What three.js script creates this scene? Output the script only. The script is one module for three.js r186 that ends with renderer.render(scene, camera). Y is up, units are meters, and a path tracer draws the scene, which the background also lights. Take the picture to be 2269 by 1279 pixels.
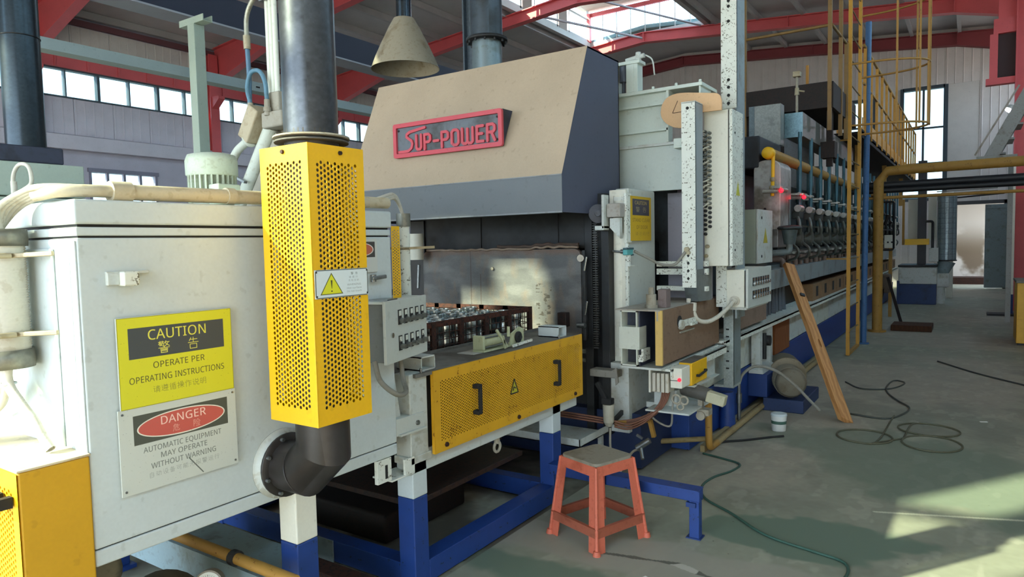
import * as THREE from 'three';
import { mergeGeometries } from 'three/addons/utils/BufferGeometryUtils.js';
import { RoundedBoxGeometry } from 'three/addons/geometries/RoundedBoxGeometry.js';

// ---------- camera, sky, sun, exposure ----------
const scene = new THREE.Scene();
const rad = Math.PI / 180;
const camera = new THREE.PerspectiveCamera(2 * Math.atan(639.5 / 1522.42) / rad, 2269 / 1279, 0.05, 200);
camera.rotation.order = 'YXZ';
camera.rotation.set(-3.596 * rad, 33.89 * rad, -1.263 * rad);
camera.position.set(0, 1.6, 0);
const renderer = new THREE.WebGLRenderer({ antialias: true });
renderer.toneMapping = THREE.LinearToneMapping;
renderer.toneMappingExposure = 1.14;
renderer.shadowMap.enabled = true;
{ // thin bright haze: pale at the horizon, bluer above
  const W = 64, H = 64, d = new Float32Array(W * H * 4);
  for (let y = 0; y < H; y++) for (let x = 0; x < W; x++) {
    const up = (y + 0.5) / H * 2 - 1, k = Math.pow(Math.max(0, up), 0.55), i = (y * W + x) * 4;
    const c = up > 0 ? [0.85 - 0.33 * k, 1.0 - 0.23 * k, 1.12 - 0.06 * k] : [0.42, 0.41, 0.38];
    for (let j = 0; j < 3; j++) d[i + j] = c[j];
    d[i + 3] = 1;
  }
  const t = new THREE.DataTexture(d, W, H, THREE.RGBAFormat, THREE.FloatType);
  t.mapping = THREE.EquirectangularReflectionMapping; t.magFilter = t.minFilter = THREE.LinearFilter; t.needsUpdate = true;
  scene.background = t; scene.environment = t;
  scene.backgroundIntensity = scene.environmentIntensity = 8;
}
const sun = new THREE.DirectionalLight(0xffedc8, 20);
{
  const e = 30.5 * rad, s = new THREE.Vector3(-0.574 * Math.cos(e), Math.sin(e), 0.819 * Math.cos(e));
  sun.target.position.set(-1.5, 1, -3);
  sun.position.copy(sun.target.position).addScaledVector(s, 30);
  sun.castShadow = true; sun.shadow.mapSize.set(4096, 4096); sun.shadow.radius = 1.2;
  const c = sun.shadow.camera; c.left = c.bottom = -18; c.right = c.top = 18; c.near = 1; c.far = 70;
  scene.add(sun, sun.target);
}

// ---------- helpers ----------
let seed = 12345;
const rnd = (a = 0, b = 1) => { seed = (seed * 1664525 + 1013904223) >>> 0; return a + (b - a) * seed / 4294967296; };
const V = (x, y, z) => new THREE.Vector3(x, y, z);
const flat = (g) => { const o = g.index ? g.toNonIndexed() : g; for (const k of Object.keys(o.attributes)) if (!['position', 'normal', 'uv'].includes(k)) o.deleteAttribute(k); return o; };
// box by extents; r > 0 rounds the edges
function bx(x0, x1, y0, y1, z0, z1, r = 0) {
  if (x0 > x1) [x0, x1] = [x1, x0]; if (y0 > y1) [y0, y1] = [y1, y0]; if (z0 > z1) [z0, z1] = [z1, z0];
  const w = x1 - x0, h = y1 - y0, d = z1 - z0;
  const g = r > 0 ? new RoundedBoxGeometry(w, h, d, 2, Math.min(r, w / 2.01, h / 2.01, d / 2.01)) : new THREE.BoxGeometry(w, h, d);
  return flat(g).translate((x0 + x1) / 2, (y0 + y1) / 2, (z0 + z1) / 2);
}
function orient(g, p, q) { // geometry built along +y, centred, laid from p to q
  const d = q.clone().sub(p), m = new THREE.Matrix4().makeRotationFromQuaternion(new THREE.Quaternion().setFromUnitVectors(V(0, 1, 0), d.clone().normalize()));
  m.setPosition(p.clone().add(q).multiplyScalar(0.5));
  return g.applyMatrix4(m);
}
const cyl = (p, q, r1, r2 = r1, seg = 16, open = false) => { p = V(...p); q = V(...q); return orient(flat(new THREE.CylinderGeometry(r2, r1, p.distanceTo(q), seg, 1, open)), p, q); };
function bar(p, q, w, h, r = 0) { // square bar from p to q, w sideways, h upwards
  p = V(...p); q = V(...q);
  const d = q.clone().sub(p), l = d.length(), z = d.normalize(), up = Math.abs(z.y) > 0.95 ? V(0, 0, 1) : V(0, 1, 0);
  const x = up.clone().cross(z).normalize(), y = z.clone().cross(x);
  const g = r ? flat(new RoundedBoxGeometry(w, h, l, 2, Math.min(r, w / 2.01, h / 2.01))) : flat(new THREE.BoxGeometry(w, h, l));
  return g.applyMatrix4(new THREE.Matrix4().makeBasis(x, y, z).setPosition(p.clone().add(q).multiplyScalar(0.5)));
}
const tube = (pts, r, seg = 8, n = 0, closed = false) => flat(new THREE.TubeGeometry(new THREE.CatmullRomCurve3(pts.map((p) => V(...p)), closed, 'centripetal'), n || pts.length * 6, r, seg, closed));
// pipe through corner points with short bends
function pipe(pts, r, bend = 0.08, seg = 10) {
  const P = pts.map((p) => V(...p)), c = new THREE.CurvePath(); let at = P[0];
  for (let i = 1; i < P.length; i++) {
    if (i === P.length - 1) { c.add(new THREE.LineCurve3(at, P[i])); break; }
    const a = P[i].clone().sub(P[i - 1]), b = P[i + 1].clone().sub(P[i]), k = Math.min(bend, a.length() / 2.1, b.length() / 2.1);
    const p = P[i].clone().addScaledVector(a.normalize(), -k), q = P[i].clone().addScaledVector(b.normalize(), k);
    c.add(new THREE.LineCurve3(at, p)); c.add(new THREE.QuadraticBezierCurve3(p, P[i], q)); at = q;
  }
  return flat(new THREE.TubeGeometry(c, Math.max(12, pts.length * 10), r, seg, false));
}
function lathe(prof, at, to = [0, 1, 0], seg = 24) { // profile [r, along]
  const g = flat(new THREE.LatheGeometry(prof.map(([r, y]) => new THREE.Vector2(Math.max(r, 1e-4), y)), seg));
  return g.applyMatrix4(new THREE.Matrix4().makeRotationFromQuaternion(new THREE.Quaternion().setFromUnitVectors(V(0, 1, 0), V(...to).normalize())).setPosition(V(...at)));
}
const torus = (at, R, r, to = [0, 1, 0], seg = 28) => flat(new THREE.TorusGeometry(R, r, 8, seg)).applyMatrix4(new THREE.Matrix4().makeRotationFromQuaternion(new THREE.Quaternion().setFromUnitVectors(V(0, 0, 1), V(...to).normalize())).setPosition(V(...at)));
const shape = (pts) => { const s = new THREE.Shape(); pts.forEach(([x, y], i) => i ? s.lineTo(x, y) : s.moveTo(x, y)); s.closePath(); return s; };
const ext = (sh, d, bevel = 0) => flat(new THREE.ExtrudeGeometry(sh, { depth: d, bevelEnabled: bevel > 0, bevelSize: bevel, bevelThickness: bevel, bevelSegments: 2, curveSegments: 14 }));
// geometry drawn in (u, v, depth) moved onto a face: u along U, v along Vv, depth along their cross product
const onto = (g, at, U, Vv) => { const u = V(...U).normalize(), v = V(...Vv).normalize(); return g.applyMatrix4(new THREE.Matrix4().makeBasis(u, v, u.clone().cross(v)).setPosition(V(...at))); };
const FX = [[0, 0, -1], [0, 1, 0]], FZ = [[1, 0, 0], [0, 1, 0]]; // faces that look along +x and along +z
const bolt = (at, to, r = 0.008, h = 0.006) => cyl(at, [at[0] + to[0] * h, at[1] + to[1] * h, at[2] + to[2] * h], r, r * 0.85, 6);

function boxUV(g) { // uv in metres, by the way each triangle faces
  const p = g.attributes.position, n = g.attributes.normal, uv = new Float32Array(p.count * 2);
  for (let i = 0; i < p.count; i += 3) {
    let nx = 0, ny = 0, nz = 0;
    for (let k = 0; k < 3; k++) { nx += Math.abs(n.getX(i + k)); ny += Math.abs(n.getY(i + k)); nz += Math.abs(n.getZ(i + k)); }
    for (let k = 0; k < 3; k++) {
      const x = p.getX(i + k), y = p.getY(i + k), z = p.getZ(i + k), j = (i + k) * 2;
      if (nx >= ny && nx >= nz) { uv[j] = z; uv[j + 1] = y; } else if (ny >= nz) { uv[j] = x; uv[j + 1] = z; } else { uv[j] = x; uv[j + 1] = y; }
    }
  }
  g.setAttribute('uv', new THREE.BufferAttribute(uv, 2));
  return g;
}
const taken = new Map(), origin = new Map();
function numbered(n) { const k = taken.get(n) ?? 0; taken.set(n, k + 1); return k ? n + '_' + String(k).padStart(3, '0') : n; }
function thing(name, label, category, at = [0, 0, 0], group) {
  const o = new THREE.Group(); o.name = numbered(name); o.position.set(...at); o.userData = { label, category };
  if (group) o.userData.group = group;
  origin.set(o, V(...at)); scene.add(o);
  return o;
}
function mesh(geos, mat, keepUV) {
  const list = [].concat(geos), g = list.length > 1 ? mergeGeometries(list.map((x) => x.clone())) : list[0].clone();
  if (!keepUV) boxUV(g);
  const m = new THREE.Mesh(g, mat); m.castShadow = m.receiveShadow = true;
  return m;
}
function part(name, geos, mat, parent, label, keepUV) { // geometry is given in room coordinates
  const m = mesh(geos, mat, keepUV), o = origin.get(parent);
  m.geometry.translate(-o.x, -o.y, -o.z);
  m.name = name; parent.add(m); origin.set(m, o);
  if (label) m.userData.label = label;
  return m;
}
function single(name, geos, mat, label, category, group, keepUV) {
  const m = mesh(geos, mat, keepUV); m.geometry.computeBoundingBox();
  const b = m.geometry.boundingBox, c = [(b.min.x + b.max.x) / 2, b.min.y, (b.min.z + b.max.z) / 2];
  m.geometry.translate(-c[0], -c[1], -c[2]); m.position.set(...c);
  m.name = numbered(name); m.userData = { label, category }; if (group) m.userData.group = group;
  scene.add(m); origin.set(m, V(...c));
  return m;
}
function struct(name, geos, mat) { const m = mesh(geos, mat); m.name = numbered(name); m.userData.kind = 'structure'; scene.add(m); origin.set(m, V(0, 0, 0)); return m; }
function structGroup(name) { const o = new THREE.Group(); o.name = numbered(name); o.userData.kind = 'structure'; scene.add(o); origin.set(o, V(0, 0, 0)); return o; }
function copyOf(root, at, label, group) {
  const c = root.clone(); c.name = numbered(root.name.replace(/_\d{3}$/, '')); c.position.set(...at); c.userData = { ...root.userData };
  if (label) c.userData.label = label; if (group) c.userData.group = group;
  scene.add(c); origin.set(c, V(...at)); return c;
}

// ---------- computed textures ----------
function lattice(n, s) { const a = new Float32Array(n * n); let q = s >>> 0; for (let i = 0; i < a.length; i++) { q = (q * 1664525 + 1013904223) >>> 0; a[i] = q / 4294967296; } return a; }
function noise(n, s) { // tileable value noise on [0,1)^2
  const a = lattice(n, s);
  return (x, y) => {
    x = (x - Math.floor(x)) * n; y = (y - Math.floor(y)) * n;
    const i = Math.floor(x), j = Math.floor(y); let u = x - i, v = y - j; u = u * u * (3 - 2 * u); v = v * v * (3 - 2 * v);
    const i1 = (i + 1) % n, j1 = (j + 1) % n;
    return (a[j * n + i] * (1 - u) + a[j * n + i1] * u) * (1 - v) + (a[j1 * n + i] * (1 - u) + a[j1 * n + i1] * u) * v;
  };
}
function fbm(n, s, oct = 5) { const f = []; for (let i = 0; i < oct; i++) f.push(noise(n << i, s + i * 77)); return (x, y) => { let t = 0, w = 0.5, k = 0; for (const g of f) { t += w * g(x, y); k += w; w *= 0.5; } return t / k; }; }
const clamp = (x, a = 0, b = 1) => Math.min(b, Math.max(a, x)), step = (a, b, x) => { const t = clamp((x - a) / (b - a)); return t * t * (3 - 2 * t); };
function paint(size, fn, srgb = true, metres = 1) { // fn(u, v) -> [r, g, b] 0..1
  const d = new Uint8Array(size * size * 4);
  for (let y = 0; y < size; y++) for (let x = 0; x < size; x++) { const c = fn((x + 0.5) / size, (y + 0.5) / size), i = (y * size + x) * 4; d[i] = clamp(c[0]) * 255; d[i + 1] = clamp(c[1]) * 255; d[i + 2] = clamp(c[2]) * 255; d[i + 3] = 255; }
  const t = new THREE.DataTexture(d, size, size); t.wrapS = t.wrapT = THREE.RepeatWrapping; t.magFilter = THREE.LinearFilter; t.minFilter = THREE.LinearMipmapLinearFilter; t.generateMipmaps = true;
  if (srgb) t.colorSpace = THREE.SRGBColorSpace;
  t.repeat.set(1 / metres, 1 / metres); t.needsUpdate = true; return t;
}
const mix = (a, b, t) => a.map((x, i) => x + (b[i] - x) * t);
const nA = fbm(5, 11), nB = fbm(9, 23), nC = fbm(40, 31, 4), nD = fbm(3, 47, 6), nF = noise(180, 61);
const T = {
  paint: paint(512, (u, v) => { const g = 0.93 + 0.07 * nA(u, v) + 0.02 * (nF(u, v) - 0.5), s = step(0.72, 0.8, nC(u, v)) * 0.05; return [g - s, g - s, g - s * 1.1]; }, true, 1.3),
  dirty: paint(512, (u, v) => { const d = step(0.5, 0.75, nA(u, v)), e = step(0.62, 0.72, nC(u, v)) * 0.5, g = 0.97 - 0.03 * nF(u, v); return mix([g, g, g], [0.62, 0.55, 0.44], clamp(d * 0.45 + e * 0.35)); }, true, 0.9),
  peel: paint(512, (u, v) => { const d = step(0.63, 0.67, nC(u, v)) * step(0.35, 0.6, nB(u, v)), g = 0.97 - 0.05 * nA(u, v); return mix([g, g, g], [0.34, 0.31, 0.26], d * 0.8); }, true, 0.35),
  galv: paint(512, (u, v) => { const g = 0.78 + 0.22 * nC(u, v) - 0.12 * step(0.55, 0.7, nA(u, v)); return [g, g, g]; }, true, 0.5),
  rust: paint(512, (u, v) => { const d = nB(u, v), e = nC(u, v); return mix(mix([0.40, 0.29, 0.23], [0.52, 0.33, 0.22], d), [0.22, 0.17, 0.15], step(0.5, 0.7, e)); }, true, 0.4),
  chipped: paint(512, (u, v) => { const d = step(0.68, 0.73, nC(u, v)) * step(0.5, 0.7, nB(u, v)), g = 0.97 - 0.08 * nB(u, v); return mix([g, g, g], [0.46, 0.33, 0.18], d * 0.6); }, true, 0.5),
  wood: paint(512, (u, v) => { const w = nD(u * 0.5, v), g = 0.5 + 0.5 * Math.sin((u * 26 + w * 9) * 2), f = nF(u, v * 0.05); return mix([0.78, 0.58, 0.36], [0.60, 0.40, 0.21], clamp(g * 0.55 + f * 0.35)); }, true, 0.5),
  sooty: paint(512, (u, v) => { const d = step(0.35, 0.7, nA(u, v)), e = nC(u, v); return mix([0.9, 0.9, 0.92], [0.5, 0.46, 0.42], clamp(d * 0.7 + (e - 0.5) * 0.6)); }, true, 1.1),
};
const mats = new Map();
function M(color, map = 'paint', rough = 0.6, metal = 0, bump = 0) {
  const k = [color, map, rough, metal, bump].join();
  if (!mats.has(k)) {
    const m = new THREE.MeshStandardMaterial({ color, roughness: rough, metalness: metal });
    if (map) { m.map = T[map]; if (bump) { m.bumpMap = T[map]; m.bumpScale = bump; } }
    mats.set(k, m);
  }
  return mats.get(k);
}
const C = {
  white: M('#cad3d3', 'paint', 0.5), cream: M('#e6e4d4', 'paint', 0.55), whitePeel: M('#e4e7dc', 'peel', 0.6), greyWhite: M('#c9cec8', 'dirty', 0.55), greyWhiteClean: M('#c6cbc4', 'paint', 0.5),
  yellow: M('#f2bb10', 'paint', 0.45), yellowWorn: M('#e2aa1f', 'chipped', 0.5), yellowPipe: M('#b0843a', 'chipped', 0.6), blue: M('#1c3f86', 'chipped', 0.5), blueDeep: M('#193772', 'paint', 0.5),
  red: M('#de6062', 'paint', 0.5), redDeep: M('#a83a3c', 'paint', 0.55), navy: M('#3c4254', 'sooty', 0.55), black: M('#1f2021', 'paint', 0.5), blackGloss: M('#232425', 'galv', 0.32, 0.2), steel: M('#9a9d9c', 'galv', 0.35, 0.85), galv: M('#b9c2bd', 'galv', 0.5, 0.25),
  dark: M('#2c2d2e', 'sooty', 0.6), brown: M('#8a6f60', 'rust', 0.8), rust: M('#ffffff', 'rust', 0.85), wood: M('#ffffff', 'wood', 0.7), tan: M('#b9a588', 'dirty', 0.85), dusty: M('#c8bda2', 'dirty', 0.85), dustyGrey: M('#a39c8c', 'dirty', 0.85),
  greenish: M('#b2c2b4', 'paint', 0.6), teal: M('#58a9a9', 'paint', 0.5), hoseGrey: M('#8d8a80', 'dirty', 0.7), hoseWhite: M('#cfcabb', 'dirty', 0.7), hoseBlue: M('#52748c', 'paint', 0.5), copper: M('#7d5340', 'dirty', 0.6, 0.2), chrome: M('#d9dbdc', null, 0.15, 1), brass: M('#a89c80', 'dirty', 0.5, 0.3), bolt: M('#6d4a36', 'rust', 0.7),
  rubber: M('#1b1b1b', null, 0.8), blueGrey: M('#8ea2a8', 'dirty', 0.5), lav: M('#b7b4bf', 'paint', 0.7), redLamp: new THREE.MeshStandardMaterial({ color: '#c01828', emissive: '#ff2238', emissiveIntensity: 1.6, roughness: 0.4 }),
  tinted: new THREE.MeshPhysicalMaterial({ color: new THREE.Color().setRGB(0.46, 0.55, 0.575), transmission: 1, thickness: 0, roughness: 0.02, ior: 1.45 }),
  glass: new THREE.MeshPhysicalMaterial({ color: '#e8f4f6', transmission: 1, thickness: 0, roughness: 0.02, ior: 1.45 }),
};

// ---------- the hall ----------
const XL = -18.7, XR = 3, ZF = -25, ZN = 5, RIDGE = -8.9;
const roofY = (x) => 8.5 - 0.084 * Math.abs(x - RIDGE);
const BAYS = [-21.2, -16.75, -12.3, -7.62, -3.25, 1.25, 4.9];
{ // floor: worn green paint over grey concrete; one sheet for the part in view, laid out in room metres
  const n1 = fbm(4, 301, 6), n2 = fbm(10, 322, 5), n3 = fbm(60, 341, 3), n4 = noise(400, 377), n5 = fbm(3, 399, 5);
  const S = 11, X0 = -7, Z0 = -11.5; // 11 m square: x -7..4, z -11.5..-0.5
  const concrete = [0.615, 0.59, 0.525], green = [0.53, 0.545, 0.475], greenDeep = [0.40, 0.465, 0.40], dust = [0.68, 0.65, 0.575];
  const base = (x, z, u, v) => {
    const w = n1(u, v), q = n2(u, v);
    let g = step(0.46, 0.60, w * 0.75 + q * 0.25);
    let c = mix(concrete, green, g * 0.85);
    c = mix(c, dust, step(0.5, 0.75, n5(u * 2, v * 2)) * 0.45);
    c = mix(c, [0.43, 0.43, 0.39], step(0.6, 0.72, n2(u * 2, v * 2)) * 0.35); c = mix(c, [0.74, 0.72, 0.65], step(0.62, 0.7, n3(u * 2, v)) * 0.25);
    const k = 0.94 + 0.10 * n3(u, v) + 0.05 * (n4(u, v) - 0.5); return c.map((t) => t * k);
  };
  const seg = (x, z, ax, az, bx_, bz) => { const t = clamp(((x - ax) * (bx_ - ax) + (z - az) * (bz - az)) / ((bx_ - ax) ** 2 + (bz - az) ** 2)); return Math.hypot(x - ax - t * (bx_ - ax), z - az - t * (bz - az)); };
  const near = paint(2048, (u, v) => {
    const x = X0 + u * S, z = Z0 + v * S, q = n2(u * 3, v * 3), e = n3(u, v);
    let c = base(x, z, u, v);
    const blob = (cx, cz, a, b, ang) => { const dx = (x - cx) * Math.cos(ang) + (z - cz) * Math.sin(ang), dz = -(x - cx) * Math.sin(ang) + (z - cz) * Math.cos(ang); return Math.hypot(dx / a, dz / b) + (q - 0.5) * 0.9 + (e - 0.5) * 0.5; };
    const gp = Math.max(1 - step(0.82, 1.0, blob(-0.72, -3.82, 0.55, 0.30, -0.35)), (1 - step(0.8, 1.05, blob(-1.55, -2.75, 0.75, 0.22, 0.1))) * 0.9, (1 - step(0.7, 1.1, blob(-0.2, -5.4, 1.3, 0.7, 0.6))) * 0.55, (1 - step(0.7, 1.1, blob(0.3, -3.4, 1.0, 0.25, -0.2))) * 0.8);
    c = mix(c, greenDeep, gp);
    // the grey screed strip with a crack in front of the stool
    const strip = 1 - step(0.16, 0.22, Math.abs(z + 3.17 + 0.10 * (x + 1.5)) + (e - 0.5) * 0.16);
    c = mix(c, [0.60, 0.585, 0.53], strip * 0.8 * step(-4, -3.4, x));
    const crack = seg(x, z, -1.58, -3.12, -1.2, -3.2) < 0.02 + (e - 0.5) * 0.05 || seg(x, z, -1.2, -3.2, -0.7, -3.05) < 0.02 + (e - 0.5) * 0.06;
    if (crack) c = mix(c, e > 0.5 ? [0.75, 0.74, 0.69] : [0.27, 0.27, 0.24], 0.7);
    if (x < -2.1) c = mix(c, [0.27, 0.24, 0.20], step(0.25, 0.55, q) * 0.75); // floor darkened in brown blotches under the machines
    if (seg(x, z, -0.45, -4.42, 1.6, -5.2) < 0.012) c = mix(c, [0.80, 0.80, 0.70], 0.8);      // thin pale chalk line
    if (n4(u * 1.7, v * 1.3) > 0.985 && e > 0.55) c = [0.3, 0.29, 0.26];
    return c;
  }, true, 1);
  near.wrapS = near.wrapT = THREE.ClampToEdgeWrapping;
  const far = paint(1024, (u, v) => base(0, 0, u, v), true, S);
  const fm = new THREE.MeshStandardMaterial({ map: near, roughness: 0.62, bumpMap: near, bumpScale: 0.002 }), gm = new THREE.MeshStandardMaterial({ map: far, roughness: 0.62 });
  const o = structGroup('floor');
  const slab = (name, x0, x1, z0, z1, m, fit) => {
    const g = bx(x0, x1, -0.2, 0, z0, z1); boxUV(g);
    if (fit) { const p = g.attributes.position, uv = g.attributes.uv; for (let i = 0; i < p.count; i++) uv.setXY(i, (p.getX(i) - X0) / S, (p.getZ(i) - Z0) / S); }
    part(name, g, m, o, null, true);
  };
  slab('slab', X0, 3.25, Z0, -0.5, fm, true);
  slab('slab', XL - 0.25, X0, Z0, -0.5, gm); slab('slab', XL - 0.25, 3.25, ZF - 4, Z0, gm); slab('slab', XL - 0.25, 3.25, -0.5, ZN, gm);
}
const WALL = M('#d6cfc8', 'paint', 0.75), CLAD = M('#ddd4ce', 'paint', 0.65), CLADL = M('#d9d2dc', 'paint', 0.65), FRAME = M('#4d5a63', 'paint', 0.5), ROOFM = M('#c9c3c3', 'paint', 0.75), PURLIN = M('#b8b2b1', 'paint', 0.65);
// one ribbed sheet, drawn in (u, v): ribs every 0.22 m
function ribbed(w, h) {
  const g = [bx(0, w, 0, h, 0, 0.012)];
  for (let u = 0.05; u < w - 0.03; u += 0.215) g.push(onto(ext(shape([[u - 0.022, 0], [u - 0.010, 0.022], [u + 0.010, 0.022], [u + 0.022, 0]]), h), [0, 0, 0], [1, 0, 0], [0, 0, 1]).translate(0, h, 0));
  return g;
}
const wl = structGroup('wall_left');
part('wall_body', [bx(XL - 0.25, XL, 0, 2.4, ZF, ZN), bx(XL - 0.25, XL, 2.4, 3.74, -8.7, ZN), bx(XL - 0.25, XL, 2.4, 3.74, ZF, -10.4), bx(XL - 0.25, XL, 3.74, 5.49, ZF, ZN), bx(XL - 0.25, XL, 6.19, 7.8, ZF, ZN), bx(XL - 0.25, XL, 5.49, 6.19, ZF, -21.05), bx(XL - 0.25, XL, 5.49, 6.19, 4.9, ZN)], M('#c6c0cd', 'paint', 0.75), wl);
for (let z = -4.6; z > -24; z -= 0.95) { part('cladding_panel', ribbed(0.94, 0.88).map((g) => onto(g, [XL + 0.01, 4.59, z], [0, 0, -1], [0, 1, 0])), CLADL, wl); part('cladding_panel', ribbed(0.94, 0.66).map((g) => onto(g, [XL + 0.01, 6.62, z], [0, 0, -1], [0, 1, 0])), CLAD, wl); }
part('ledge', [bx(XL, XL + 0.22, 4.20, 4.55, ZF, ZN, 0.01)], CLADL, wl);
part('eave_beam', [bx(XL, XL + 0.12, 7.30, 7.44, ZF, ZN)], M('#74494f', 'paint', 0.6), wl);
{ // red lintel with stiffeners over the windows
  const g = [bx(XL, XL + 0.1, 6.2, 6.6, ZF, ZN)];
  for (let z = -24.5; z < 4; z += 0.75) g.push(bx(XL + 0.1, XL + 0.13, 6.2, 6.6, z - 0.02, z + 0.02));
  part('lintel', g, C.red, wl);
}
for (let i = 0; i < BAYS.length - 1; i++) { // high window strip, one window for each bay
  const z1 = BAYS[i + 1] + 0.15, z0 = BAYS[i] + 0.15, n = 6, w = (z1 - z0) / n, o = structGroup('window_' + (i + 1)), fr = [bx(XL - 0.15, XL + 0.02, 5.46, 5.52, z0, z1), bx(XL - 0.15, XL + 0.02, 6.16, 6.20, z0, z1)];
  for (let k = 0; k <= n; k++) { const t = k % 2 ? 0.016 : 0.034; fr.push(bx(XL - 0.14, XL + 0.01, 5.5, 6.18, z1 - k * w - t, z1 - k * w + t)); }
  part('window_frame', fr, FRAME, o);
  for (let k = 0; k < n; k++) part('pane', bx(XL - 0.1, XL - 0.094, 5.51, 6.17, z1 - k * w - 0.02, z1 - (k + 1) * w + 0.02), C.tinted, o);
}
{ // low window beside the pale duct
  const o = structGroup('window_9'), fr = [bx(XL - 0.2, XL + 0.06, 3.70, 3.80, -10.46, -8.64), bx(XL - 0.2, XL + 0.06, 2.36, 2.44, -10.46, -8.64)];
  for (let k = 0; k <= 4; k++) fr.push(bx(XL - 0.06, XL + 0.03, 2.4, 3.74, -8.7 - k * 0.425 - 0.028, -8.7 - k * 0.425 + 0.028));
  part('window_frame', fr, M('#8a8798', 'paint', 0.6), o);
  for (let k = 0; k < 4; k++) part('pane', bx(XL - 0.02, XL - 0.014, 2.44, 3.70, -8.74 - k * 0.425, -9.085 - k * 0.425), C.tinted, o);
}
// far wall with two tall windows and a doorway
const holes = [[-1.9, -0.79, 2.75, 6.12], [-3.45, -2.75, 4.3, 5.95], [-0.55, 0.74, 0, 2.53]];
const wf = structGroup('wall_far');
{
  const xs = [XL - 0.25, -3.45, -2.75, -1.9, -0.79, -0.55, 0.74, XR + 0.25], g = [];
  for (let i = 0; i < xs.length - 1; i++) {
    const c = (xs[i] + xs[i + 1]) / 2, hole = holes.find((h) => c > h[0] && c < h[1]), top = 8.7;
    if (!hole) g.push(bx(xs[i], xs[i + 1], 0, top, ZF - 0.25, ZF));
    else { if (hole[2] > 0) g.push(bx(xs[i], xs[i + 1], 0, hole[2], ZF - 0.25, ZF)); g.push(bx(xs[i], xs[i + 1], hole[3], top, ZF - 0.25, ZF)); }
  }
  part('wall_body', g, WALL, wf);
  for (let x = -17; x < XR - 0.1; x += 0.9) {
    let cut = [[0.02, roofY(x + 0.45) - 0.15]];
    for (const h of holes) if (x + 0.89 > h[0] - 0.05 && x < h[1] + 0.05) cut = cut.flatMap(([a, b]) => [[a, Math.min(b, h[2] - 0.06)], [Math.max(a, h[3] + 0.06), b]]).filter(([a, b]) => b - a > 0.2);
    for (const [a, b] of cut) part('cladding_panel', ribbed(0.89, b - a).map((q) => onto(q, [x, a, ZF + 0.005], ...FZ)), CLAD, wf);
  }
  for (const [i, h] of holes.slice(0, 2).entries()) {
    const o = structGroup('window_' + (10 + i)), [x0, x1, y0, y1] = h, fr = [bx(x0 - 0.07, x0 + 0.03, y0 - 0.05, y1 + 0.07, ZF - 0.1, ZF + 0.05), bx(x1 - 0.03, x1 + 0.09, y0 - 0.05, y1 + 0.07, ZF - 0.1, ZF + 0.05), bx(x0, x1, y1 - 0.02, y1 + 0.08, ZF - 0.1, ZF + 0.05), bx(x0, x1, y0 - 0.06, y0 + 0.02, ZF - 0.1, ZF + 0.05)];
    const cols = i ? [x0, x1] : [x0, (x0 + x1) / 2, x1], rows = i ? [y0, (y0 + y1) / 2, y1] : [y0, 3.85, 4.93, y1];
    if (!i) fr.push(bx(cols[1] - 0.03, cols[1] + 0.03, y0, y1, ZF - 0.08, ZF + 0.03));
    for (const y of rows.slice(1, -1)) fr.push(bx(x0, x1, y - 0.025, y + 0.025, ZF - 0.08, ZF + 0.03));
    part('window_frame', fr, M('#33424c', 'paint', 0.5), o);
    for (let a = 0; a < cols.length - 1; a++) for (let b = 0; b < rows.length - 1; b++) part('pane', bx(cols[a] + 0.02, cols[a + 1] - 0.02, rows[b] + 0.02, rows[b + 1] - 0.02, ZF - 0.05, ZF - 0.044), C.tinted, o);
  }
}
{ // doorway frame, sliding leaf and the yard wall behind it
  const o = structGroup('door_1');
  part('door_frame', [bx(-0.68, -0.55, 0, 2.62, ZF - 0.2, ZF + 0.12), bx(0.74, 0.86, 0, 2.62, ZF - 0.2, ZF + 0.12), bx(-0.68, 0.86, 2.53, 2.63, ZF - 0.2, ZF + 0.12)], M('#4b4a4c', 'paint', 0.6), o);
  part('door_leaf', [bx(0.28, 0.82, 0.03, 2.5, ZF + 0.13, ZF + 0.18, 0.01), bx(0.3, 0.8, 0.05, 0.12, ZF + 0.18, ZF + 0.2), bx(0.3, 0.8, 2.38, 2.45, ZF + 0.18, ZF + 0.2)], M('#7d8b8d', 'dirty', 0.6), o);
  const nd = fbm(4, 901, 5);
  const stain = paint(256, (u, v) => { const t = step(0.42, 0.6, nd(u, v)) * step(0.75, 0.35, v) * step(0.02, 0.12, v); return mix([0.84, 0.81, 0.78], [0.42, 0.35, 0.27], t * 0.85); }, true, 2.8);
  const yw = structGroup('wall_yard'); part('wall_body', [bx(-1.4, 1.6, 0, 2.7, -28.0, -27.8)], new THREE.MeshStandardMaterial({ map: stain, roughness: 0.8 }), yw);
  part('kerb', [bx(-1.3, 1.2, 0, 0.22, -27.8, -26.9)], C.brown, yw); part('added_canopy', [bx(-2.2, 2.2, 2.75, 2.85, -28.0, -25.25)], WALL, yw); part('side', [bx(-2.2, -2.1, 0, 2.8, -28, -25.25)], WALL, yw);  // roof over the yard is added, out of view, to shade the wall
}
struct('wall_right', [bx(XR, XR + 0.25, 0, 5.3, ZF, ZN), bx(XR, XR + 0.25, 6.7, 7.95, ZF, ZN), ...BAYS.map((z) => bx(XR, XR + 0.25, 5.3, 6.7, z - 0.5, z + 0.5))], WALL);
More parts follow.
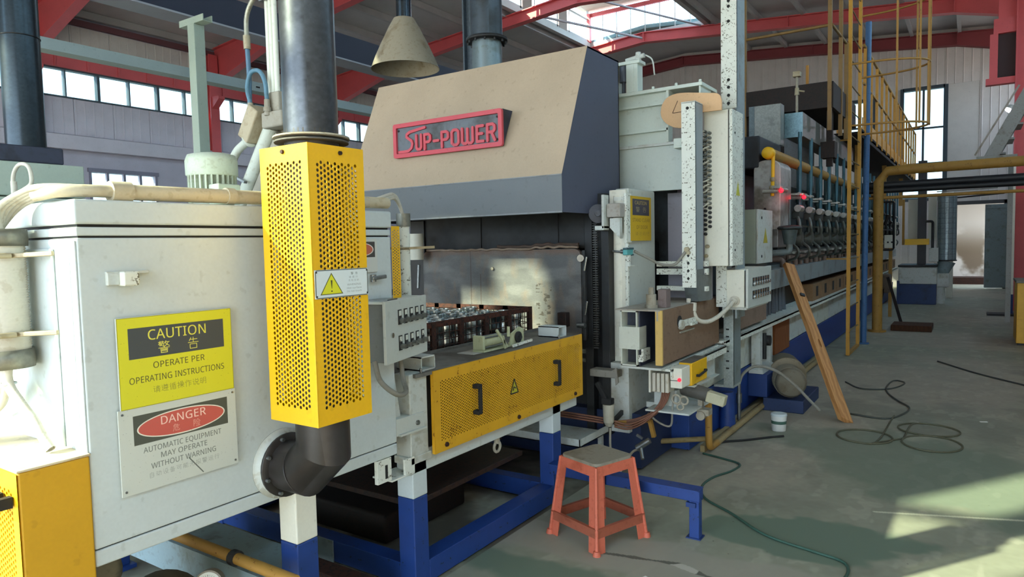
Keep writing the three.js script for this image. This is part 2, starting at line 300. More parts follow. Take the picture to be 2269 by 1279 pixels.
for (let i = 0; i < BAYS.length - 1; i++) for (const [k, y0, y1] of [[1, 5.3, 6.7]]) {
  const o = structGroup('window_' + (12 + i * 2 + k)), z0 = BAYS[i] + 0.5, z1 = BAYS[i + 1] - 0.5, w = (z1 - z0) / 4, fr = [];
  for (let j = 0; j <= 4; j++) fr.push(bx(XR + 0.02, XR + 0.12, y0, y1, z0 + j * w - 0.03, z0 + j * w + 0.03));
  part('window_frame', fr, FRAME, o); part('pane', bx(XR + 0.1, XR + 0.106, y0, y1, z0, z1), C.glass, o);
}
{ // near end wall behind the camera: wide gateway, two tall windows and a small stepped one, through which the sun comes in
  const o = structGroup('wall_near'), z0 = ZN, z1 = ZN + 0.2, w = (x0, x1, y0, y1) => bx(x0, x1, y0, y1, z0, z1);
  part('wall_body', [w(XL - 0.25, -14, 0, 7.6), w(1.8, XR + 0.25, 0, 8.0), w(-14, 1.8, 4.2, 4.7), w(XL - 0.25, -7.25, 4.2, 7.50), w(-6.02, XR + 0.25, 4.7, 8.2), w(-7.25, -6.02, 7.9, 8.7), w(XL - 0.25, -10.2, 7.5, 8.4), w(-9.1, -7.25, 7.5, 8.7), w(-10.2, -9.68, 8.05, 8.6), w(-9.14, -9.1, 8.05, 8.7), w(-9.68, -9.14, 8.28, 8.7)], WALL, o);
  const n = structGroup('window_40'), f = [bx(-7.25, -6.02, 6.88, 6.98, z0 + 0.05, z0 + 0.13), bx(-6.70, -6.60, 4.7, 7.9, z0 + 0.05, z0 + 0.13)];
  for (const [x0, x1] of [[-7.25, -6.7], [-6.6, -6.02]]) for (const [y0, y1] of [[4.7, 6.88], [6.98, 7.9]]) part('pane', bx(x0, x1, y0, y1, z0 + 0.08, z0 + 0.086), C.glass, n);
  part('pane', bx(-10.2, -9.1, 7.5, 8.05, z0 + 0.08, z0 + 0.086), C.glass, n); part('pane', bx(-9.68, -9.14, 8.05, 8.28, z0 + 0.08, z0 + 0.086), C.glass, n);
  part('window_frame', f, FRAME, n);
  part('slab', bx(-16, 5, -0.2, -0.02, ZN + 0.2, ZN + 14), M('#a5a196', 'paint', 0.9), structGroup('floor'));
}
{ // roof: two slopes, ridge rooflight, purlins
  const o = structGroup('ceiling'), slope = (x0, x1, z0, z1) => ext(shape([[x0, roofY(x0)], [x1, roofY(x1)], [x1, roofY(x1) + 0.12], [x0, roofY(x0) + 0.12]]), z1 - z0).translate(0, 0, z0);
  part('roof_sheet', [slope(XL - 0.3, -10.9, ZF - 0.3, ZN)], ROOFM, o); part('roof_sheet', [slope(-6.9, XR + 0.3, ZF - 0.3, ZN)], ROOFM, o);
  part('roof_sheet', [slope(-10.9, RIDGE, ZF - 0.3, -21.3), slope(RIDGE, -6.9, ZF - 0.3, -21.3)], ROOFM, o);
  for (const s of [-1, 1]) for (let k = 0; k < 8; k++) { const x = RIDGE + s * (2.35 + k * 1.22); part('purlin', [bx(x - 0.035, x + 0.035, roofY(x) - 0.17, roofY(x) - 0.005, ZF, ZN), bx(x - 0.035, x + 0.06, roofY(x) - 0.19, roofY(x) - 0.165, ZF, ZN)], PURLIN, o); }
  // rooflight along the ridge: kerb, posts, lid, panes
  const kerb = M('#c9c3c0', 'paint', 0.6), post = M('#9c8a80', 'paint', 0.7), w = structGroup('window_30'), fr = [];
  const xl = -10.9, xr = -6.9, ze = -21.3;
  part('kerb', [bx(xl - 0.1, xl + 0.04, 8.2, 8.37, ze, ZN), bx(xr - 0.04, xr + 0.1, 8.2, 8.37, ze, ZN), bx(xl - 0.1, xr + 0.1, 8.22, 8.37, ze - 0.05, ze + 0.06)], kerb, o);
  part('lid', [bx(xl - 0.2, xr + 0.2, 9.42, 9.52, ze - 0.1, ZN + 0.2)], M('#b59f8d', 'paint', 0.8), o); part('gable', [bx(xl - 0.1, xr + 0.1, 8.4, 9.5, ZN, ZN + 0.2)], WALL, o);
  for (const x of [xl - 0.03, xr + 0.03]) for (let z = ze + 0.1; z < 3; z += 2.1) {
    fr.push(bx(x - 0.03, x + 0.03, 8.36, 9.42, z - 0.04, z + 0.04), bx(x - 0.03, x + 0.03, 8.36, 9.42, z + 1.32, z + 1.37), bx(x - 0.04, x + 0.04, 9.08, 9.14, z, z + 1.35));
    part('post', bx(x - 0.04, x + 0.04, 8.36, 9.42, z + 1.5, z + 2.0), post, w);
    part('pane', bx(x - 0.004, x + 0.004, 8.37, 9.42, z + 0.04, z + 1.32), C.glass, w);
  }
  for (let k = 0; k <= 8; k++) fr.push(bx(xl + k * 0.5 - 0.012, xl + k * 0.5 + 0.012, 8.36, 9.2, ze + 0.0, ze + 0.04));
  for (let k = 0; k < 8; k++) part('pane', bx(xl + 0.02 + k * 0.5, xl + 0.48 + k * 0.5, 8.37, 9.2, ze + 0.012, ze + 0.02), C.glass, w);
  part('rail', [bx(xl, xr, 9.2, 9.33, ze, ze + 0.08)], C.red, w); part('rail', [bx(xl - 0.02, xl + 0.08, 8.36, 9.3, ze + 0.05, ze + 0.18)], C.red, w);
  part('window_frame', fr, kerb, w);
  const bm = M('#b7a9ae', 'paint', 0.6);
  for (const [p, q, r] of [[[-10.6, 8.15, -16.9], [-8.95, 8.15, -21.1], 0.035], [[-8.6, 8.15, -16.9], [-7.0, 8.15, -21.0], 0.03]]) part('brace', cyl(p, q, r), bm, w);
}
// red portal frames: one rafter for each bay line, columns on the left wall
function rafterGeo(z) {
  const g = [], seg = (x0, x1, d0, d1) => {
    const t = (x) => roofY(x) - 0.18, p = [[x0, t(x0)], [x1, t(x1)], [x1, t(x1) - d1], [x0, t(x0) - d0]];
    g.push(ext(shape([p[0], p[1], p[2], p[3]].reverse()), 0.03).translate(0, 0, z - 0.015));
    g.push(bar([x0, t(x0) - d0, z], [x1, t(x1) - d1, z], 0.24, 0.025), bar([x0, t(x0), z], [x1, t(x1), z], 0.24, 0.025));
    g.push(bx(x1 - 0.012, x1 + 0.012, t(x1) - d1, t(x1), z - 0.11, z + 0.11));
  };
  seg(-18.6, -15.5, 1.0, 0.4); seg(-15.5, -12, 0.4, 0.3); seg(-12, RIDGE, 0.3, 0.3); seg(RIDGE, -4.5, 0.3, 0.3); seg(-4.5, -0.5, 0.3, 0.36); seg(-0.5, 2.9, 0.36, 0.9);
  return g;
}
const RAFTER = ['red steel rafter nearest the far end wall, highest behind the ladder cage', 'red steel rafter crossing the far end of the bright ridge rooflight', 'red steel rafter of the bay behind the small stack, crossing under the rooflight', 'red steel rafter with a deep haunch at the upper left corner, behind the black stack', 'red steel rafter over the machine line, out of sight above the picture'];
BAYS.slice(0, 4).forEach((z, i) => single('roof_rafter', rafterGeo(z), C.red, RAFTER[i], 'rafter', 'red roof rafters'));
single('roof_rafter', rafterGeo(ZF + 0.2), M('#8f3a3e', 'paint', 0.6), 'dark red edge beam lying along the top of the far end wall', 'rafter', 'red roof rafters');
const COL = ['red steel wall column at the far end of the window strip, hidden by the tan hood', 'red steel wall column just left of the tan hood, third along the window strip', 'red steel wall column with a bracket behind the pale green upright', 'red steel wall column at the right edge of the black stack'];
BAYS.slice(0, 4).forEach((z, i) => single('wall_column', [bx(XL + 0.1, XL + 0.30, 0, 7.3, z + 0.188, z + 0.212), bx(XL + 0.28, XL + 0.31, 0, 7.3, z + 0.06, z + 0.34), bx(XL + 0.1, XL + 0.13, 0, 7.3, z + 0.06, z + 0.34), ext(shape([[XL + 0.31, 5.75], [XL + 0.65, 6.0], [XL + 0.65, 6.08], [XL + 0.31, 6.08]]), 0.2).translate(0, 0, z + 0.1)], C.red, COL[i], 'column', 'red columns of the left wall'));

// ---------- lettering ----------
const STROKES = { // strokes of the few Chinese characters on the signs, on a 10 x 10 grid
  警: '.5 1 5 1;1.8 .3 1.8 1.7;3.7 .3 3.7 1.7;1.2 1.8 .5 3;1.2 2.2 4.8 2.2 4.6 4.6 4 4.5;1.5 3 3.3 3 3.3 4 1.5 4 1.5 3;6.8 .3 5.6 2.2;6.3 1.3 9.5 1.3;8.6 1.4 7.5 3.5 5.4 4.7;6.2 2 7.8 3.6 9.6 4.7;4.8 4.8 5.3 5.4;.5 5.8 9.5 5.8;2 6.7 8 6.7;2 7.6 8 7.6;2.4 8.4 7.6 8.4 7.6 9.8 2.4 9.8 2.4 8.4',
  告: '3 .5 1.5 3;2 2 8.5 2;5 .3 5 4.6;.5 4.6 9.5 4.6;2 6 8 6 8 9.7 2 9.7 2 6',
  危: '3.5 .3 1.2 3;3 1.4 6.8 1.4 5.4 3;1.5 3 9 3;2 3 2 6 .6 9.6;3.8 4.6 7 4.6 7 6.8 6 6.7;3.8 4.6 3.8 9 8.8 9 9 7.6',
  险: '.8 .8 .8 9.8;.8 .8 3 .8 2 3.6 3 4.8 2.2 6.4 1.2 6.3;6.5 .3 3.6 4;6.5 .3 9.7 4;5 4 8.2 4;4.6 5.5 5.3 7.8;6.4 5.2 6.8 7.5;8.8 5.2 7.6 8.8;3.8 9.4 9.7 9.4',
  请: '1 .6 1.8 1.6;.4 3.6 1.8 3.6 1.8 8.6 3 7.4;3.8 1.5 9.4 1.5;4.2 2.8 9 2.8;3.4 4.2 9.8 4.2;6.6 .3 6.6 4.2;4.4 5.4 4.4 9.8;4.4 5.4 8.8 5.4 8.8 9.6 8 9.6;4.4 6.8 8.8 6.8;4.4 8 8.8 8',
  遵: '4 .4 4.6 1.4;7.6 .4 7 1.4;3 1.6 9.6 1.6;3.6 2.6 9 2.6 9 5 3.6 5 3.6 2.6;5.4 1.6 5.2 4;7.2 1.6 7.4 4;3 6.2 9.6 6.2;7.6 5.4 7.6 8.2 6.8 8;4.6 6.8 5.2 7.6;.8 1 1.6 2;.4 3.6 1.8 3.6 1.6 7.4 .4 8.6;1.6 7.6 4 9.4 9.8 9.5',
  循: '2.4 .4 .6 2.6;2.6 2.6 .6 5;1.8 4.4 1.8 9.8;9 .4 4 1.4;4.2 1.2 4.2 5 3.2 9.6;4.2 2.8 9.6 2.8;6.8 1.4 6.8 4.2;5.4 4.2 8.8 4.2 8.8 9.6 5.4 9.6 5.4 4.2;5.4 6 8.8 6;5.4 7.8 8.8 7.8',
  操: '.3 2.6 3 2.6;1.8 .4 1.8 9.4 1 9.2;.3 6.4 3.2 5.2;5 .5 8 .5 8 2 5 2 5 .5;3.8 3 6 3 6 4.8 3.8 4.8 3.8 3;7 3 9.4 3 9.4 4.8 7 4.8 7 3;3.4 6 9.8 6;6.6 5 6.6 9.8;6.4 6.2 3.6 9;6.8 6.2 9.6 9',
  作: '2.8 .4 .6 4;1.9 2.8 1.9 9.8;5 .4 3.6 3.4;4.6 2.2 9.6 2.2;6.2 2.2 6.2 9.8;6.2 4.8 9.2 4.8;6.2 7.2 9.2 7.2',
  说: '1 .6 1.8 1.6;.4 3.6 1.8 3.6 1.8 8.8 3 7.6;4.6 .4 5.2 1.6;8.2 .4 7.4 1.8;4.2 2.2 8.8 2.2 8.8 5 4.2 5 4.2 2.2;5.6 5 5.2 7.6 3.4 9.6;7.2 5 7.2 9.2 9.6 9.2 9.7 8',
  明: '.8 1.4 3.4 1.4 3.4 8 .8 8 .8 1.4;.8 4.6 3.4 4.6;5.2 .8 5.2 6 4 9.6;5.2 .8 9 .8 9 9.6 8 9.4;5.2 3.4 9 3.4;5.2 6 9 6',
  自: '4.6 .3 4 1.6;2 1.8 8 1.8 8 9.6 2 9.6 2 1.8;2 4.2 8 4.2;2 6.8 8 6.8',
  动: '.8 1.8 4.4 1.8;.4 4.2 4.8 4.2;2.4 4.2 1.2 8 4.4 7.4;3.6 6 4.8 8.6;5.2 3 9.4 3 9 9 7.8 9;7 .4 7 4 4.8 9.6',
  设: '1 .6 1.8 1.6;.4 3.6 1.8 3.6 1.8 8.8 3 7.6;5 .8 5 3 3.8 4.6;5 .8 7.8 .8 7.8 3.8 9.6 3.8;4 5.4 8.8 5.4 6.8 8.2 3.6 9.8;4.8 5.8 6.6 8.2 9.8 9.8',
  备: '3.6 .3 1.4 3;3 1.4 7.6 1.4 5 3.6 .4 5;3 2.2 6 4 9.6 5;2.2 5.6 7.8 5.6 7.8 9.7 2.2 9.7 2.2 5.6;2.2 7.6 7.8 7.6;5 5.6 5 9.7',
  可: '.4 1.4 9.6 1.4;1.8 3.6 5.6 3.6 5.6 6.8 1.8 6.8 1.8 3.6;8 1.4 8 9.4 6.8 9.2',
  能: '2.4 .4 .8 2.8 4.2 2.4;3.4 1.4 4.6 3;1 4 1 9.6;1 4 4.4 4 4.4 9.6 3.8 9.4;1 5.8 4.4 5.8;1 7.4 4.4 7.4;6 .4 6 3.8 9.4 3.8 9.4 2.8;9 1 6 2.4;6 5.2 6 9 9.4 9 9.4 8;9 5.8 6 7',
  无: '1.6 1.2 8.6 1.2;.4 4.2 9.6 4.2;4.8 1.2 4.6 5 .8 9.6;5.8 4.2 5.8 9 9.4 9 9.5 7.6',
  报: '.3 2.6 3.4 2.6;1.9 .4 1.9 9.4 1 9.2;.3 6.4 3.4 5.2;4.4 .8 4.4 9.8;4.4 .8 8.8 .8 8.8 3.6 7.8 3.4;4.6 5 9 5 7.4 7.6 4.8 9.6;5.6 5.6 7.4 8 9.8 9.6',
  运: '3.6 1.4 9 1.4;3 3.8 9.7 3.8;6 3.8 4.2 7 8.6 6.6;7.6 5.2 9.2 7.4;.8 1 1.6 2;.4 3.6 1.8 3.6 1.6 7.4 .4 8.6;1.6 7.6 4 9.4 9.8 9.5',
  行: '3 .4 .8 2.8;3.2 2.8 .4 5.6;2 4.6 2 9.8;4.8 1.6 9.4 1.6;4.2 4.2 9.8 4.2;7.6 4.2 7.6 9.6 6.4 9.4',
};
function hanzi(g, text, x, y, size, gap, color, lw) {
  g.strokeStyle = color; g.lineWidth = lw; g.lineJoin = 'round'; g.lineCap = 'round';
  for (const ch of text) {
    for (const s of (STROKES[ch] ?? '').split(';')) { const n = s.trim().split(' ').map(Number); g.beginPath(); for (let i = 0; i + 1 < n.length; i += 2) { const px = x + n[i] / 10 * size, py = y + n[i + 1] / 10 * size; i ? g.lineTo(px, py) : g.moveTo(px, py); } g.stroke(); }
    x += size + gap;
  }
}
function printed(w, h, draw, rough = 0.55) { // flat print: canvas -> material
  const c = document.createElement('canvas'); c.width = w; c.height = h; const g = c.getContext('2d'); draw(g, w, h);
  const t = new THREE.CanvasTexture(c); t.colorSpace = THREE.SRGBColorSpace; t.generateMipmaps = true; t.minFilter = THREE.LinearMipmapLinearFilter;
  return new THREE.MeshStandardMaterial({ map: t, roughness: rough });
}
function text(g, s, x, y, size, color, width, bold = '') { g.fillStyle = color; g.font = bold + size + 'px sans-serif'; g.textAlign = 'center'; g.textBaseline = 'alphabetic'; const m = g.measureText(s).width, k = width ? width / m : 1; g.save(); g.translate(x, y); g.scale(k, 1); g.fillText(s, 0, 0); g.restore(); }
function specks(g, w, h, n, color, s = 1) { let q = 99; const r = () => (q = (q * 1664525 + 1013904223) >>> 0) / 4294967296; g.fillStyle = color; for (let i = 0; i < n; i++) { const a = r() * w, b = r() * h; g.globalAlpha = 0.15 + 0.4 * r(); g.fillRect(a, b, s * (1 + 3 * r()), s * (1 + 2 * r())); } g.globalAlpha = 1; }
// a sheet with a printed face: at = lower left corner, turned by U, V
function printedSheet(name, at, U, Vv, w, h, th, mat, backMat, label, category) {
  const o = thing(name, label, category, at);
  part('plate', onto(bx(0, w, 0, h, -th, 0, Math.min(0.002, th / 2)), at, U, Vv), backMat, o);
  part('print', onto(flat(new THREE.PlaneGeometry(w - 0.002, h - 0.002)).translate(w / 2, h / 2, 0.0008), at, U, Vv), mat, o, null, true);
  return o;
}

// ---------- perforated sheet: every hole is cut; columns of holes, every other one shifted by half a pitch ----------
function perforated(w, h, mx, my, du, dv, r, th = 0.002, skip) {
  const pos = [], nor = [], nc = Math.floor((w - 2 * mx) / du), nr = Math.floor((h - 2 * my) / dv - 0.5);
  const ux = (w - nc * du) / 2, vy = (h - (nr + 0.5) * dv) / 2;
  const tri = (a, b, c, n) => { pos.push(...a, ...b, ...c); nor.push(...n, ...n, ...n); };
  const quad = (x0, x1, y0, y1) => { if (x1 - x0 < 1e-5 || y1 - y0 < 1e-5) return; tri([x0, y0, 0], [x1, y0, 0], [x1, y1, 0], [0, 0, 1]); tri([x0, y0, 0], [x1, y1, 0], [x0, y1, 0], [0, 0, 1]); };
  quad(0, w, 0, vy); quad(0, w, h - vy, h); quad(0, ux, vy, h - vy); quad(w - ux, w, vy, h - vy);
  for (let i = 0; i < nc; i++) {
    const off = i % 2 ? dv / 2 : 0, cx = ux + (i + 0.5) * du;
    if (off) quad(cx - du / 2, cx + du / 2, vy, vy + off); else quad(cx - du / 2, cx + du / 2, h - vy - dv / 2, h - vy);
    for (let j = 0; j < nr; j++) {
      const cy = vy + off + (j + 0.5) * dv;
      if (skip && skip(cx, cy)) { quad(cx - du / 2, cx + du / 2, cy - dv / 2, cy + dv / 2); continue; }
      const o = [[1, 0], [1, 1], [0, 1], [-1, 1], [-1, 0], [-1, -1], [0, -1], [1, -1]].map(([a, b]) => [cx + a * du / 2, cy + b * dv / 2, 0]);
      const inn = [0, 1, 2, 3, 4, 5, 6, 7].map((k) => [cx + r * Math.cos(k * Math.PI / 4), cy + r * Math.sin(k * Math.PI / 4), 0]);
      for (let k = 0; k < 8; k++) {
        const l = (k + 1) % 8; tri(inn[k], o[k], o[l], [0, 0, 1]); tri(inn[k], o[l], inn[l], [0, 0, 1]);
        const a = (k + 0.5) * Math.PI / 4, n = [-Math.cos(a), -Math.sin(a), 0], A = [inn[k][0], inn[k][1], -th], B = [inn[l][0], inn[l][1], -th];
        tri(inn[k], inn[l], B, n); tri(inn[k], B, A, n);
      }
    }
  }
  const g = new THREE.BufferGeometry(); g.setAttribute('position', new THREE.Float32BufferAttribute(pos, 3)); g.setAttribute('normal', new THREE.Float32BufferAttribute(nor, 3)); g.setAttribute('uv', new THREE.Float32BufferAttribute(new Float32Array(pos.length / 3 * 2), 2));
  return g;
}
function mitre(pts, r, seg = 28) { // round duct with mitred bends
  const P = pts.map((p) => V(...p)), rings = [];
  for (let i = 0; i < P.length; i++) {
    const a = P[Math.max(0, i - 1)], b = P[Math.min(P.length - 1, i + 1)], d = i && i < P.length - 1 ? P[i].clone().sub(a).normalize().add(b.clone().sub(P[i]).normalize()).normalize() : b.clone().sub(a).normalize();
    const side = V(0, 0, 1), up = side.clone().cross(d).normalize(), inn = (i && i < P.length - 1) ? P[i].clone().sub(a).normalize() : d, k = 1 / Math.max(0.3, inn.dot(d));
    rings.push([...Array(seg + 1).keys()].map((j) => { const t = j / seg * 2 * Math.PI; return P[i].clone().addScaledVector(side, r * Math.cos(t)).addScaledVector(up, r * k * Math.sin(t)); }));
  }
  const pos = [];
  for (let i = 0; i < rings.length - 1; i++) for (let j = 0; j < seg; j++) { const [a, b, c, d] = [rings[i][j], rings[i][j + 1], rings[i + 1][j + 1], rings[i + 1][j]]; for (const v of [a, c, b, a, d, c]) pos.push(v.x, v.y, v.z); }
  const g = new THREE.BufferGeometry(); g.setAttribute('position', new THREE.Float32BufferAttribute(pos, 3)); g.computeVertexNormals();
  const nn = g.attributes.normal; // smooth around, sharp at the mitres
  for (let i = 0; i < rings.length - 1; i++) for (let j = 0; j < seg; j++) { const c0 = P[i], d = P[i + 1].clone().sub(P[i]).normalize(); [a0(j), a0(j + 1), a0(j + 1), a0(j), a0(j), a0(j + 1)].forEach((n, k) => { const q = (i * seg + j) * 6 + k; nn.setXYZ(q, n.x, n.y, n.z); }); function a0(j2) { const v = rings[i][j2].clone().sub(c0); v.addScaledVector(d, -v.dot(d)); return v.normalize(); } }
  g.setAttribute('uv', new THREE.Float32BufferAttribute(new Float32Array(pos.length / 3 * 2), 2));
  return g;
}

// ---------- the washing cabinet at the left ----------
const legGeo = (x, z, w, y0, y1) => bx(x - w / 2, x + w / 2, y0, y1, z - w / 2, z + w / 2, 0.006);
{
  const o = thing('washing_cabinet', 'large off-white sheet metal washing cabinet with rounded lid seams at the left', 'machine', [-2.9, 0, -1.56]);
  part('core', bx(-3.69, -2.108, 0.70, 1.75, -2.182, -0.938), C.rubber, o); part('body', bx(-3.7, -2.1, 0.742, 1.648, -2.19, -0.93, 0.006), C.white, o);
  part('lid', [bx(-3.705, -2.095, 1.687, 1.758, -2.195, -0.925, 0.008)], C.white, o);
  part('lid_flange', [bx(-3.7, -2.1, 1.654, 1.679, -2.19, -0.93, 0.004)], C.white, o);
  part('skirt', [bx(-3.7, -2.1, 0.690, 0.7385, -2.19, -0.93, 0.006)], C.white, o);
  part('end_panel', [bx(-3.6, -2.24, 0.80, 1.62, -0.93, -0.922, 0.004), bx(-2.175, -2.145, 0.76, 1.60, -0.93, -0.9245, 0.002), bx(-2.135, -2.103, 0.76, 1.64, -0.93, -0.9245, 0.002)], C.white, o);
  for (const [x, z] of [[-2.15, -1.685], [-3.6, -1.685], [-3.6, -1.0]]) {
    const l = part('leg', legGeo(x, z, 0.10, 0.487, 0.69), C.cream, o);
    part('leg_foot', [legGeo(x, z, 0.10, 0.02, 0.486), bx(x - 0.07, x + 0.07, 0, 0.02, z - 0.07, z + 0.07)], C.blue, l, 'blue painted lower leg');
  }
  const latch = part('latch', [bx(-2.1, -2.062, 1.505, 1.548, -1.035, -1.083, 0.006)], C.whitePeel, o);
  part('latch_plate', [bx(-2.1, -2.085, 1.508, 1.546, -1.0, -1.036, 0.004), bx(-2.1, -2.088, 1.540, 1.549, -1.0, -1.125, 0.002)], C.greyWhite, latch);
  part('door_handle', [cyl([-2.09, 1.46, -2.07], [-2.09, 1.49, -2.07], 0.012), bar([-2.075, 1.475, -2.05], [-2.075, 1.48, -2.13], 0.012, 0.016, 0.004)], C.steel, o);
  part('bracket', [bx(-2.16, -2.1, 0.765, 0.842, -2.375, -2.19, 0.003), bx(-2.2, -2.085, 0.765, 0.773, -2.375, -2.2)], C.greyWhiteClean, o);
  part('bolt', bolt([-2.1, 0.80, -2.325], [1, 0, 0], 0.012, 0.01), C.steel, o);
  part('slotted_bracket', [bx(-2.12, -2.1, 0.585, 0.688, -2.065, -2.15, 0.002), bx(-2.22, -2.1, 0.572, 0.58, -2.15, -2.3, 0.002), bx(-2.112, -2.1, 0.575, 0.65, -2.235, -2.3, 0.002)], C.whitePeel, o);
  part('slot', [bx(-2.1005, -2.098, 0.6, 0.66, -2.11, -2.125, 0.001)], C.black, o);
}
single('mesh_guard', onto(perforated(0.052, 0.32, 0.004, 0.01, 0.0105, 0.0125, 0.004), [-2.105, 1.375, -2.2], ...FX), C.yellow, 'narrow yellow perforated guard strip at the far end of the white cabinet', 'guard');
{ // signs on the cabinet front
  const caution = printed(1024, 768, (g, w, h) => {
    g.fillStyle = '#d3cf2c'; g.fillRect(0, 0, w, h); g.fillStyle = '#43484b'; g.fillRect(86, 92, 856, 262);
    text(g, 'CAUTION', 512, 205, 120, '#ddd750', 540); hanzi(g, '警告', 330, 226, 104, 160, '#d8d25a', 6);
    text(g, 'OPERATE PER', 512, 452, 74, '#4a4a2c', 470); text(g, 'OPERATING INSTRUCTIONS', 505, 562, 74, '#4a4a2c', 860); hanzi(g, '请遵循操作说明', 270, 606, 62, 8, '#7c7c35', 3.4);
    specks(g, w, h, 160, '#6d6a1c', 2);
    g.strokeStyle = '#8d8a26'; g.lineWidth = 4; g.strokeRect(3, 3, w - 6, h - 6);
  });
  const danger = printed(1024, 720, (g, w, h) => {
    g.fillStyle = '#c5cac2'; g.fillRect(0, 0, w, h); g.fillStyle = '#4d5148'; g.fillRect(110, 66, 830, 250);
    g.beginPath(); g.ellipse(525, 192, 388, 112, 0, 0, 7); g.fillStyle = '#e4dfd2'; g.fill(); g.beginPath(); g.ellipse(525, 192, 376, 102, 0, 0, 7); g.fillStyle = '#c25a50'; g.fill();
    text(g, 'DANGER', 530, 186, 96, '#f0c9bc', 410); hanzi(g, '危险', 430, 206, 66, 116, '#e2a797', 4);
    text(g, 'AUTOMATIC EQUIPMENT', 525, 396, 66, '#666b66', 690); text(g, 'MAY OPERATE', 525, 470, 66, '#666b66', 420); text(g, 'WITHOUT WARNING', 525, 546, 66, '#666b66', 580); hanzi(g, '自动设备可能无报警运行', 212, 574, 48, 10, '#8c918b', 2.6);
    g.strokeStyle = '#5d615c'; g.lineWidth = 9; g.beginPath(); g.moveTo(560, 540); g.lineTo(682, 704); g.stroke();
    specks(g, w, h, 220, '#6f736b', 2);
  });
  printedSheet('caution_sign', [-2.086, 1.134, -1.016], ...FX, 0.377, 0.276, 0.006, caution, C.greyWhiteClean, 'yellow caution sign with dark heading panel on the white cabinet', 'sign');
  const d = printedSheet('danger_sign', [-2.088, 0.874, -1.008], ...FX, 0.389, 0.262, 0.005, danger, C.greyWhiteClean, 'faded white danger sign with red oval, just below the yellow caution sign', 'sign');
  for (const [y, z] of [[0.888, -1.02], [1.122, -1.02], [0.888, -1.385], [1.122, -1.385]]) part('rivet', bolt([-2.0875, y, z], [1, 0, 0], 0.004, 0.003), C.steel, d);
  const worn = printed(256, 256, (g, w, h) => { g.fillStyle = '#c9ccc6'; g.fillRect(0, 0, w, h); g.fillStyle = '#45423f'; g.fillRect(20, 20, 216, 120); g.beginPath(); g.ellipse(128, 80, 96, 50, 0, 0, 7); g.fillStyle = '#e7ded6'; g.fill(); g.beginPath(); g.ellipse(128, 80, 88, 44, 0, 0, 7); g.fillStyle = '#b8644f'; g.fill(); });
  printedSheet('small_danger_sign', [-2.093, 1.50, -1.93], ...FX, 0.17, 0.14, 0.004, worn, C.greyWhiteClean, 'small danger sign half hidden behind the yellow perforated duct guard', 'sign');
}
{ // motor on the cabinet roof
  const c = [-2.603, 1.76, -1.684], o = thing('fan_motor', 'pale green electric motor standing upright with finned body on the cabinet roof', 'motor', c), m = M('#c3cbb6', 'dirty', 0.6);
  part('body', [cyl([c[0], 1.76, c[2]], [c[0], 1.92, c[2]], 0.08, 0.08, 24)], M('#9aa08f', 'dirty', 0.6), o);
  const f = []; for (let k = 0; k < 26; k++) { const a = k / 26 * 2 * Math.PI; f.push(bx(-0.0035, 0.0035, 1.80, 1.912, 0.076, 0.094).rotateY(a).translate(c[0], 0, c[2])); }
  part('cooling_fins', f, m, o);
  part('fan_cowl', lathe([[0.09, 1.908], [0.1, 1.912], [0.101, 1.97], [0.092, 1.994], [0.06, 2.002], [0, 2.004]], [c[0], 0, c[2]]), m, o);
  part('terminal_box', bx(c[0] + 0.06, c[0] + 0.13, 1.79, 1.87, c[2] - 0.04, c[2] + 0.06, 0.006), m, o);
}
single('dust_pipe', [cyl([-2.125, 1.785, -1.07], [-2.125, 1.795, -2.2], 0.024, 0.024, 14), cyl([-2.125, 1.785, -1.04], [-2.125, 1.786, -1.10], 0.031, 0.031, 14), cyl([-2.125, 1.79, -1.42], [-2.125, 1.79, -1.45], 0.028, 0.028, 14), tube([[-2.125, 1.785, -1.08], [-2.125, 1.784, -0.98], [-2.16, 1.782, -0.915], [-2.25, 1.775, -0.895]], 0.019, 10)], C.dusty, 'dust-covered conduit pipe lying along the top front edge of the white cabinet', 'pipe');
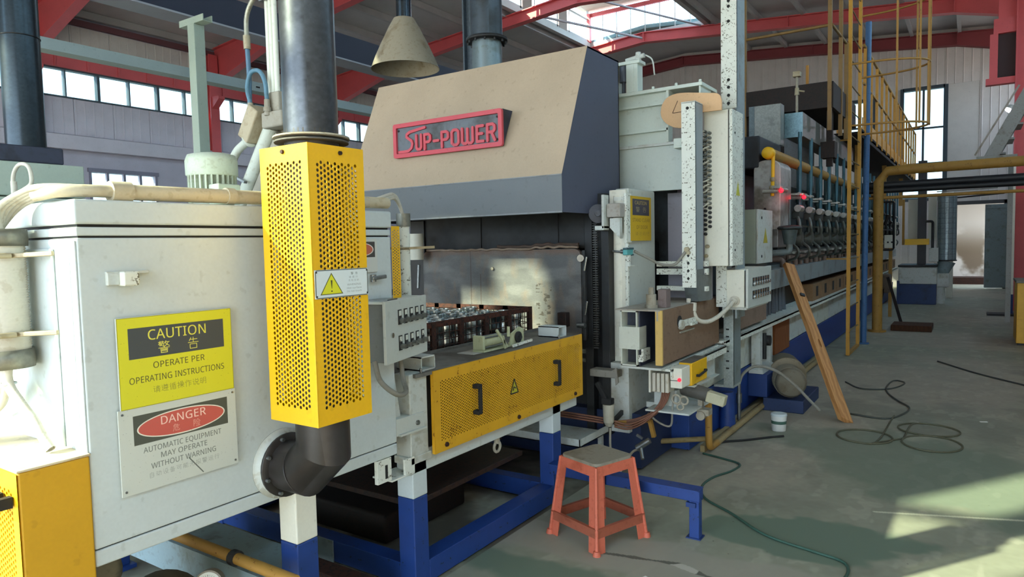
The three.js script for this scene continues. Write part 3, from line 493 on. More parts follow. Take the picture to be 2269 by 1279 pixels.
{ // cable riser on the cabinet end
  const o = thing('cable_conduit', 'thick ribbed metal cable conduit with clamps on the sunlit end of the white cabinet', 'conduit', [-2.37, 1.26, -0.86]);
  const prof = []; for (let y = 1.32; y < 1.635; y += 0.0075) prof.push([0.062, y], [0.066, y + 0.00375]);
  part('ribbed_sleeve', lathe(prof, [-2.385, 0, -0.845], [0, 1, 0], 24), M('#cfcabb', 'dirty', 0.6), o);
  for (const [a, b] of [[1.63, 1.68], [1.27, 1.325]]) part('end_fitting', lathe([[0.03, a], [0.071, a], [0.073, (a + b) / 2], [0.071, b], [0.03, b]], [-2.385, 0, -0.845]), M('#8b8a7e', 'galv', 0.45, 0.5), o);
  for (const y of [1.602, 1.372]) part('clamp', [torus([-2.385, y, -0.845], 0.067, 0.006), bar([-2.32, y, -0.85], [-2.21, y + 0.004, -0.915], 0.01, 0.014, 0.003), cyl([-2.31, y, -0.845], [-2.31, y, -0.80], 0.008, 0.008, 8)], C.brass, o);
  for (let k = 0; k < 5; k++) { const d = k * 0.014 - 0.028; part('cable', tube([[-2.385 + d, 1.66, -0.845], [-2.36 + d * 0.5, 1.735, -0.86 + d], [-2.29, 1.775 + d * 0.3, -0.89 + d * 0.6], [-2.2, 1.79 + d * 0.2, -0.92 + d], [-2.16, 1.788 + d * 0.3, -1.02]], 0.009, 7), C.hoseWhite, o); }
  const low = [[[-2.25, 1.10], [-2.19, 1.045]], [[-2.27, 1.11], [-2.21, 1.045]], [[-2.50, 1.16], [-2.62, 1.11]], [[-2.48, 1.15], [-2.64, 1.08]], [[-2.26, 1.12], [-2.2, 1.04]]];
  low.forEach(([a, b], k) => part('cable', tube([[-2.385 + (k - 2) * 0.008, 1.3, -0.845], [-2.385 + (k - 2) * 0.006, 1.23, -0.842], [a[0] - 0.06 * Math.sign(a[0] + 2.385), a[1] + 0.05, -0.85], [a[0], a[1], -0.86], [b[0], b[1], -0.87]], 0.0115, 7), C.hoseWhite, o));
  part('cable_tie', torus([-2.385, 1.222, -0.842], 0.021, 0.004), C.white, o);
}
{ // yellow guard box at the lower left
  const o = thing('drive_guard_box', 'yellow sheet metal guard box with dusty top at the lower left corner', 'guard', [-2.37, 0.3, -0.835]);
  part('casing', [bx(-2.66, -2.094, 0.36, 1.024, -0.928, -0.748, 0.006)], M('#cf9d1c', 'paint', 0.5), o);
  part('top_sheet', [bx(-2.662, -2.092, 1.024, 1.031, -0.93, -0.744, 0.003)], M('#d9c9ab', 'dirty', 0.85), o);
  part('perforated_front', onto(perforated(0.566, 0.66, 0.03, 0.04, 0.0135, 0.0165, 0.0056, 0.002, () => false), [-2.66, 0.362, -0.744], ...FZ), C.yellow, o);
  part('handle', [bar([-2.19, 0.965, -0.70], [-2.12, 0.965, -0.70], 0.02, 0.035, 0.006), bar([-2.185, 0.965, -0.74], [-2.185, 0.965, -0.70], 0.02, 0.03), bar([-2.125, 0.965, -0.74], [-2.125, 0.965, -0.70], 0.02, 0.03)].map((g) => g.translate(0, -0.02, 0)), C.rubber, o);
  part('leg', [bx(-2.64, -2.58, 0, 0.36, -0.86, -0.80), bx(-2.18, -2.12, 0, 0.36, -0.86, -0.80)], C.blueDeep, o);
}
{ // duct: flange, mitred elbow, stack
  const o = thing('exhaust_stack', 'dark glossy exhaust stack with mitred elbow rising through the yellow perforated guard', 'duct', [-1.87, 0.72, -1.585]), dk = M('#54575b', 'galv', 0.33, 0.7), el = M('#3f3b38', 'sooty', 0.4, 0.15);
  part('wall_collar', [lathe([[0.09, 0], [0.128, 0], [0.128, 0.003], [0.112, 0.008], [0.11, 0.035], [0.09, 0.035]], [-2.1, 0.82, -1.585], [1, 0, 0], 32)], C.greyWhite, o);
  const fl = part('flange', [lathe([[0.088, 0.03], [0.116, 0.03], [0.116, 0.042], [0.088, 0.042]], [-2.1, 0.82, -1.585], [1, 0, 0], 32)], el, o);
  for (let k = 0; k < 8; k++) { const a = k / 8 * 2 * Math.PI + 0.3; part('bolt', bolt([-2.058, 0.82 + 0.104 * Math.cos(a), -1.585 + 0.104 * Math.sin(a)], [1, 0, 0], 0.008, 0.012), C.steel, fl); }
  part('elbow', mitre([[-2.075, 0.82, -1.585], [-1.965, 0.82, -1.585], [-1.87, 0.905, -1.585], [-1.87, 1.06, -1.585]], 0.092), el, o);
  part('seam', [torus([-1.9667, 0.82, -1.585], 0.094, 0.0025, [0.92, 0.38, 0], 32)], el, o);
  part('pipe', [cyl([-1.87, 1.05, -1.585], [-1.87, 2.0, -1.585], 0.09, 0.09, 32, true)], M('#4a4744', 'dirty', 0.5, 0.3), o);
  part('stack_pipe', [cyl([-1.87, 1.985, -1.585], [-1.87, 7.88, -1.585], 0.09, 0.09, 40, true)], dk, o);
  part('stack_flange', lathe([[0.09, 1.958], [0.122, 1.958], [0.123, 1.961], [0.122, 1.965], [0.09, 1.965]], [-1.87, 0, -1.585], [0, 1, 0], 36), M('#5d5a54', 'dirty', 0.7), o);
  part('stack_flange', lathe([[0.09, 1.972], [0.126, 1.972], [0.127, 1.975], [0.126, 1.979], [0.09, 1.979]], [-1.87, 0, -1.585], [0, 1, 0], 36), C.dustyGrey, o);
}
{ // yellow perforated guard around the duct
  const x0 = -1.992, x1 = -1.752, z0 = -1.706, z1 = -1.466, y0 = 1.022, h = 0.918, o = thing('duct_guard', 'tall bright yellow perforated sheet guard around the exhaust duct', 'guard', [-1.872, y0, -1.586]);
  const sh = () => perforated(0.24, h, 0.03, 0.05, 0.0148, 0.0172, 0.0061);
  part('front_panel', onto(sh(), [x0, y0, z1], ...FZ), C.yellow, o); part('side_panel', onto(sh(), [x1, y0, z1], ...FX), C.yellow, o);
  part('back_panel', onto(sh(), [x1, y0, z0], [-1, 0, 0], [0, 1, 0]), C.yellow, o); part('side_panel', onto(sh(), [x0, y0, z0], [0, 0, 1], [0, 1, 0]), C.yellow, o);
  part('corner_fold', [cyl([x1 - 0.001, y0, z1 - 0.001], [x1 - 0.001, y0 + h, z1 - 0.001], 0.0022, 0.0022, 8)], C.yellow, o);
  for (const [p, d] of [[[-1.872, y0 + h - 0.02, z1], [0, 0, 1]], [[x1, y0 + h - 0.022, -1.6], [1, 0, 0]]]) part('bolt', bolt(p, d, 0.008, 0.007), C.bolt, o);
  const plate = printed(512, 256, (g, w, h2) => {
    g.fillStyle = '#d3dcdc'; g.fillRect(0, 0, w, h2); g.strokeStyle = '#50564f'; g.lineWidth = 7; g.beginPath(); g.roundRect(4, 4, w - 8, h2 - 8, 18); g.stroke();
    g.beginPath(); g.moveTo(150, 34); g.lineTo(252, 222); g.lineTo(48, 222); g.closePath(); g.fillStyle = '#d6d428'; g.fill(); g.strokeStyle = '#55562a'; g.lineWidth = 7; g.stroke();
    g.fillStyle = '#3c3d26'; g.beginPath(); g.moveTo(142, 96); g.lineTo(158, 96); g.lineTo(152, 172); g.lineTo(148, 172); g.fill(); g.beginPath(); g.arc(150, 196, 7, 0, 7); g.fill();
    hanzi(g, '警告', 340, 30, 24, 20, '#8a9290', 2.4); hanzi(g, '请遵行', 318, 66, 22, 12, '#a0a7a5', 1.8); hanzi(g, '危险说明', 314, 98, 20, 8, '#a0a7a5', 1.8);
    text(g, 'WARNING', 370, 156, 26, '#8a9290', 140); text(g, 'Hot surface', 370, 188, 24, '#8a9290', 150); text(g, 'Do not touch', 370, 218, 24, '#8a9290', 150);
  });
  const s = printedSheet('warning_plate', [x1 + 0.004, 1.440, -1.472], ...FX, 0.232, 0.094, 0.003, plate, C.greyWhiteClean, 'small white warning plate with yellow triangle on the perforated duct guard', 'sign');
  for (const [y, z] of [[1.448, -1.478], [1.526, -1.478], [1.448, -1.698], [1.526, -1.698]]) part('rivet', bolt([x1 + 0.005, y, z], [1, 0, 0], 0.003, 0.002), C.rubber, s);
}
{ // lifting cylinders behind the cabinet
  const o = thing('lift_unit', 'dusty grey-green hydraulic lift unit with tilted cylinder behind the white cabinet', 'machine', [-3.1, 0, -2.36]), g = C.dustyGrey, lt = M('#cfd2c2', 'dirty', 0.6);
  part('pedestal', [bx(-3.42, -2.9, 0.901, 1.78, -2.37, -2.295, 0.006)], C.greyWhite, o);
  part('cylinder', cyl([-3.36, 1.78, -2.30], [-3.02, 2.235, -2.30], 0.036, 0.036, 20), lt, o); part('cylinder', cyl([-3.27, 1.78, -2.33], [-2.96, 2.19, -2.33], 0.042, 0.042, 20), C.dustyGrey, o); part('bracket_plate', onto(ext(shape([[0, 0], [0.05, 0], [0.30, 0.42], [0.24, 0.46]]), 0.02), [-3.16, 1.80, -2.40], [1, 0, 0], [0, 1, 0]), C.dustyGrey, o);
  part('side_plate', [onto(ext(shape([[0, 0], [0.13, 0], [0.42, 0.54], [0.31, 0.58]]), 0.03), [-3.28, 1.78, -2.38], [1, 0, 0], [0, 1, 0])], g, o);
  part('junction_box', [bar([-3.16, 2.18, -2.27], [-3.06, 2.33, -2.27], 0.10, 0.09, 0.01)], M('#b8a98c', 'dirty', 0.7), o);
  part('small_pipe', [pipe([[-3.40, 1.94, -2.26], [-3.27, 2.13, -2.26], [-3.13, 2.19, -2.26]], 0.022, 0.05), torus([-3.335, 2.03, -2.26], 0.030, 0.010, [0.55, 0.83, 0]), torus([-3.15, 2.18, -2.26], 0.030, 0.012, [1, 0.4, 0])], lt, o);
  part('clip', [bar([-3.34, 2.03, -2.24], [-3.17, 1.96, -2.24], 0.02, 0.012), bar([-3.41, 1.86, -2.24], [-3.30, 1.84, -2.24], 0.02, 0.012)], C.steel, o);
  part('head_block', [bx(-3.02, -2.86, 2.22, 2.30, -2.36, -2.24, 0.01), bx(-2.98, -2.90, 2.30, 2.40, -2.34, -2.26, 0.008)], C.dustyGrey, o);
  part('bracket_plate', [bx(-3.04, -2.86, 1.78, 2.24, -2.42, -2.34, 0.01)], C.dustyGrey, o);
  for (const x of [-2.985, -2.958, -2.931]) part('ram', [cyl([x, 2.27, -2.28], [x, 4.2, -2.28], 0.0135, 0.0135, 12)], M('#dcdecf', 'paint', 0.45), o);
  part('ram_clip', [bx(-3.01, -2.91, 2.855, 2.875, -2.30, -2.25)], C.steel, o);
}
{
  const o = thing('air_hose', 'blue rubber hose hanging from above with a brass coupling beside the stack', 'hose', [-3.16, 2.3, -2.28]);
  part('hose', [tube([[-3.165, 2.30, -2.28], [-3.155, 2.48, -2.28], [-3.16, 2.66, -2.28]], 0.012, 8)], C.hoseBlue, o);
  part('coupling', [cyl([-3.16, 2.65, -2.28], [-3.162, 2.72, -2.28], 0.018, 0.018, 12)], C.brass, o);
  part('steel_pipe', [pipe([[-3.162, 2.71, -2.28], [-3.16, 2.83, -2.28], [-3.0, 2.98, -2.28], [-2.6, 3.2, -2.28]], 0.012, 0.06)], M('#b3b09c', 'galv', 0.4, 0.5), o);
  const p = thing('loop_hose', 'short blue hose bent in an upright loop between two fittings of the lift unit', 'hose', [-3.07, 2.35, -2.25]);
  part('hose', [tube([[-3.10, 2.36, -2.24], [-3.12, 2.44, -2.24], [-3.085, 2.51, -2.24], [-3.02, 2.51, -2.24], [-2.975, 2.45, -2.24], [-2.965, 2.36, -2.24]], 0.011, 8, 36)], M('#5b8296', 'dirty', 0.6), p);
  for (const x of [-3.10, -2.965]) part('fitting', [cyl([x, 2.28, -2.24], [x, 2.36, -2.24], 0.016, 0.014, 10), cyl([x, 2.3, -2.24], [x, 2.32, -2.24], 0.021, 0.021, 6)], C.dustyGrey, p);
}
{ // things under the cabinet
  const o = thing('gas_pipe_low', 'thin yellow pipe lying across under the white cabinet', 'pipe', [-2.6, 0.4, -1.55]);
  part('pipe', [cyl([-3.4, 0.42, -1.535], [-1.99, 0.42, -1.535], 0.022, 0.022, 14)], C.yellowPipe, o); part('socket', [cyl([-2.36, 0.42, -1.535], [-2.33, 0.42, -1.535], 0.03, 0.03, 14)], C.dark, o);
  single('base_rail', [bx(-3.4, -2.16, 0.22, 0.36, -1.62, -1.56), bx(-3.4, -2.2, 0.34, 0.37, -1.78, -1.60)], C.blueGrey, 'grey-blue steel rail running across beneath the white cabinet', 'rail');
  single('floor_beam', [bar([-3.4, 0.09, -2.05], [-2.15, 0.09, -2.05], 0.1, 0.12, 0.004)], C.brown, 'rusty brown floor beam in the dark under the cabinet', 'beam');
  const g = thing('pressure_gauge', 'round white pressure gauge under the white cabinet at the bottom edge', 'gauge', [-2.36, 0.33, -1.40]);
  const dial = printed(256, 256, (q, w) => { q.fillStyle = '#dfe2dd'; q.fillRect(0, 0, w, w); q.strokeStyle = '#333'; for (let k = 0; k < 21; k++) { const a = 2.4 + k * 0.225; q.lineWidth = k % 5 ? 2 : 5; q.beginPath(); q.moveTo(128 + 84 * Math.cos(a), 128 + 84 * Math.sin(a)); q.lineTo(128 + 102 * Math.cos(a), 128 + 102 * Math.sin(a)); q.stroke(); } q.lineWidth = 6; q.beginPath(); q.moveTo(118, 170); q.lineTo(142, 78); q.stroke(); });
  const U = [0.75, 0, -0.66], Vv = [-0.15, 0.97, -0.17];
  part('case', onto(flat(new THREE.CylinderGeometry(0.052, 0.052, 0.04, 28)).rotateX(Math.PI / 2).translate(0, 0, -0.02), [-2.33, 0.37, -1.41], U, Vv), M('#8b8478', 'dirty', 0.5, 0.4), g);
  part('dial', onto(flat(new THREE.CircleGeometry(0.046, 28)).translate(0, 0, 0.0015), [-2.33, 0.37, -1.41], U, Vv), dial, g, null, true);
  part('stem', [cyl([-2.36, 0.22, -1.43], [-2.34, 0.35, -1.425], 0.014, 0.014, 10)], C.brass, g);
  const pm = thing('pump', 'dark round pump casing beneath the white cabinet beside the gauge', 'pump', [-2.55, 0, -1.35]);
  part('casing', lathe([[0, -0.10], [0.12, -0.10], [0.15, -0.05], [0.15, 0.05], [0.11, 0.10], [0, 0.10]], [-2.56, 0.22, -1.36], [0.75, 0, 0.66]), M('#6b6357', 'dirty', 0.7), pm);
  part('foot', [bx(-2.68, -2.44, 0, 0.1, -1.46, -1.26, 0.01)], C.brown, pm);
  const mt = thing('pump_motor', 'dusty round pump motor under the cabinet near the yellow guard box', 'motor', [-2.72, 0, -1.2]);
  part('body', lathe([[0, -0.14], [0.08, -0.14], [0.10, -0.12], [0.10, 0.12], [0.07, 0.14], [0, 0.14]], [-2.7, 0.46, -1.16], [1, 0.02, 0.3]), M('#8a8470', 'dirty', 0.7), mt); part('foot', [bx(-2.82, -2.6, 0, 0.37, -1.24, -1.10, 0.01)], C.brown, mt);
  single('tank', [bx(-3.5, -2.6, 0.0, 0.16, -3.3, -2.6, 0.02)], M('#3a352e', 'rust', 0.8), 'dark rusty tray tank on the floor under the conveyor', 'tank');
}

// ---------- behind the machines, left ----------
{
  const o = thing('black_stack', 'wide black flue stack at the left edge of the view', 'duct', [-5.115, 1.9, -2.02]);
  part('pipe', [cyl([-5.115, 2.30, -2.0], [-5.115, 8.1, -2.0], 0.112, 0.112, 36, true)], M('#2e3a42', 'galv', 0.3, 0.55), o);
  part('seam', torus([-5.115, 3.0, -2.0], 0.113, 0.004, [0, 1, 0], 36), C.blackGloss, o);
  part('base_box', [bx(-5.5, -5.0, 2.195, 2.30, -2.17, -1.6, 0.01)], C.navy, o);
  single('green_duct', [bx(-5.7, -5.0, 1.98, 2.195, -2.29, 1.5, 0.008), bx(-5.7, -4.97, 1.90, 1.97, -2.27, 1.5, 0.004), bx(-5.6, -5.05, 0, 1.9, -2.0, 1.5)], C.greenish, 'pale green rectangular duct casing behind the white cabinet under the black stack', 'duct');
  single('wire_loop', [tube([[-3.2, 1.74, -1.2], [-3.215, 1.86, -1.2], [-3.20, 1.93, -1.2], [-3.14, 1.962, -1.2], [-3.06, 1.945, -1.2], [-3.045, 1.885, -1.2], [-3.12, 1.86, -1.2], [-3.19, 1.85, -1.22]], 0.008, 7, 48), cyl([-3.2, 1.66, -1.2], [-3.205, 1.90, -1.2], 0.012, 0.012, 8)], C.hoseWhite, 'thin pale cable bent in a loop above the far left of the cabinet', 'cable');
}
{
  const o = thing('steel_upright', 'pale green steel upright with a flat cross plate on top behind the cabinet motor', 'post', [-7.6, 0, -4.8]);
  part('post', [bx(-7.668, -7.532, 0, 4.25, -4.868, -4.732, 0.008)], C.greenish, o);
  part('cross_plate', [bx(-7.84, -7.36, 4.25, 4.255, -4.86, -4.74), bx(-7.84, -7.36, 4.255, 4.325, -4.75, -4.74), bx(-7.84, -7.36, 4.255, 4.325, -4.86, -4.85)], C.greenish, o);
  const b = thing('long_beam', 'long grey-green steel beam running level in front of the high windows', 'beam', [-8.05, 3.7, -8]);
  part('beam', [bx(-8.18, -8.0, 3.735, 3.855, -19.5, 2)], M('#9fb0b2', 'paint', 0.55), b);
  const s = []; for (const z0 of [-5.75, -10.6]) for (let k = 0; k < 7; k++) s.push(bx(-8.001, -7.998, 3.78, 3.80, z0 - k * 0.13, z0 - k * 0.13 - 0.06));
  part('slots', s, C.rubber, b);
  for (const z of [-12.2, -18.6]) part('support_post', bx(-8.15, -8.03, 0, 3.73, z - 0.06, z + 0.06), C.greenish, b);
  const g = thing('dark_girder', 'deep dark blue girder high under the roof running along the hall', 'beam', [-11.2, 5.5, -10]);
  part('web', [bx(-11.35, -11.0, 5.57, 6.08, -24.9, 0)], M('#20263a', 'paint', 0.55), g);
  part('lower_flange', [bx(-11.45, -10.96, 5.54, 5.57, -24.9, 0)], M('#9ea1a8', 'paint', 0.5), g);
  for (const z of [-3.25, -12.3, -21.2]) part('hanger', bx(-11.24, -11.14, 6.08, 8.0, z - 0.05, z + 0.05), C.navy, g);
  const c = thing('cone_hood', 'beige bell-shaped extraction hood hanging from a black pipe over the furnace', 'hood', [-5.37, 3.6, -5.93]), at = [-5.37, 0, -5.93];
  part('bell', lathe([[0.385, 3.615], [0.378, 3.63], [0.335, 3.74], [0.27, 3.88], [0.18, 4.06], [0.118, 4.17], [0.112, 4.17], [0.175, 4.05], [0.265, 3.87], [0.33, 3.73], [0.375, 3.615], [0.385, 3.615]], at, [0, 1, 0], 40), M('#a89f8b', 'dirty', 0.8), c);
  part('pipe', cyl([-5.37, 4.15, -5.93], [-5.37, 8.3, -5.93], 0.085, 0.085, 24, true), M('#4b555e', 'galv', 0.25, 0.8), c);
  part('cuff', lathe([[0.09, 4.46], [0.13, 4.47], [0.13, 4.53], [0.09, 4.55]], at), C.dark, c);
  const s2 = thing('hood_stack', 'dark grey flue with bolted flange standing on the tan furnace hood', 'duct', [-3.66, 2.9, -5.13]);
  part('lower_pipe', cyl([-3.66, 2.7, -5.13], [-3.66, 3.44, -5.13], 0.134, 0.134, 32, true), M('#7d8a8d', 'dirty', 0.4, 0.5), s2);
  part('upper_pipe', cyl([-3.66, 3.42, -5.13], [-3.66, 8.15, -5.13], 0.142, 0.142, 32, true), M('#4c565d', 'sooty', 0.45, 0.35), s2);
  const f = part('flange', lathe([[0.135, 3.425], [0.185, 3.425], [0.187, 3.44], [0.185, 3.455], [0.14, 3.455]], [-3.66, 0, -5.13], [0, 1, 0], 32), C.dark, s2);
  for (let k = 0; k < 12; k++) { const a = k / 12 * 2 * Math.PI; part('bolt', bolt([-3.66 + 0.168 * Math.cos(a), 3.425, -5.13 + 0.168 * Math.sin(a)], [0, -1, 0], 0.011, 0.02), C.dark, f); }
  single('roof_hanger', [bx(-4.66, -4.50, 2.8, 8.2, -6.15, -6.13), bx(-4.66, -4.64, 2.8, 8.2, -6.2, -6.08), bx(-4.52, -4.50, 2.8, 8.2, -6.2, -6.08)], M('#5b6874', 'galv', 0.5, 0.3), 'slim blue-grey steel section hanging between the bell hood and the dark flue', 'post');
  for (const [x, l] of [[-4.36, 'left'], [-4.24, 'right']]) single('hanger_rod', [cyl([x, 2.8, -6.1], [x, 8.2, -6.1], 0.01, 0.01, 8), cyl([x, 8.0, -6.1], [x, 8.1, -6.1], 0.018, 0.018, 6)], C.dustyGrey, l + ' one of two thin hanger rods beside the dark flue on the hood', 'rod');
}
// ---------- control box on its arm ----------
{
  const o = thing('control_box', 'light grey switch box with two rows of five rotary switches at the conveyor end', 'control box', [-2.05, 1.1, -2.2]);
  const A = [-1.98, 1.120, -2.02], U = [-0.278, 0, -0.9606], w = 0.395, h = 0.262, on = (g) => onto(g, A, U, [0, 1, 0]);
  part('casing', on(bx(0.03, w - 0.004, 0.004, h - 0.012, -0.14, -0.014, 0.004)), M('#6f736f', 'dirty', 0.6), o); part('lid', on(bx(0.004, w - 0.004, h - 0.012, h - 0.002, -0.17, -0.014, 0.002)), C.greyWhiteClean, o);  // casing grey darkened against the lid, standing for its shaded side
  part('cover', on(bx(0, w, 0, h, -0.014, 0, 0.003)), C.greyWhiteClean, o);
  part('lock', on(cyl([0.052, 0.118, 0], [0.052, 0.118, 0.006], 0.011, 0.011, 16)), C.chrome, o);
  for (const v of [0.185, 0.075]) for (let k = 0; k < 5; k++) {
    const u = 0.125 + k * 0.055, s = part('switch', on(bx(u - 0.0155, u + 0.0155, v - 0.030, v + 0.034, 0, 0.003, 0.001)), C.black, o);
    part('name_tag', on(bx(u - 0.010, u + 0.010, v + 0.008, v + 0.029, 0.003, 0.0042)), C.whitePeel, s);
    part('knob', on(cyl([u + 0.004, v - 0.013, 0.003], [u + 0.004, v - 0.013, 0.022], 0.0125, 0.011, 14)), C.steel, s);
  }
  part('hinge', [onto(bx(0.06, 0.15, h - 0.002, h + 0.004, -0.12, -0.02), A, U, [0, 1, 0])], C.steel, o);
  part('arm', [bar([-2.14, 1.10, -2.16], [-2.17, 0.80, -2.24], 0.06, 0.05)], C.greyWhite, o);
  part('cable', tube([[-2.06, 1.13, -2.03], [-2.03, 1.05, -2.03], [-1.99, 0.99, -2.08], [-2.02, 0.98, -2.17], [-2.09, 1.02, -2.23], [-2.12, 1.10, -2.25]], 0.011, 8), C.hoseGrey, o);
}
{ // riser beside the cabinet
  const o = thing('cable_riser', 'white conduit riser with silver sleeve between cabinet and furnace door', 'conduit', [-2.262, 0.9, -2.45]);
  part('tube', cyl([-2.262, 0.9, -2.45], [-2.262, 1.71, -2.45], 0.028, 0.028, 18), C.whitePeel, o);
  part('sleeve', cyl([-2.262, 1.70, -2.45], [-2.262, 1.762, -2.45], 0.034, 0.034, 18), M('#8b8a7e', 'galv', 0.45, 0.5), o);
  part('clamp', [torus([-2.262, 1.597, -2.45], 0.030, 0.006), bar([-2.23, 1.597, -2.45], [-2.14, 1.60, -2.53], 0.01, 0.012), bar([-2.29, 1.597, -2.45], [-2.32, 1.6, -2.3], 0.01, 0.012)], C.brass, o);
  for (let k = 0; k < 3; k++) part('cable', tube([[-2.262, 1.75, -2.45], [-2.25, 1.80 + k * 0.006, -2.41], [-2.19, 1.826 + k * 0.008, -2.31], [-2.15, 1.80 + k * 0.012, -2.2], [-2.13 - k * 0.02, 1.79, -2.1]], 0.008, 7), C.hoseWhite, o);
}
// ---------- loading conveyor ----------
{
  const o = thing('loading_conveyor', 'white and blue loading conveyor frame with roller bed before the furnace door', 'conveyor', [-2.9, 0, -3.1]), w = C.greyWhiteClean;
  for (const [x, z] of [[-2.17, -2.355], [-2.17, -3.62], [-3.68, -2.355], [-3.68, -3.62]]) {
    const l = part('leg', legGeo(x, z, 0.1, 0.44, 0.62), C.white, o);
    part('leg_foot', legGeo(x, z, 0.1, 0, 0.439), C.blue, l, 'blue painted lower leg');
  }
  part('base_beam', bx(-2.22, -2.12, 0.01, 0.118, -3.57, -2.405, 0.004), C.blue, o); part('base_beam', bx(-3.73, -3.63, 0.01, 0.118, -3.57, -2.405, 0.004), C.blue, o);
  part('base_beam', bx(-3.63, -2.22, 0.01, 0.118, -2.40, -2.31, 0.004), C.blue, o); part('base_beam', bx(-3.63, -2.22, 0.01, 0.118, -3.66, -3.57, 0.004), C.blue, o);
  part('repair_plate', bx(-2.98, -2.68, 0.008, 0.12, -2.309, -2.302), C.blueGrey, o, 'bare grey plate on the near base beam');
  part('end_post', [bx(-2.20, -2.105, 0.64, 1.025, -2.405, -2.285, 0.006), bx(-2.205, -2.10, 0.61, 0.645, -2.42, -2.275, 0.004)], C.greyWhite, o);
  part('side_rail', [bx(-2.2, -2.12, 0.555, 0.655, -3.88, -2.29, 0.006)], w, o); part('side_rail', [bx(-3.75, -3.64, 0.555, 0.98, -3.88, -2.29, 0.006)], w, o);
  part('side_web', [bx(-2.19, -2.13, 0.64, 1.0, -3.87, -2.40)], C.dark, o);
  part('cross_rail', bx(-3.7, -2.2, 0.80, 0.9, -2.36, -2.30, 0.004), w, o); part('cross_rail', bx(-3.7, -2.2, 0.78, 0.9, -3.86, -3.80, 0.004), C.dark, o);
  part('cover_plate', [bx(-2.43, -2.088, 1.006, 1.024, -3.90, -2.31, 0.003), bx(-2.452, -2.43, 1.0, 1.036, -4.1, -2.31)], M('#77756c', 'sooty', 0.7), o);
  part('inspection_lid', bx(-2.30, -2.19, 1.024, 1.027, -2.88, -3.07), M('#b6b5ad', 'dirty', 0.6), o);
  for (let z = -2.42; z > -4.12; z -= 0.115) part('roller', [cyl([-3.63, 0.955, z], [-2.455, 0.955, z], 0.034, 0.034, 14)], M('#55504a', 'sooty', 0.5, 0.4), o);
  part('drive_unit', [bx(-2.4, -2.2, 0.66, 0.80, -3.2, -2.98, 0.01), cyl([-2.17, 0.64, -3.06], [-2.17, 0.53, -3.06], 0.02)], C.dark, o);
  part('hook', [torus([-2.15, 0.50, -3.02], 0.028, 0.008, [1, 0, 0]), cyl([-2.15, 0.52, -3.02], [-2.15, 0.62, -3.02], 0.018, 0.012, 10)], C.dustyGrey, o);
  part('oil_pan', [bx(-3.6, -2.3, 0.30, 0.33, -3.5, -2.5, 0.004)], M('#6d6557', 'rust', 0.7), o);
}
for (const [z, l] of [[-2.43, 'short grey square tube stub on the near corner of the conveyor'], [-3.70, 'short pale square tube stub at the furnace end of the conveyor cover']]) {
  const a = z < -3 ? -2.26 : -2.27, o = thing('tube_stub', l, 'bracket', [-2.2, 1.024, z]);
  part('tube', [bx(a, -2.115, 1.025, 1.031, z - 0.05, z + 0.05), bx(a, -2.115, 1.085, 1.091, z - 0.05, z + 0.05), bx(a, -2.115, 1.025, 1.091, z - 0.05, z - 0.044), bx(a, -2.115, 1.025, 1.091, z + 0.044, z + 0.05)], z < -3 ? C.white : C.greyWhite, o);
  part('bolt', [cyl([-2.10, 1.02, z + 0.07], [-2.10, 1.045, z + 0.07], 0.006, 0.006, 8)], C.steel, o);
}
{ // perforated guard of the conveyor
  const o = thing('conveyor_guard', 'yellow perforated side guard of the conveyor with two black handles', 'guard', [-2.085, 0.628, -3.16]), w = 1.47, h = 0.392;
  part('sheet', onto(perforated(w, h, 0.045, 0.045, 0.0122, 0.0138, 0.0042), [-2.082, 0.628, -2.425], ...FX), C.yellowWorn, o);
  part('rim', [bx(-2.095, -2.083, 0.626, 0.64, -3.895, -2.425), bx(-2.12, -2.083, 1.013, 1.021, -3.895, -2.425), bx(-2.1, -2.083, 0.628, 1.02, -2.43, -2.424), bx(-2.1, -2.083, 0.628, 1.02, -3.896, -3.89)], C.yellowWorn, o);
  for (const z of [-2.745, -3.545]) part('handle', [bar([-2.05, 0.765, z], [-2.05, 0.893, z], 0.016, 0.022, 0.006), bx(-2.083, -2.043, 0.752, 0.775, z - 0.012, z + 0.024, 0.006), bx(-2.083, -2.043, 0.884, 0.907, z - 0.012, z + 0.024, 0.006)], C.rubber, o);
  const tri = onto(ext(shape([[0, 0], [0.075, 0], [0.0375, 0.078]]), 0.002), [-2.0815, 0.79, -3.06], ...FX), s = part('warning_triangle', tri, M('#b8b02a', 'paint', 0.5), o, 'yellow warning triangle with black border');
  part('triangle_border', [[[0, 0], [0.075, 0]], [[0.075, 0], [0.0375, 0.078]], [[0.0375, 0.078], [0, 0]]].map(([a, b]) => bar([-2.079, 0.79 + a[1], -3.06 - a[0]], [-2.079, 0.79 + b[1], -3.06 - b[0]], 0.0015, 0.007)), C.black, s);
  part('hand_mark', [bar([-2.0785, 0.805, -3.085], [-2.0785, 0.825, -3.092], 0.001, 0.008), bar([-2.0785, 0.825, -3.092], [-2.0785, 0.815, -3.112], 0.001, 0.006)], C.black, s);
  for (const [y, z] of [[0.655, -2.507], [0.648, -3.138], [0.653, -3.79]]) part('bolt', bolt([-2.082, y, z], [1, 0, 0], 0.0125, 0.01), C.bolt, o);
}
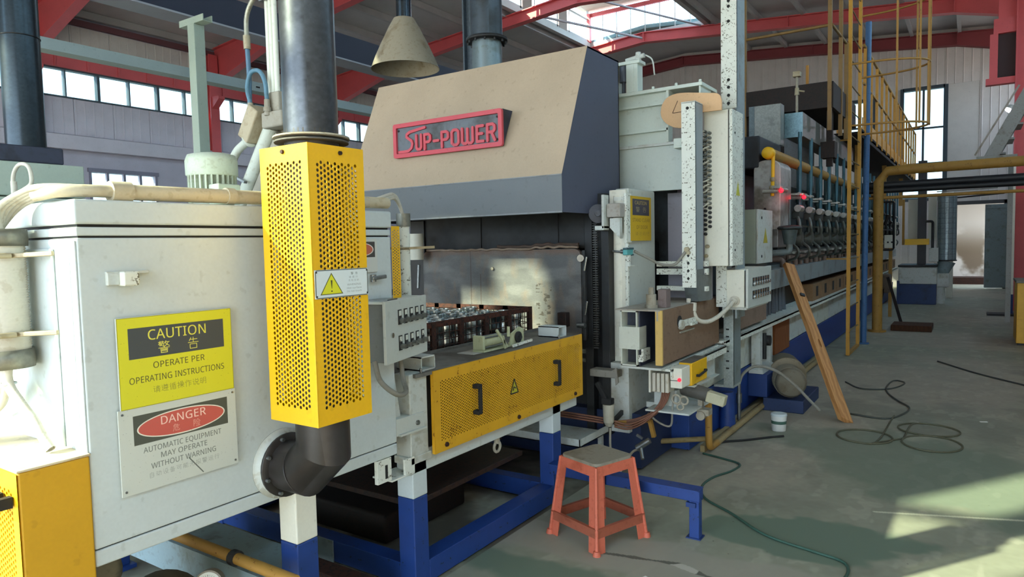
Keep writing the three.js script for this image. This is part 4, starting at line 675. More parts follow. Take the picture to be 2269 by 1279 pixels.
{ // limit switch gear on the cover plate
  const o = thing('stop_mechanism', 'pale green stop mechanism with cylinder and lever on the conveyor cover', 'mechanism', [-2.2, 1.026, -3.13]), g = M('#b9bf9c', 'dirty', 0.6);
  part('base', [bx(-2.25, -2.17, 1.026, 1.036, -3.36, -2.95, 0.003)], g, o);
  part('cylinder', [cyl([-2.215, 1.075, -2.97], [-2.215, 1.075, -3.17], 0.03, 0.03, 18)], g, o);
  part('end_plate', [bx(-2.25, -2.18, 1.036, 1.115, -2.955, -2.975, 0.004)], g, o);
  part('tie_rods', [-0.026, 0.026].flatMap((a) => [-0.026, 0.026].map((b) => cyl([-2.215 + a, 1.075 + b, -2.965], [-2.215 + a, 1.075 + b, -3.2], 0.005, 0.005, 6))), C.steel, o);
  part('bracket', [onto(ext(shape([[0, 0], [0.14, 0], [0.14, 0.08], [0.10, 0.10], [0.02, 0.07]]), 0.012), [-2.18, 1.03, -3.20], ...FX)], g, o);
  part('wheel', [cyl([-2.165, 1.075, -3.27], [-2.155, 1.075, -3.27], 0.032, 0.032, 18), cyl([-2.155, 1.075, -3.27], [-2.14, 1.075, -3.27], 0.012, 0.012, 10)], C.dark, o);
  part('lever', [bar([-2.15, 1.035, -3.14], [-2.15, 1.14, -3.04], 0.01, 0.014), bar([-2.15, 1.03, -3.12], [-2.15, 1.10, -3.10], 0.01, 0.012), cyl([-2.16, 1.09, -3.17], [-2.16, 1.145, -3.17], 0.01, 0.008, 8)], g, o);
  part('stop_arm', [bar([-2.14, 1.035, -3.18], [-2.14, 1.045, -3.38], 0.012, 0.014)], C.whitePeel, o);
}
{ // basket with parts in it
  const o = thing('wire_basket', 'rusty brown wire basket full of shiny metal rings on the roller bed', 'basket', [-3.02, 0.99, -3.34]), x0 = -3.54, x1 = -2.50, z0 = -3.955, z1 = -2.66, y0 = 0.99, y1 = 1.18, r = C.brown, rr = M('#a0786c', 'rust', 0.8);
  part('top_rim', [bx(x1 - 0.012, x1, y1 - 0.03, y1, z0, z1), bx(x0, x0 + 0.012, y1 - 0.03, y1, z0, z1), bx(x0, x1, y1 - 0.03, y1, z0, z0 + 0.012), bx(x0, x1, y1 - 0.03, y1, z1 - 0.012, z1)], rr, o);
  part('bottom_rim', [bx(x1 - 0.012, x1, y0, y0 + 0.025, z0, z1), bx(x0, x0 + 0.012, y0, y0 + 0.025, z0, z1), bx(x0, x1, y0, y0 + 0.025, z0, z0 + 0.012), bx(x0, x1, y0, y0 + 0.025, z1 - 0.012, z1), bx(x0, x1, y0, y0 + 0.004, z0, z1)], r, o);
  for (let k = 0; k <= 5; k++) { const z = z0 + 0.015 + k * (z1 - z0 - 0.03) / 5; part('strut', bx(x1 - 0.014, x1 + 0.002, y0, y1, z - 0.02, z + 0.02), r, o); part('strut', bx(x0, x0 + 0.014, y0, y1, z - 0.02, z + 0.02), r, o); }
  for (let k = 1; k < 5; k++) { const x = x0 + k * (x1 - x0) / 5; part('strut', bx(x - 0.02, x + 0.02, y0, y1, z0 - 0.002, z0 + 0.012), rr, o); part('strut', bx(x - 0.02, x + 0.02, y0, y1, z1 - 0.012, z1 + 0.002), r, o); }
  const wz = [], wx = [];
  for (let z = z0 + 0.05; z < z1; z += 0.052) wz.push(cyl([x1 - 0.006, y0, z], [x1 - 0.006, y1 - 0.02, z], 0.0028, 0.0028, 5), cyl([x0 + 0.006, y0, z], [x0 + 0.006, y1 - 0.02, z], 0.0028, 0.0028, 5));
  for (let y = y0 + 0.045; y < y1 - 0.03; y += 0.038) { wz.push(cyl([x1 - 0.006, y, z0], [x1 - 0.006, y, z1], 0.0028, 0.0028, 5), cyl([x0 + 0.006, y, z0], [x0 + 0.006, y, z1], 0.0028, 0.0028, 5)); wx.push(cyl([x0, y, z0 + 0.006], [x1, y, z0 + 0.006], 0.0028, 0.0028, 5), cyl([x0, y, z1 - 0.006], [x1, y, z1 - 0.006], 0.0028, 0.0028, 5)); }
  for (let x = x0 + 0.05; x < x1; x += 0.052) wx.push(cyl([x, y0, z0 + 0.006], [x, y1 - 0.02, z0 + 0.006], 0.0028, 0.0028, 5), cyl([x, y0, z1 - 0.006], [x, y1 - 0.02, z1 - 0.006], 0.0028, 0.0028, 5));
  part('side_mesh', wz, r, o); part('end_mesh', wx, rr, o);
  const at = [x1 - 0.085, y0 + 0.006, z1 - 0.085], ring = thing('metal_ring', 'shiny turned steel ring standing open side up among the others in the wire basket', 'ring', at, 'steel rings in the wire basket');
  part('shell', lathe([[0.046, 0], [0.054, 0], [0.055, 0.01], [0.055, 0.06], [0.050, 0.066], [0.050, 0.10], [0.056, 0.104], [0.056, 0.150], [0.052, 0.154], [0.043, 0.154], [0.042, 0.10], [0.042, 0.01], [0.046, 0]], at, [0, 1, 0], 24), M('#b9c3c6', null, 0.22, 1), ring);
  for (let i = 0; i < 8; i++) for (let j = 0; j < 10; j++) if (i + j && rnd() > 0.06) copyOf(ring, [x1 - 0.085 - i * 0.124, y0 + 0.006 + (rnd() > 0.8 ? 0.02 : 0), z1 - 0.085 - j * 0.124]);
}

// ---------- furnace: hood, name sign, door ----------
{
  const o = thing('furnace_hood', 'large tan and dark blue fume hood with sloping front over the furnace door', 'hood', [-3.17, 1.8, -4.3]), xl = -4.16, xr = -2.2;
  const prof = [[-3.878, 1.807], [-3.878, 2.05], [-4.258, 2.94], [-4.75, 2.94], [-4.75, 1.807]]; // (z, y)
  const side = (x) => onto(ext(shape(prof.map(([z, y]) => [-z, y])), 0.006), [x, 0, 0], [0, 0, -1], [0, 1, 0]);
  part('side_panel', side(xr - 0.006), M('#4a4f62', 'paint', 0.6), o); part('side_panel', side(xl), C.navy, o);
  const sl = (z0, y0, z1, y1, m, name) => { const g = new THREE.BufferGeometry(), p = [[xl, y0, z0], [xr, y0, z0], [xr, y1, z1], [xl, y0, z0], [xr, y1, z1], [xl, y1, z1]].flat(); g.setAttribute('position', new THREE.Float32BufferAttribute(p, 3)); g.setAttribute('uv', new THREE.Float32BufferAttribute(new Float32Array(12), 2)); g.computeVertexNormals(); const b = g.clone().translate(0, -0.003, -0.006); b.index = null; const q = b.attributes.position.array; for (let i = 0; i < 18; i += 9) for (let k = 0; k < 3; k++) { const t = q[i + 3 + k]; q[i + 3 + k] = q[i + 6 + k]; q[i + 6 + k] = t; } b.computeVertexNormals(); part(name, [g, b], m, o); };
  sl(-3.875, 2.05, -4.257, 2.943, M('#b9a58c', 'paint', 0.85), 'sloping_front');
  sl(-3.875, 1.806, -3.875, 2.05, M('#6d7173', 'paint', 0.5), 'fascia');
  part('roof', [bx(xl, xr, 2.93, 2.942, -4.75, -4.258)], C.navy, o);
  part('back', [bx(xl, xr, 1.81, 2.94, -4.75, -4.74)], C.dark, o);
  part('edge_fold', [bar([xl, 2.05, -3.873], [xr, 2.05, -3.873], 0.004, 0.006), bar([xl, 1.81, -3.873], [xr, 1.81, -3.873], 0.006, 0.008)], M('#8f9293', 'dirty', 0.5), o);
}
{ // raised red letters on a grey plate
  const A = [-3.716, 2.287, -3.962], w = 1.012, h = 0.254, o = thing('name_sign', 'grey name plate with raised red frame and red SUP-POWER letters on the hood', 'sign', A), on = (g) => onto(g, A, ...FZ), red = M('#cf4a55', 'paint', 0.5);
  part('plate', on(bx(0.012, w - 0.012, 0.012, h - 0.012, -0.03, 0.004)), M('#70767a', 'sooty', 0.5), o);
  const rr = (x0, y0, x1, y1, r, S) => { const s = new S(); s.moveTo(x0 + r, y0); s.lineTo(x1 - r, y0); s.quadraticCurveTo(x1, y0, x1, y0 + r); s.lineTo(x1, y1 - r); s.quadraticCurveTo(x1, y1, x1 - r, y1); s.lineTo(x0 + r, y1); s.quadraticCurveTo(x0, y1, x0, y1 - r); s.lineTo(x0, y0 + r); s.quadraticCurveTo(x0, y0, x0 + r, y0); return s; };
  const f = rr(0, 0, w, h, 0.02, THREE.Shape); f.holes.push(rr(0.028, 0.028, w - 0.028, h - 0.028, 0.012, THREE.Path));
  part('frame', on(ext(f, 0.02, 0.002)), red, o);
  const stroke = (pts, t = 0.0205) => { const g = []; for (let i = 0; i < pts.length; i++) { const [u, v] = [pts[i][0] * w, pts[i][1] * h], e = 0.018 - i * 0.00025; g.push(cyl([u, v, 0.004], [u, v, e + 0.0001], t / 2, t / 2, 12)); if (i) { const a = [pts[i - 1][0] * w, pts[i - 1][1] * h], l = Math.hypot(u - a[0], v - a[1]); g.push(bx(-l / 2, l / 2, -t / 2, t / 2, 0.004, e).rotateZ(Math.atan2(v - a[1], u - a[0])).translate((u + a[0]) / 2, (v + a[1]) / 2, 0)); } } return g; };
  const L = { S: [[.31, .80], [.24, .765], [.16, .72], [.132, .66], [.13, .59], [.15, .53], [.178, .46], [.186, .37], [.175, .25], [.145, .175], [.10, .165], [.05, .17]] };
  const letters = [[L.S], [[[.226, .60], [.226, .24], [.236, .185], [.262, .185], [.272, .24], [.272, .60]]], [[[.306, .17], [.306, .59], [.346, .59], [.36, .54], [.36, .42], [.346, .37], [.306, .37]]], [[[.395, .37], [.437, .37]]], [[[.47, .17], [.47, .59], [.512, .59], [.527, .54], [.527, .42], [.512, .37], [.47, .37]]], [[[.562, .24], [.562, .54], [.578, .60], [.606, .60], [.622, .54], [.622, .24], [.606, .18], [.578, .18], [.562, .24]]], [[[.656, .60], [.656, .23], [.668, .18], [.690, .18], [.702, .24], [.714, .18], [.736, .18], [.748, .23], [.748, .60]], [[.702, .24], [.702, .58]]], [[[.84, .61], [.786, .61], [.786, .19], [.84, .19]], [[.786, .40], [.832, .40]]], [[[.876, .18], [.876, .62], [.922, .62], [.936, .57], [.936, .46], [.922, .41], [.876, .41]], [[.91, .41], [.938, .18]]]];
  letters.forEach((l, i) => part('letter', on(mergeGeometries(l.flatMap((p) => stroke(p)))), red, o));
  for (const x of [0, w - 0.006]) part('side_plate', onto(ext(shape([[0, 0], [0.117, h], [0, h]]), 0.006), [A[0] + x, A[1], A[2]], [0, 0, -1], [0, 1, 0]), C.navy, o);
  for (const [u, v] of [[0.045, 0.05], [w - 0.045, 0.05], [0.045, h - 0.05], [w - 0.045, h - 0.05]]) part('screw', on(cyl([u, v, 0.004], [u, v, 0.009], 0.008, 0.008, 8)), C.rubber, o);
}
{ // door
  const o = thing('furnace_door', 'dark steel furnace door plate with rust runs and rounded top corners behind the basket', 'door', [-3.03, 0.97, -4.3]), x0 = -3.762, x1 = -2.302, y0 = 0.965, y1 = 1.563;
  const q1 = fbm(14, 701, 5), q2 = fbm(50, 733, 3), q3 = fbm(6, 777, 4), q4 = noise(220, 791);
  const map = paint(512, (u, v0) => {
    const v = 1 - v0; let c = mix([0.46, 0.46, 0.455], [0.37, 0.37, 0.37], step(0.35, 0.65, q3(u, v)));
    c = mix(c, [0.50, 0.41, 0.34], step(0.52, 0.72, q3(u * 3, v * 0.6)) * 0.4);                                   // runs of rust
    if (q2(u, v) > 0.64 && Math.abs(u - 0.79) < 0.045 && v > 0.4) c = [0.24, 0.22, 0.20];                            // flaked paint
    c = mix(c, [0.46, 0.34, 0.27], step(0.09, 0.0, v + (q1(u, v) - 0.5) * 0.08) * 0.7);                            // rust along the top edge
    if (Math.abs(u - 0.335) < 0.0035 || (Math.abs(u - 0.40) < 0.003 && v > 0.3)) c = mix(c, [0.28, 0.22, 0.18], 0.5);
    return c.map((k) => k * (0.92 + 0.10 * q4(v, u) + 0.06 * q1(u, v)));
  }, true, 1);
  const sh = new THREE.Shape(); sh.moveTo(x0, y0); sh.lineTo(x1, y0); sh.lineTo(x1, y1 - 0.06); sh.quadraticCurveTo(x1, y1, x1 - 0.06, y1); sh.lineTo(x0 + 0.06, y1); sh.quadraticCurveTo(x0, y1, x0, y1 - 0.06);
  const g = ext(sh, 0.03, 0.004).translate(0, 0, -4.332), p = g.attributes.position, uv = g.attributes.uv; for (let i = 0; i < p.count; i++) uv.setXY(i, (p.getX(i) - x0) / (x1 - x0), (p.getY(i) - y0) / (y1 - y0));
  part('door_plate', g, new THREE.MeshStandardMaterial({ map, roughness: 0.55, metalness: 0.1 }), o, null, true);
  part('peg', cyl([-3.06, 1.425, -4.30], [-3.06, 1.425, -4.285], 0.014, 0.012, 12), M('#a8a08f', 'dirty', 0.6), o);
  const rope = []; for (let x = x0 + 0.05; x < x1 + 0.02; x += 0.05) rope.push([x, 1.572 + rnd(-0.006, 0.006) + (x > -2.7 ? 0.008 : 0), -4.29 + rnd(-0.006, 0.006)]);
  part('fibre_seal', tube(rope, 0.009, 6), M('#9a8778', 'dirty', 0.95), o);
  const rope2 = rope.slice(14).map(([x, y, z]) => [x, y + 0.018 + rnd(-0.004, 0.004), z - 0.01]);
  part('fibre_seal', tube(rope2, 0.012, 6), M('#5a4a42', 'dirty', 0.95), o);
}
{ // mouth of the furnace
  const o = thing('door_frame_gear', 'black sooty furnace mouth with side guides and chain right of the door', 'frame', [-3.0, 0.2, -4.4]);
  part('header', [bx(-3.95, -2.15, 1.57, 1.95, -4.46, -4.38), bx(-3.24, -3.22, 1.58, 1.82, -4.38, -4.37), bx(-2.54, -2.52, 1.58, 1.82, -4.38, -4.37)], C.dark, o);
  part('side_guide', [bx(-2.30, -2.24, 0.25, 1.82, -4.44, -4.36, 0.004), bx(-2.16, -2.10, 0.25, 1.82, -4.44, -4.34, 0.004), bx(-2.24, -2.12, 0.25, 1.82, -4.46, -4.43)], M('#26282a', 'sooty', 0.5), o);
  part('side_guide', [bx(-3.95, -3.80, 0.25, 1.82, -4.44, -4.36, 0.004)], M('#26282a', 'sooty', 0.5), o);
  part('cover_strip', [bx(-2.275, -2.252, 0.92, 1.555, -4.30, -4.27, 0.003)], M('#3a3b3b', 'sooty', 0.5), o);
  const ch = []; for (let y = 0.86; y < 1.78; y += 0.0165) ch.push(bx(-2.215, -2.175, y, y + 0.0095, -4.335, -4.315, 0.003)); ch.push(bx(-2.20, -2.19, 0.86, 1.78, -4.335, -4.325));
  part('drive_chain', ch, M('#5a5a58', 'galv', 0.45, 0.6), o);
  for (const [y, z] of [[1.41, -4.25], [1.10, -4.25]]) part('clamp_lever', [bar([-2.245, y, z], [-2.225, y + 0.10, z], 0.012, 0.014, 0.004)], C.chrome, o);
  part('clamp_pin', [cyl([-2.30, 1.03, -4.24], [-2.24, 1.03, -4.24], 0.018, 0.018, 12), cyl([-2.29, 1.50, -4.27], [-2.27, 1.50, -4.24], 0.025, 0.025, 12)], C.steel, o);
  part('clamp_lever', [bar([-3.80, 1.26, -4.27], [-3.785, 1.46, -4.27], 0.02, 0.02, 0.006)], M('#98a0a4', 'galv', 0.3, 0.7), o);
  part('counterweight', [cyl([-3.745, 1.50, -4.2], [-3.745, 1.71, -4.2], 0.058, 0.058, 20)], C.cream, o);
  part('stop_block', [bx(-2.43, -2.36, 1.02, 1.12, -4.24, -4.18, 0.006)], M('#5d4b46', 'rust', 0.7), o);
}
{ // chain sheave
  const o = thing('chain_sheave', 'dusty chain wheel with pale bracket plate under the right end of the hood', 'wheel', [-2.1, 1.75, -4.36]);
  part('wheel', [lathe([[0.02, -0.025], [0.065, -0.025], [0.06, -0.01], [0.06, 0.01], [0.065, 0.025], [0.02, 0.025]], [-2.16, 1.805, -4.3], [0.5, 0, 0.86], 24), cyl([-2.18, 1.805, -4.33], [-2.13, 1.805, -4.24], 0.02, 0.02, 12)], M('#565860', 'dirty', 0.6, 0.3), o);
  part('bracket_plate', [bx(-2.108, -2.09, 1.70, 1.93, -4.33, -4.25, 0.003), bx(-2.16, -2.09, 1.69, 1.72, -4.33, -4.25, 0.003)], C.greyWhite, o);
  part('bearing_block', [bx(-2.085, -1.985, 1.775, 1.87, -4.36, -4.28, 0.008)], M('#a8a39b', 'dirty', 0.6), o);
  part('chute', [onto(ext(shape([[0, 0], [0.075, 0], [0.075, -0.14], [0.0, -0.065]]), 0.04), [-2.07, 1.77, -4.34], ...FZ)], C.greyWhite, o);
}
{ // column beside the mouth, with its sign and switch
  const o = thing('side_casing', 'grey-white sheet metal casing column right of the furnace mouth', 'casing', [-2.0, 1.1, -4.7]);
  part('front_sheet', [bx(-2.13, -2.004, 0.75, 1.97, -4.45, -4.42, 0.004), cyl([-2.07, 0.8, -4.46], [-2.07, 1.93, -4.46], 0.05, 0.05, 20)], C.cream, o);
  part('side_sheet', [bx(-2.10, -1.998, 1.12, 1.98, -4.93, -4.45, 0.012)], C.greyWhiteClean, o);
  part('corner_strip', [bx(-2.006, -1.985, 1.13, 1.93, -4.425, -4.405, 0.003)], C.whitePeel, o);
  part('sign_bracket', [bx(-1.998, -1.978, 1.60, 1.94, -4.455, -4.37, 0.003), bx(-2.09, -1.99, 1.895, 1.92, -4.44, -4.41)], C.whitePeel, o);
  const stand = printed(512, 820, (g, w, h) => {
    g.fillStyle = '#c9a51e'; g.fillRect(0, 0, w, h); g.fillStyle = '#42404a'; g.fillRect(50, 50, 412, 300); text(g, 'CAUTION', 256, 150, 92, '#c2a95c', 300); hanzi(g, '警告', 130, 190, 96, 70, '#8d8466', 7);
    text(g, 'STAND CLEAR', 262, 470, 92, '#7a6420', 430); text(g, 'OF DOOR', 280, 600, 92, '#7a6420', 280); hanzi(g, '请说明行', 110, 650, 76, 14, '#a5872a', 5); specks(g, w, h, 220, '#6c5a22', 3);
  });
  printedSheet('stand_clear_sign', [-1.976, 1.612, -4.43], ...FX, 0.37, 0.315, 0.004, stand, C.greyWhiteClean, 'yellow stand clear of door sign on the casing beside the furnace mouth', 'sign');
  const s = thing('limit_switch', 'small turquoise limit switch on the casing beside the furnace mouth', 'switch', [-1.98, 1.52, -4.42]);
  part('body', [bx(-2.005, -1.97, 1.515, 1.560, -4.36, -4.46, 0.006)], C.teal, s); part('cap', [bx(-2.0, -1.968, 1.552, 1.566, -4.35, -4.47, 0.004), bx(-1.99, -1.968, 1.51, 1.522, -4.44, -4.47, 0.004)], M('#3c5a60', 'paint', 0.5), s);
  part('plunger', [cyl([-2.02, 1.535, -4.40], [-2.11, 1.545, -4.40], 0.008, 0.008, 8), cyl([-2.035, 1.54, -4.4], [-2.0, 1.54, -4.4], 0.016, 0.016, 10)], C.steel, s);
  part('mounting_plate', [bx(-1.99, -1.975, 1.44, 1.52, -4.40, -4.43, 0.003), bx(-1.99, -1.96, 1.437, 1.443, -4.38, -4.46)], C.whitePeel, s);
  part('cable', tube([[-1.965, 1.54, -4.47], [-1.90, 1.49, -4.55], [-1.83, 1.44, -4.64], [-1.76, 1.44, -4.70], [-1.71, 1.50, -4.72], [-1.68, 1.545, -4.73]], 0.010, 8), C.hoseGrey, s);
}
// ---------- furnace front, right part ----------
{
  const o = thing('lift_gantry', 'white ribbed steel lift gantry behind the hood with an upright cylinder on top', 'frame', [-2.0, 1.9, -5.0]), w = M('#cfd9cf', 'paint', 0.5);
  part('top_flange', [bx(-2.36, -1.64, 2.722, 2.748, -5.3, -4.95, 0.003)], w, o);
  part('panel', [bx(-2.36, -1.9, 2.345, 2.722, -5.05, -5.0)], w, o);
  for (const y of [2.632, 2.44]) part('rib', [bx(-2.36, -1.9, y - 0.008, y + 0.008, -5.0, -4.955)], w, o);
  for (const x of [-2.355, -1.905]) part('end_rib', [bx(x - 0.008, x + 0.008, 2.345, 2.722, -5.0, -4.955)], w, o);
  for (const x of [-1.9, -1.66]) part('gusset', [bx(x - 0.006, x + 0.006, 2.66, 2.722, -5.2, -4.96)], w, o);
  for (let k = 0; k < 4; k++) part('bolt', bolt([-2.2 + k * 0.18, 2.748, -4.97], [0, 1, 0], 0.012, 0.02), w, o);
  part('lower_flange', [bx(-2.36, -1.70, 2.318, 2.338, -5.2, -4.93)], C.greyWhite, o);
  part('shield', [bx(-2.36, -1.70, 1.985, 2.318, -4.98, -4.95, 0.004), bx(-2.36, -2.33, 1.985, 2.318, -4.95, -4.93)], M('#c5cfc8', 'paint', 0.5), o);
  part('square_tube', [bx(-1.80, -1.725, 2.27, 2.34, -4.92, -4.80, 0.004), bx(-1.785, -1.74, 2.285, 2.325, -4.7995, -4.796)], w, o);
  part('cylinder_post', [bx(-2.345, -2.31, 2.748, 2.97, -5.06, -4.96, 0.004)], w, o); part('cylinder_post', [bx(-2.235, -2.14, 2.748, 2.97, -5.06, -4.96, 0.004), bx(-2.2, -2.17, 2.75, 2.97, -4.961, -4.957)], w, o);
  part('cylinder_plate', [bx(-2.36, -2.12, 2.96, 2.985, -5.07, -4.95, 0.003)], w, o);
  part('cylinder', [cyl([-2.272, 2.84, -5.0], [-2.272, 2.96, -5.0], 0.032, 0.032, 18), cyl([-2.272, 2.75, -5.0], [-2.272, 2.86, -5.0], 0.014, 0.014, 12)], M('#4d5360', 'paint', 0.4), o);
  part('valve', [cyl([-2.25, 3.0, -5.0], [-2.10, 3.02, -5.0], 0.018, 0.018, 12), cyl([-2.15, 2.985, -5.0], [-2.15, 3.05, -5.0], 0.025, 0.02, 12), tube([[-2.09, 3.02, -5.0], [-2.04, 2.98, -5.0], [-2.02, 2.86, -5.0]], 0.006, 6)], C.greyWhite, o);
  part('wall_sheet', [bx(-2.0, -1.66, 1.1, 1.98, -5.24, -5.20)], M('#9c98a0', 'paint', 0.5), o);
  for (const [y0, y1] of [[1.415, 1.455], [1.355, 1.40], [1.235, 1.27]]) part('angle_bar', [bx(-1.99, -1.60, y0, y1, -4.97, -4.93, 0.003)], C.whitePeel, o);
}
{ // plywood piece
  const P2 = (a) => a.map(([x, y]) => new THREE.Vector2(x * 0.986, 1.6 + (y - 1.6) * 0.986)), s = new THREE.Shape(), L0 = P2([[-1.974, 2.575], [-1.577, 2.664], [-1.519, 2.539], [-1.694, 2.541]]);
  s.moveTo(L0[0].x, L0[0].y); s.splineThru(P2([[-1.962, 2.63], [-1.92, 2.678], [-1.85, 2.697], [-1.76, 2.692]])); s.lineTo(L0[1].x, L0[1].y); s.splineThru(P2([[-1.54, 2.652], [-1.522, 2.62], [-1.517, 2.58]])); s.lineTo(L0[2].x, L0[2].y); s.lineTo(L0[3].x, L0[3].y); s.splineThru(P2([[-1.70, 2.49], [-1.73, 2.452], [-1.80, 2.443], [-1.87, 2.455], [-1.93, 2.49], [-1.965, 2.535], [-1.974, 2.575]]));
  const o = thing('plywood_piece', 'pale orange rounded plywood piece standing on the tall terminal cabinet', 'board', [-1.75, 2.45, -5.02]);
  part('board', ext(s, 0.016, 0.002).translate(0, 0, -4.95), M('#dcb387', 'paint', 0.7), o);
  part('cut_mark', [bar([-1.855, 2.545, -4.932], [-1.815, 2.63, -4.932], 0.003, 0.004), bar([-1.855, 2.545, -4.932], [-1.74, 2.547, -4.932], 0.003, 0.004)], C.brown, o);
}
{ // cable trunk and terminal cabinet
  const o = thing('wiring_duct', 'white speckled steel cable duct standing before the terminal cabinet', 'trunking', [-1.67, 1.2, -4.8]);
  part('front_face', [bx(-1.72, -1.62, 1.272, 2.57, -4.755, -4.74, 0.002)], C.whitePeel, o);
  part('side_face', [bx(-1.634, -1.62, 1.40, 2.57, -4.9, -4.7405)], M('#8f9aa0', 'paint', 0.5), o); part('side_face', [bx(-1.72, -1.706, 1.28, 2.57, -4.9, -4.755)], C.greyWhite, o);  // right side_face greyer than the white front: shade put into the colour
  part('top_cap', bx(-1.72, -1.62, 2.566, 2.576, -4.9, -4.74), C.greyWhite, o);
  part('lower_cover', [onto(ext(shape([[4.756, 1.40], [4.756, 1.275], [4.80, 1.17], [5.10, 1.16], [5.10, 1.40]]), 0.09), [-1.712, 0, 0], [0, 0, -1], [0, 1, 0])], M('#6c7474', 'sooty', 0.4, 0.3), o);
  for (const y of [1.50, 1.447, 1.392, 1.337]) part('hole', [onto(ext(shape([[-0.011, 0], [0, -0.013], [0.011, 0], [0, 0.013]]), 0.001), [-1.675, y, -4.74], ...FZ)], C.rubber, o);
  part('bolt', bolt([-1.675, 2.53, -4.74], [0, 0, 1], 0.012, 0.006), C.rubber, o);
  part('cable_gland', [cyl([-1.68, 1.545, -4.74], [-1.68, 1.545, -4.715], 0.018, 0.018, 10), cyl([-1.67, 1.52, -4.74], [-1.67, 1.52, -4.72], 0.014, 0.014, 10)], C.brass, o);
  part('bottom_gland', [cyl([-1.665, 1.16, -4.81], [-1.665, 1.10, -4.80], 0.026, 0.026, 8), cyl([-1.69, 1.19, -4.79], [-1.69, 1.145, -4.78], 0.016, 0.016, 10)], C.hoseWhite, o);
  part('thin_pipe', [tube([[-1.69, 1.15, -4.78], [-1.695, 1.12, -4.76], [-1.72, 1.105, -4.74], [-1.79, 1.105, -4.70], [-1.81, 1.115, -4.69]], 0.008, 8)], C.chrome, o);
  const c = thing('terminal_cabinet', 'tall cream terminal cabinet with columns of cable glands', 'cabinet', [-1.55, 1.4, -5.18]);
  part('body', [bx(-1.658, -1.482, 1.414, 2.546, -5.32, -5.04, 0.006)], C.cream, c);
  part('door', [bx(-1.474, -1.45, 1.414, 2.546, -5.32, -5.04, 0.006)], C.whitePeel, c);
  part('door_gap', [bx(-1.483, -1.473, 1.42, 2.54, -5.31, -5.05)], C.dark, c);
  for (const [y, r] of [[2.38, 0.008], [1.53, 0.008]]) part('lock', cyl([-1.45, y, -5.10], [-1.446, y, -5.10], r, r, 12), C.dark, c);
  const tri = part('warning_triangle', onto(ext(shape([[0, 0], [0.10, 0], [0.05, 0.105]]), 0.001), [-1.4505, 1.93, -5.13], ...FX), M('#c8c63c', 'paint', 0.5), c, 'yellow triangle sticker');
  for (let i = 0; i < 2; i++) for (let k = 0; k < 23; k++) {
    const x = -1.645 + i * 0.034, y = 2.40 - k * 0.034 - i * 0.014 - (i ? 0 : 0); if (i && k > 20) continue;
    const g = part('cable_gland', [cyl([x, y, -5.04], [x, y, -5.018], 0.0125, 0.0115, 8), cyl([x, y, -5.018], [x, y, -5.008], 0.009, 0.008, 8)], k > 15 ? C.dark : M('#73766f', 'dirty', 0.5, 0.3), c);
    if (k < 16) part('cable', tube([[x, y, -5.01], [x - 0.002, y - 0.003, -4.985], [x - 0.012, y - 0.03 + rnd(0, 0.02), -4.955], [-1.665 + rnd(-0.02, 0.01), y - 0.05 + rnd(0, 0.04), -4.91]], 0.0055, 5), rnd() > 0.6 ? C.hoseWhite : M('#5f625f', 'dirty', 0.6), g);
  }
  part('cable_gland', [cyl([-1.63, 1.56, -5.04], [-1.63, 1.56, -5.01], 0.014, 0.014, 8), cyl([-1.64, 1.49, -5.04], [-1.64, 1.49, -5.01], 0.014, 0.014, 8)], C.brass, c);
}
{
  const o = thing('tall_post', 'tall white speckled perforated steel post rising to the roof right of the gantry', 'post', [-1.56, 1.0, -5.44]);
  part('front_face', [bx(-1.618, -1.5, 2.60, 7.66, -5.345, -5.325, 0.002)], C.whitePeel, o);
  part('side_face', [bx(-1.514, -1.5, 1.0, 7.66, -5.547, -5.327)], M('#8f9ca0', 'dirty', 0.5), o); part('side_face', [bx(-1.618, -1.604, 1.0, 7.66, -5.547, -5.346)], C.greyWhite, o);  // grey of the right side_face paints in shading on the white post
  for (const y of [2.64, 2.70, 2.76, 2.815, 3.25, 3.36, 3.40]) part('hole', cyl([-1.56, y, -5.326], [-1.56, y, -5.3235], 0.012, 0.012, 12), C.rubber, o);
  const p = thing('lower_post', 'grey slotted steel post under the switch box on the furnace flank', 'post', [-1.64, 0.4, -5.68]);
  part('front_face', [bx(-1.68, -1.60, 0.42, 1.10, -5.60, -5.58, 0.002)], C.galv, p); part('side_face', [bx(-1.612, -1.60, 0.42, 1.10, -5.79, -5.582)], M('#7b8788', 'dirty', 0.5), p);  // side_face colour is a darker copy of the front, shade included
  for (const y of [0.88, 0.82, 0.70, 0.62, 0.56]) part('slot', bx(-1.66, -1.635, y - 0.006, y + 0.006, -5.5805, -5.578), C.rubber, p);
  part('foot_bracket', bx(-1.76, -1.6, 0.40, 0.42, -5.79, -5.58), C.galv, p);
}
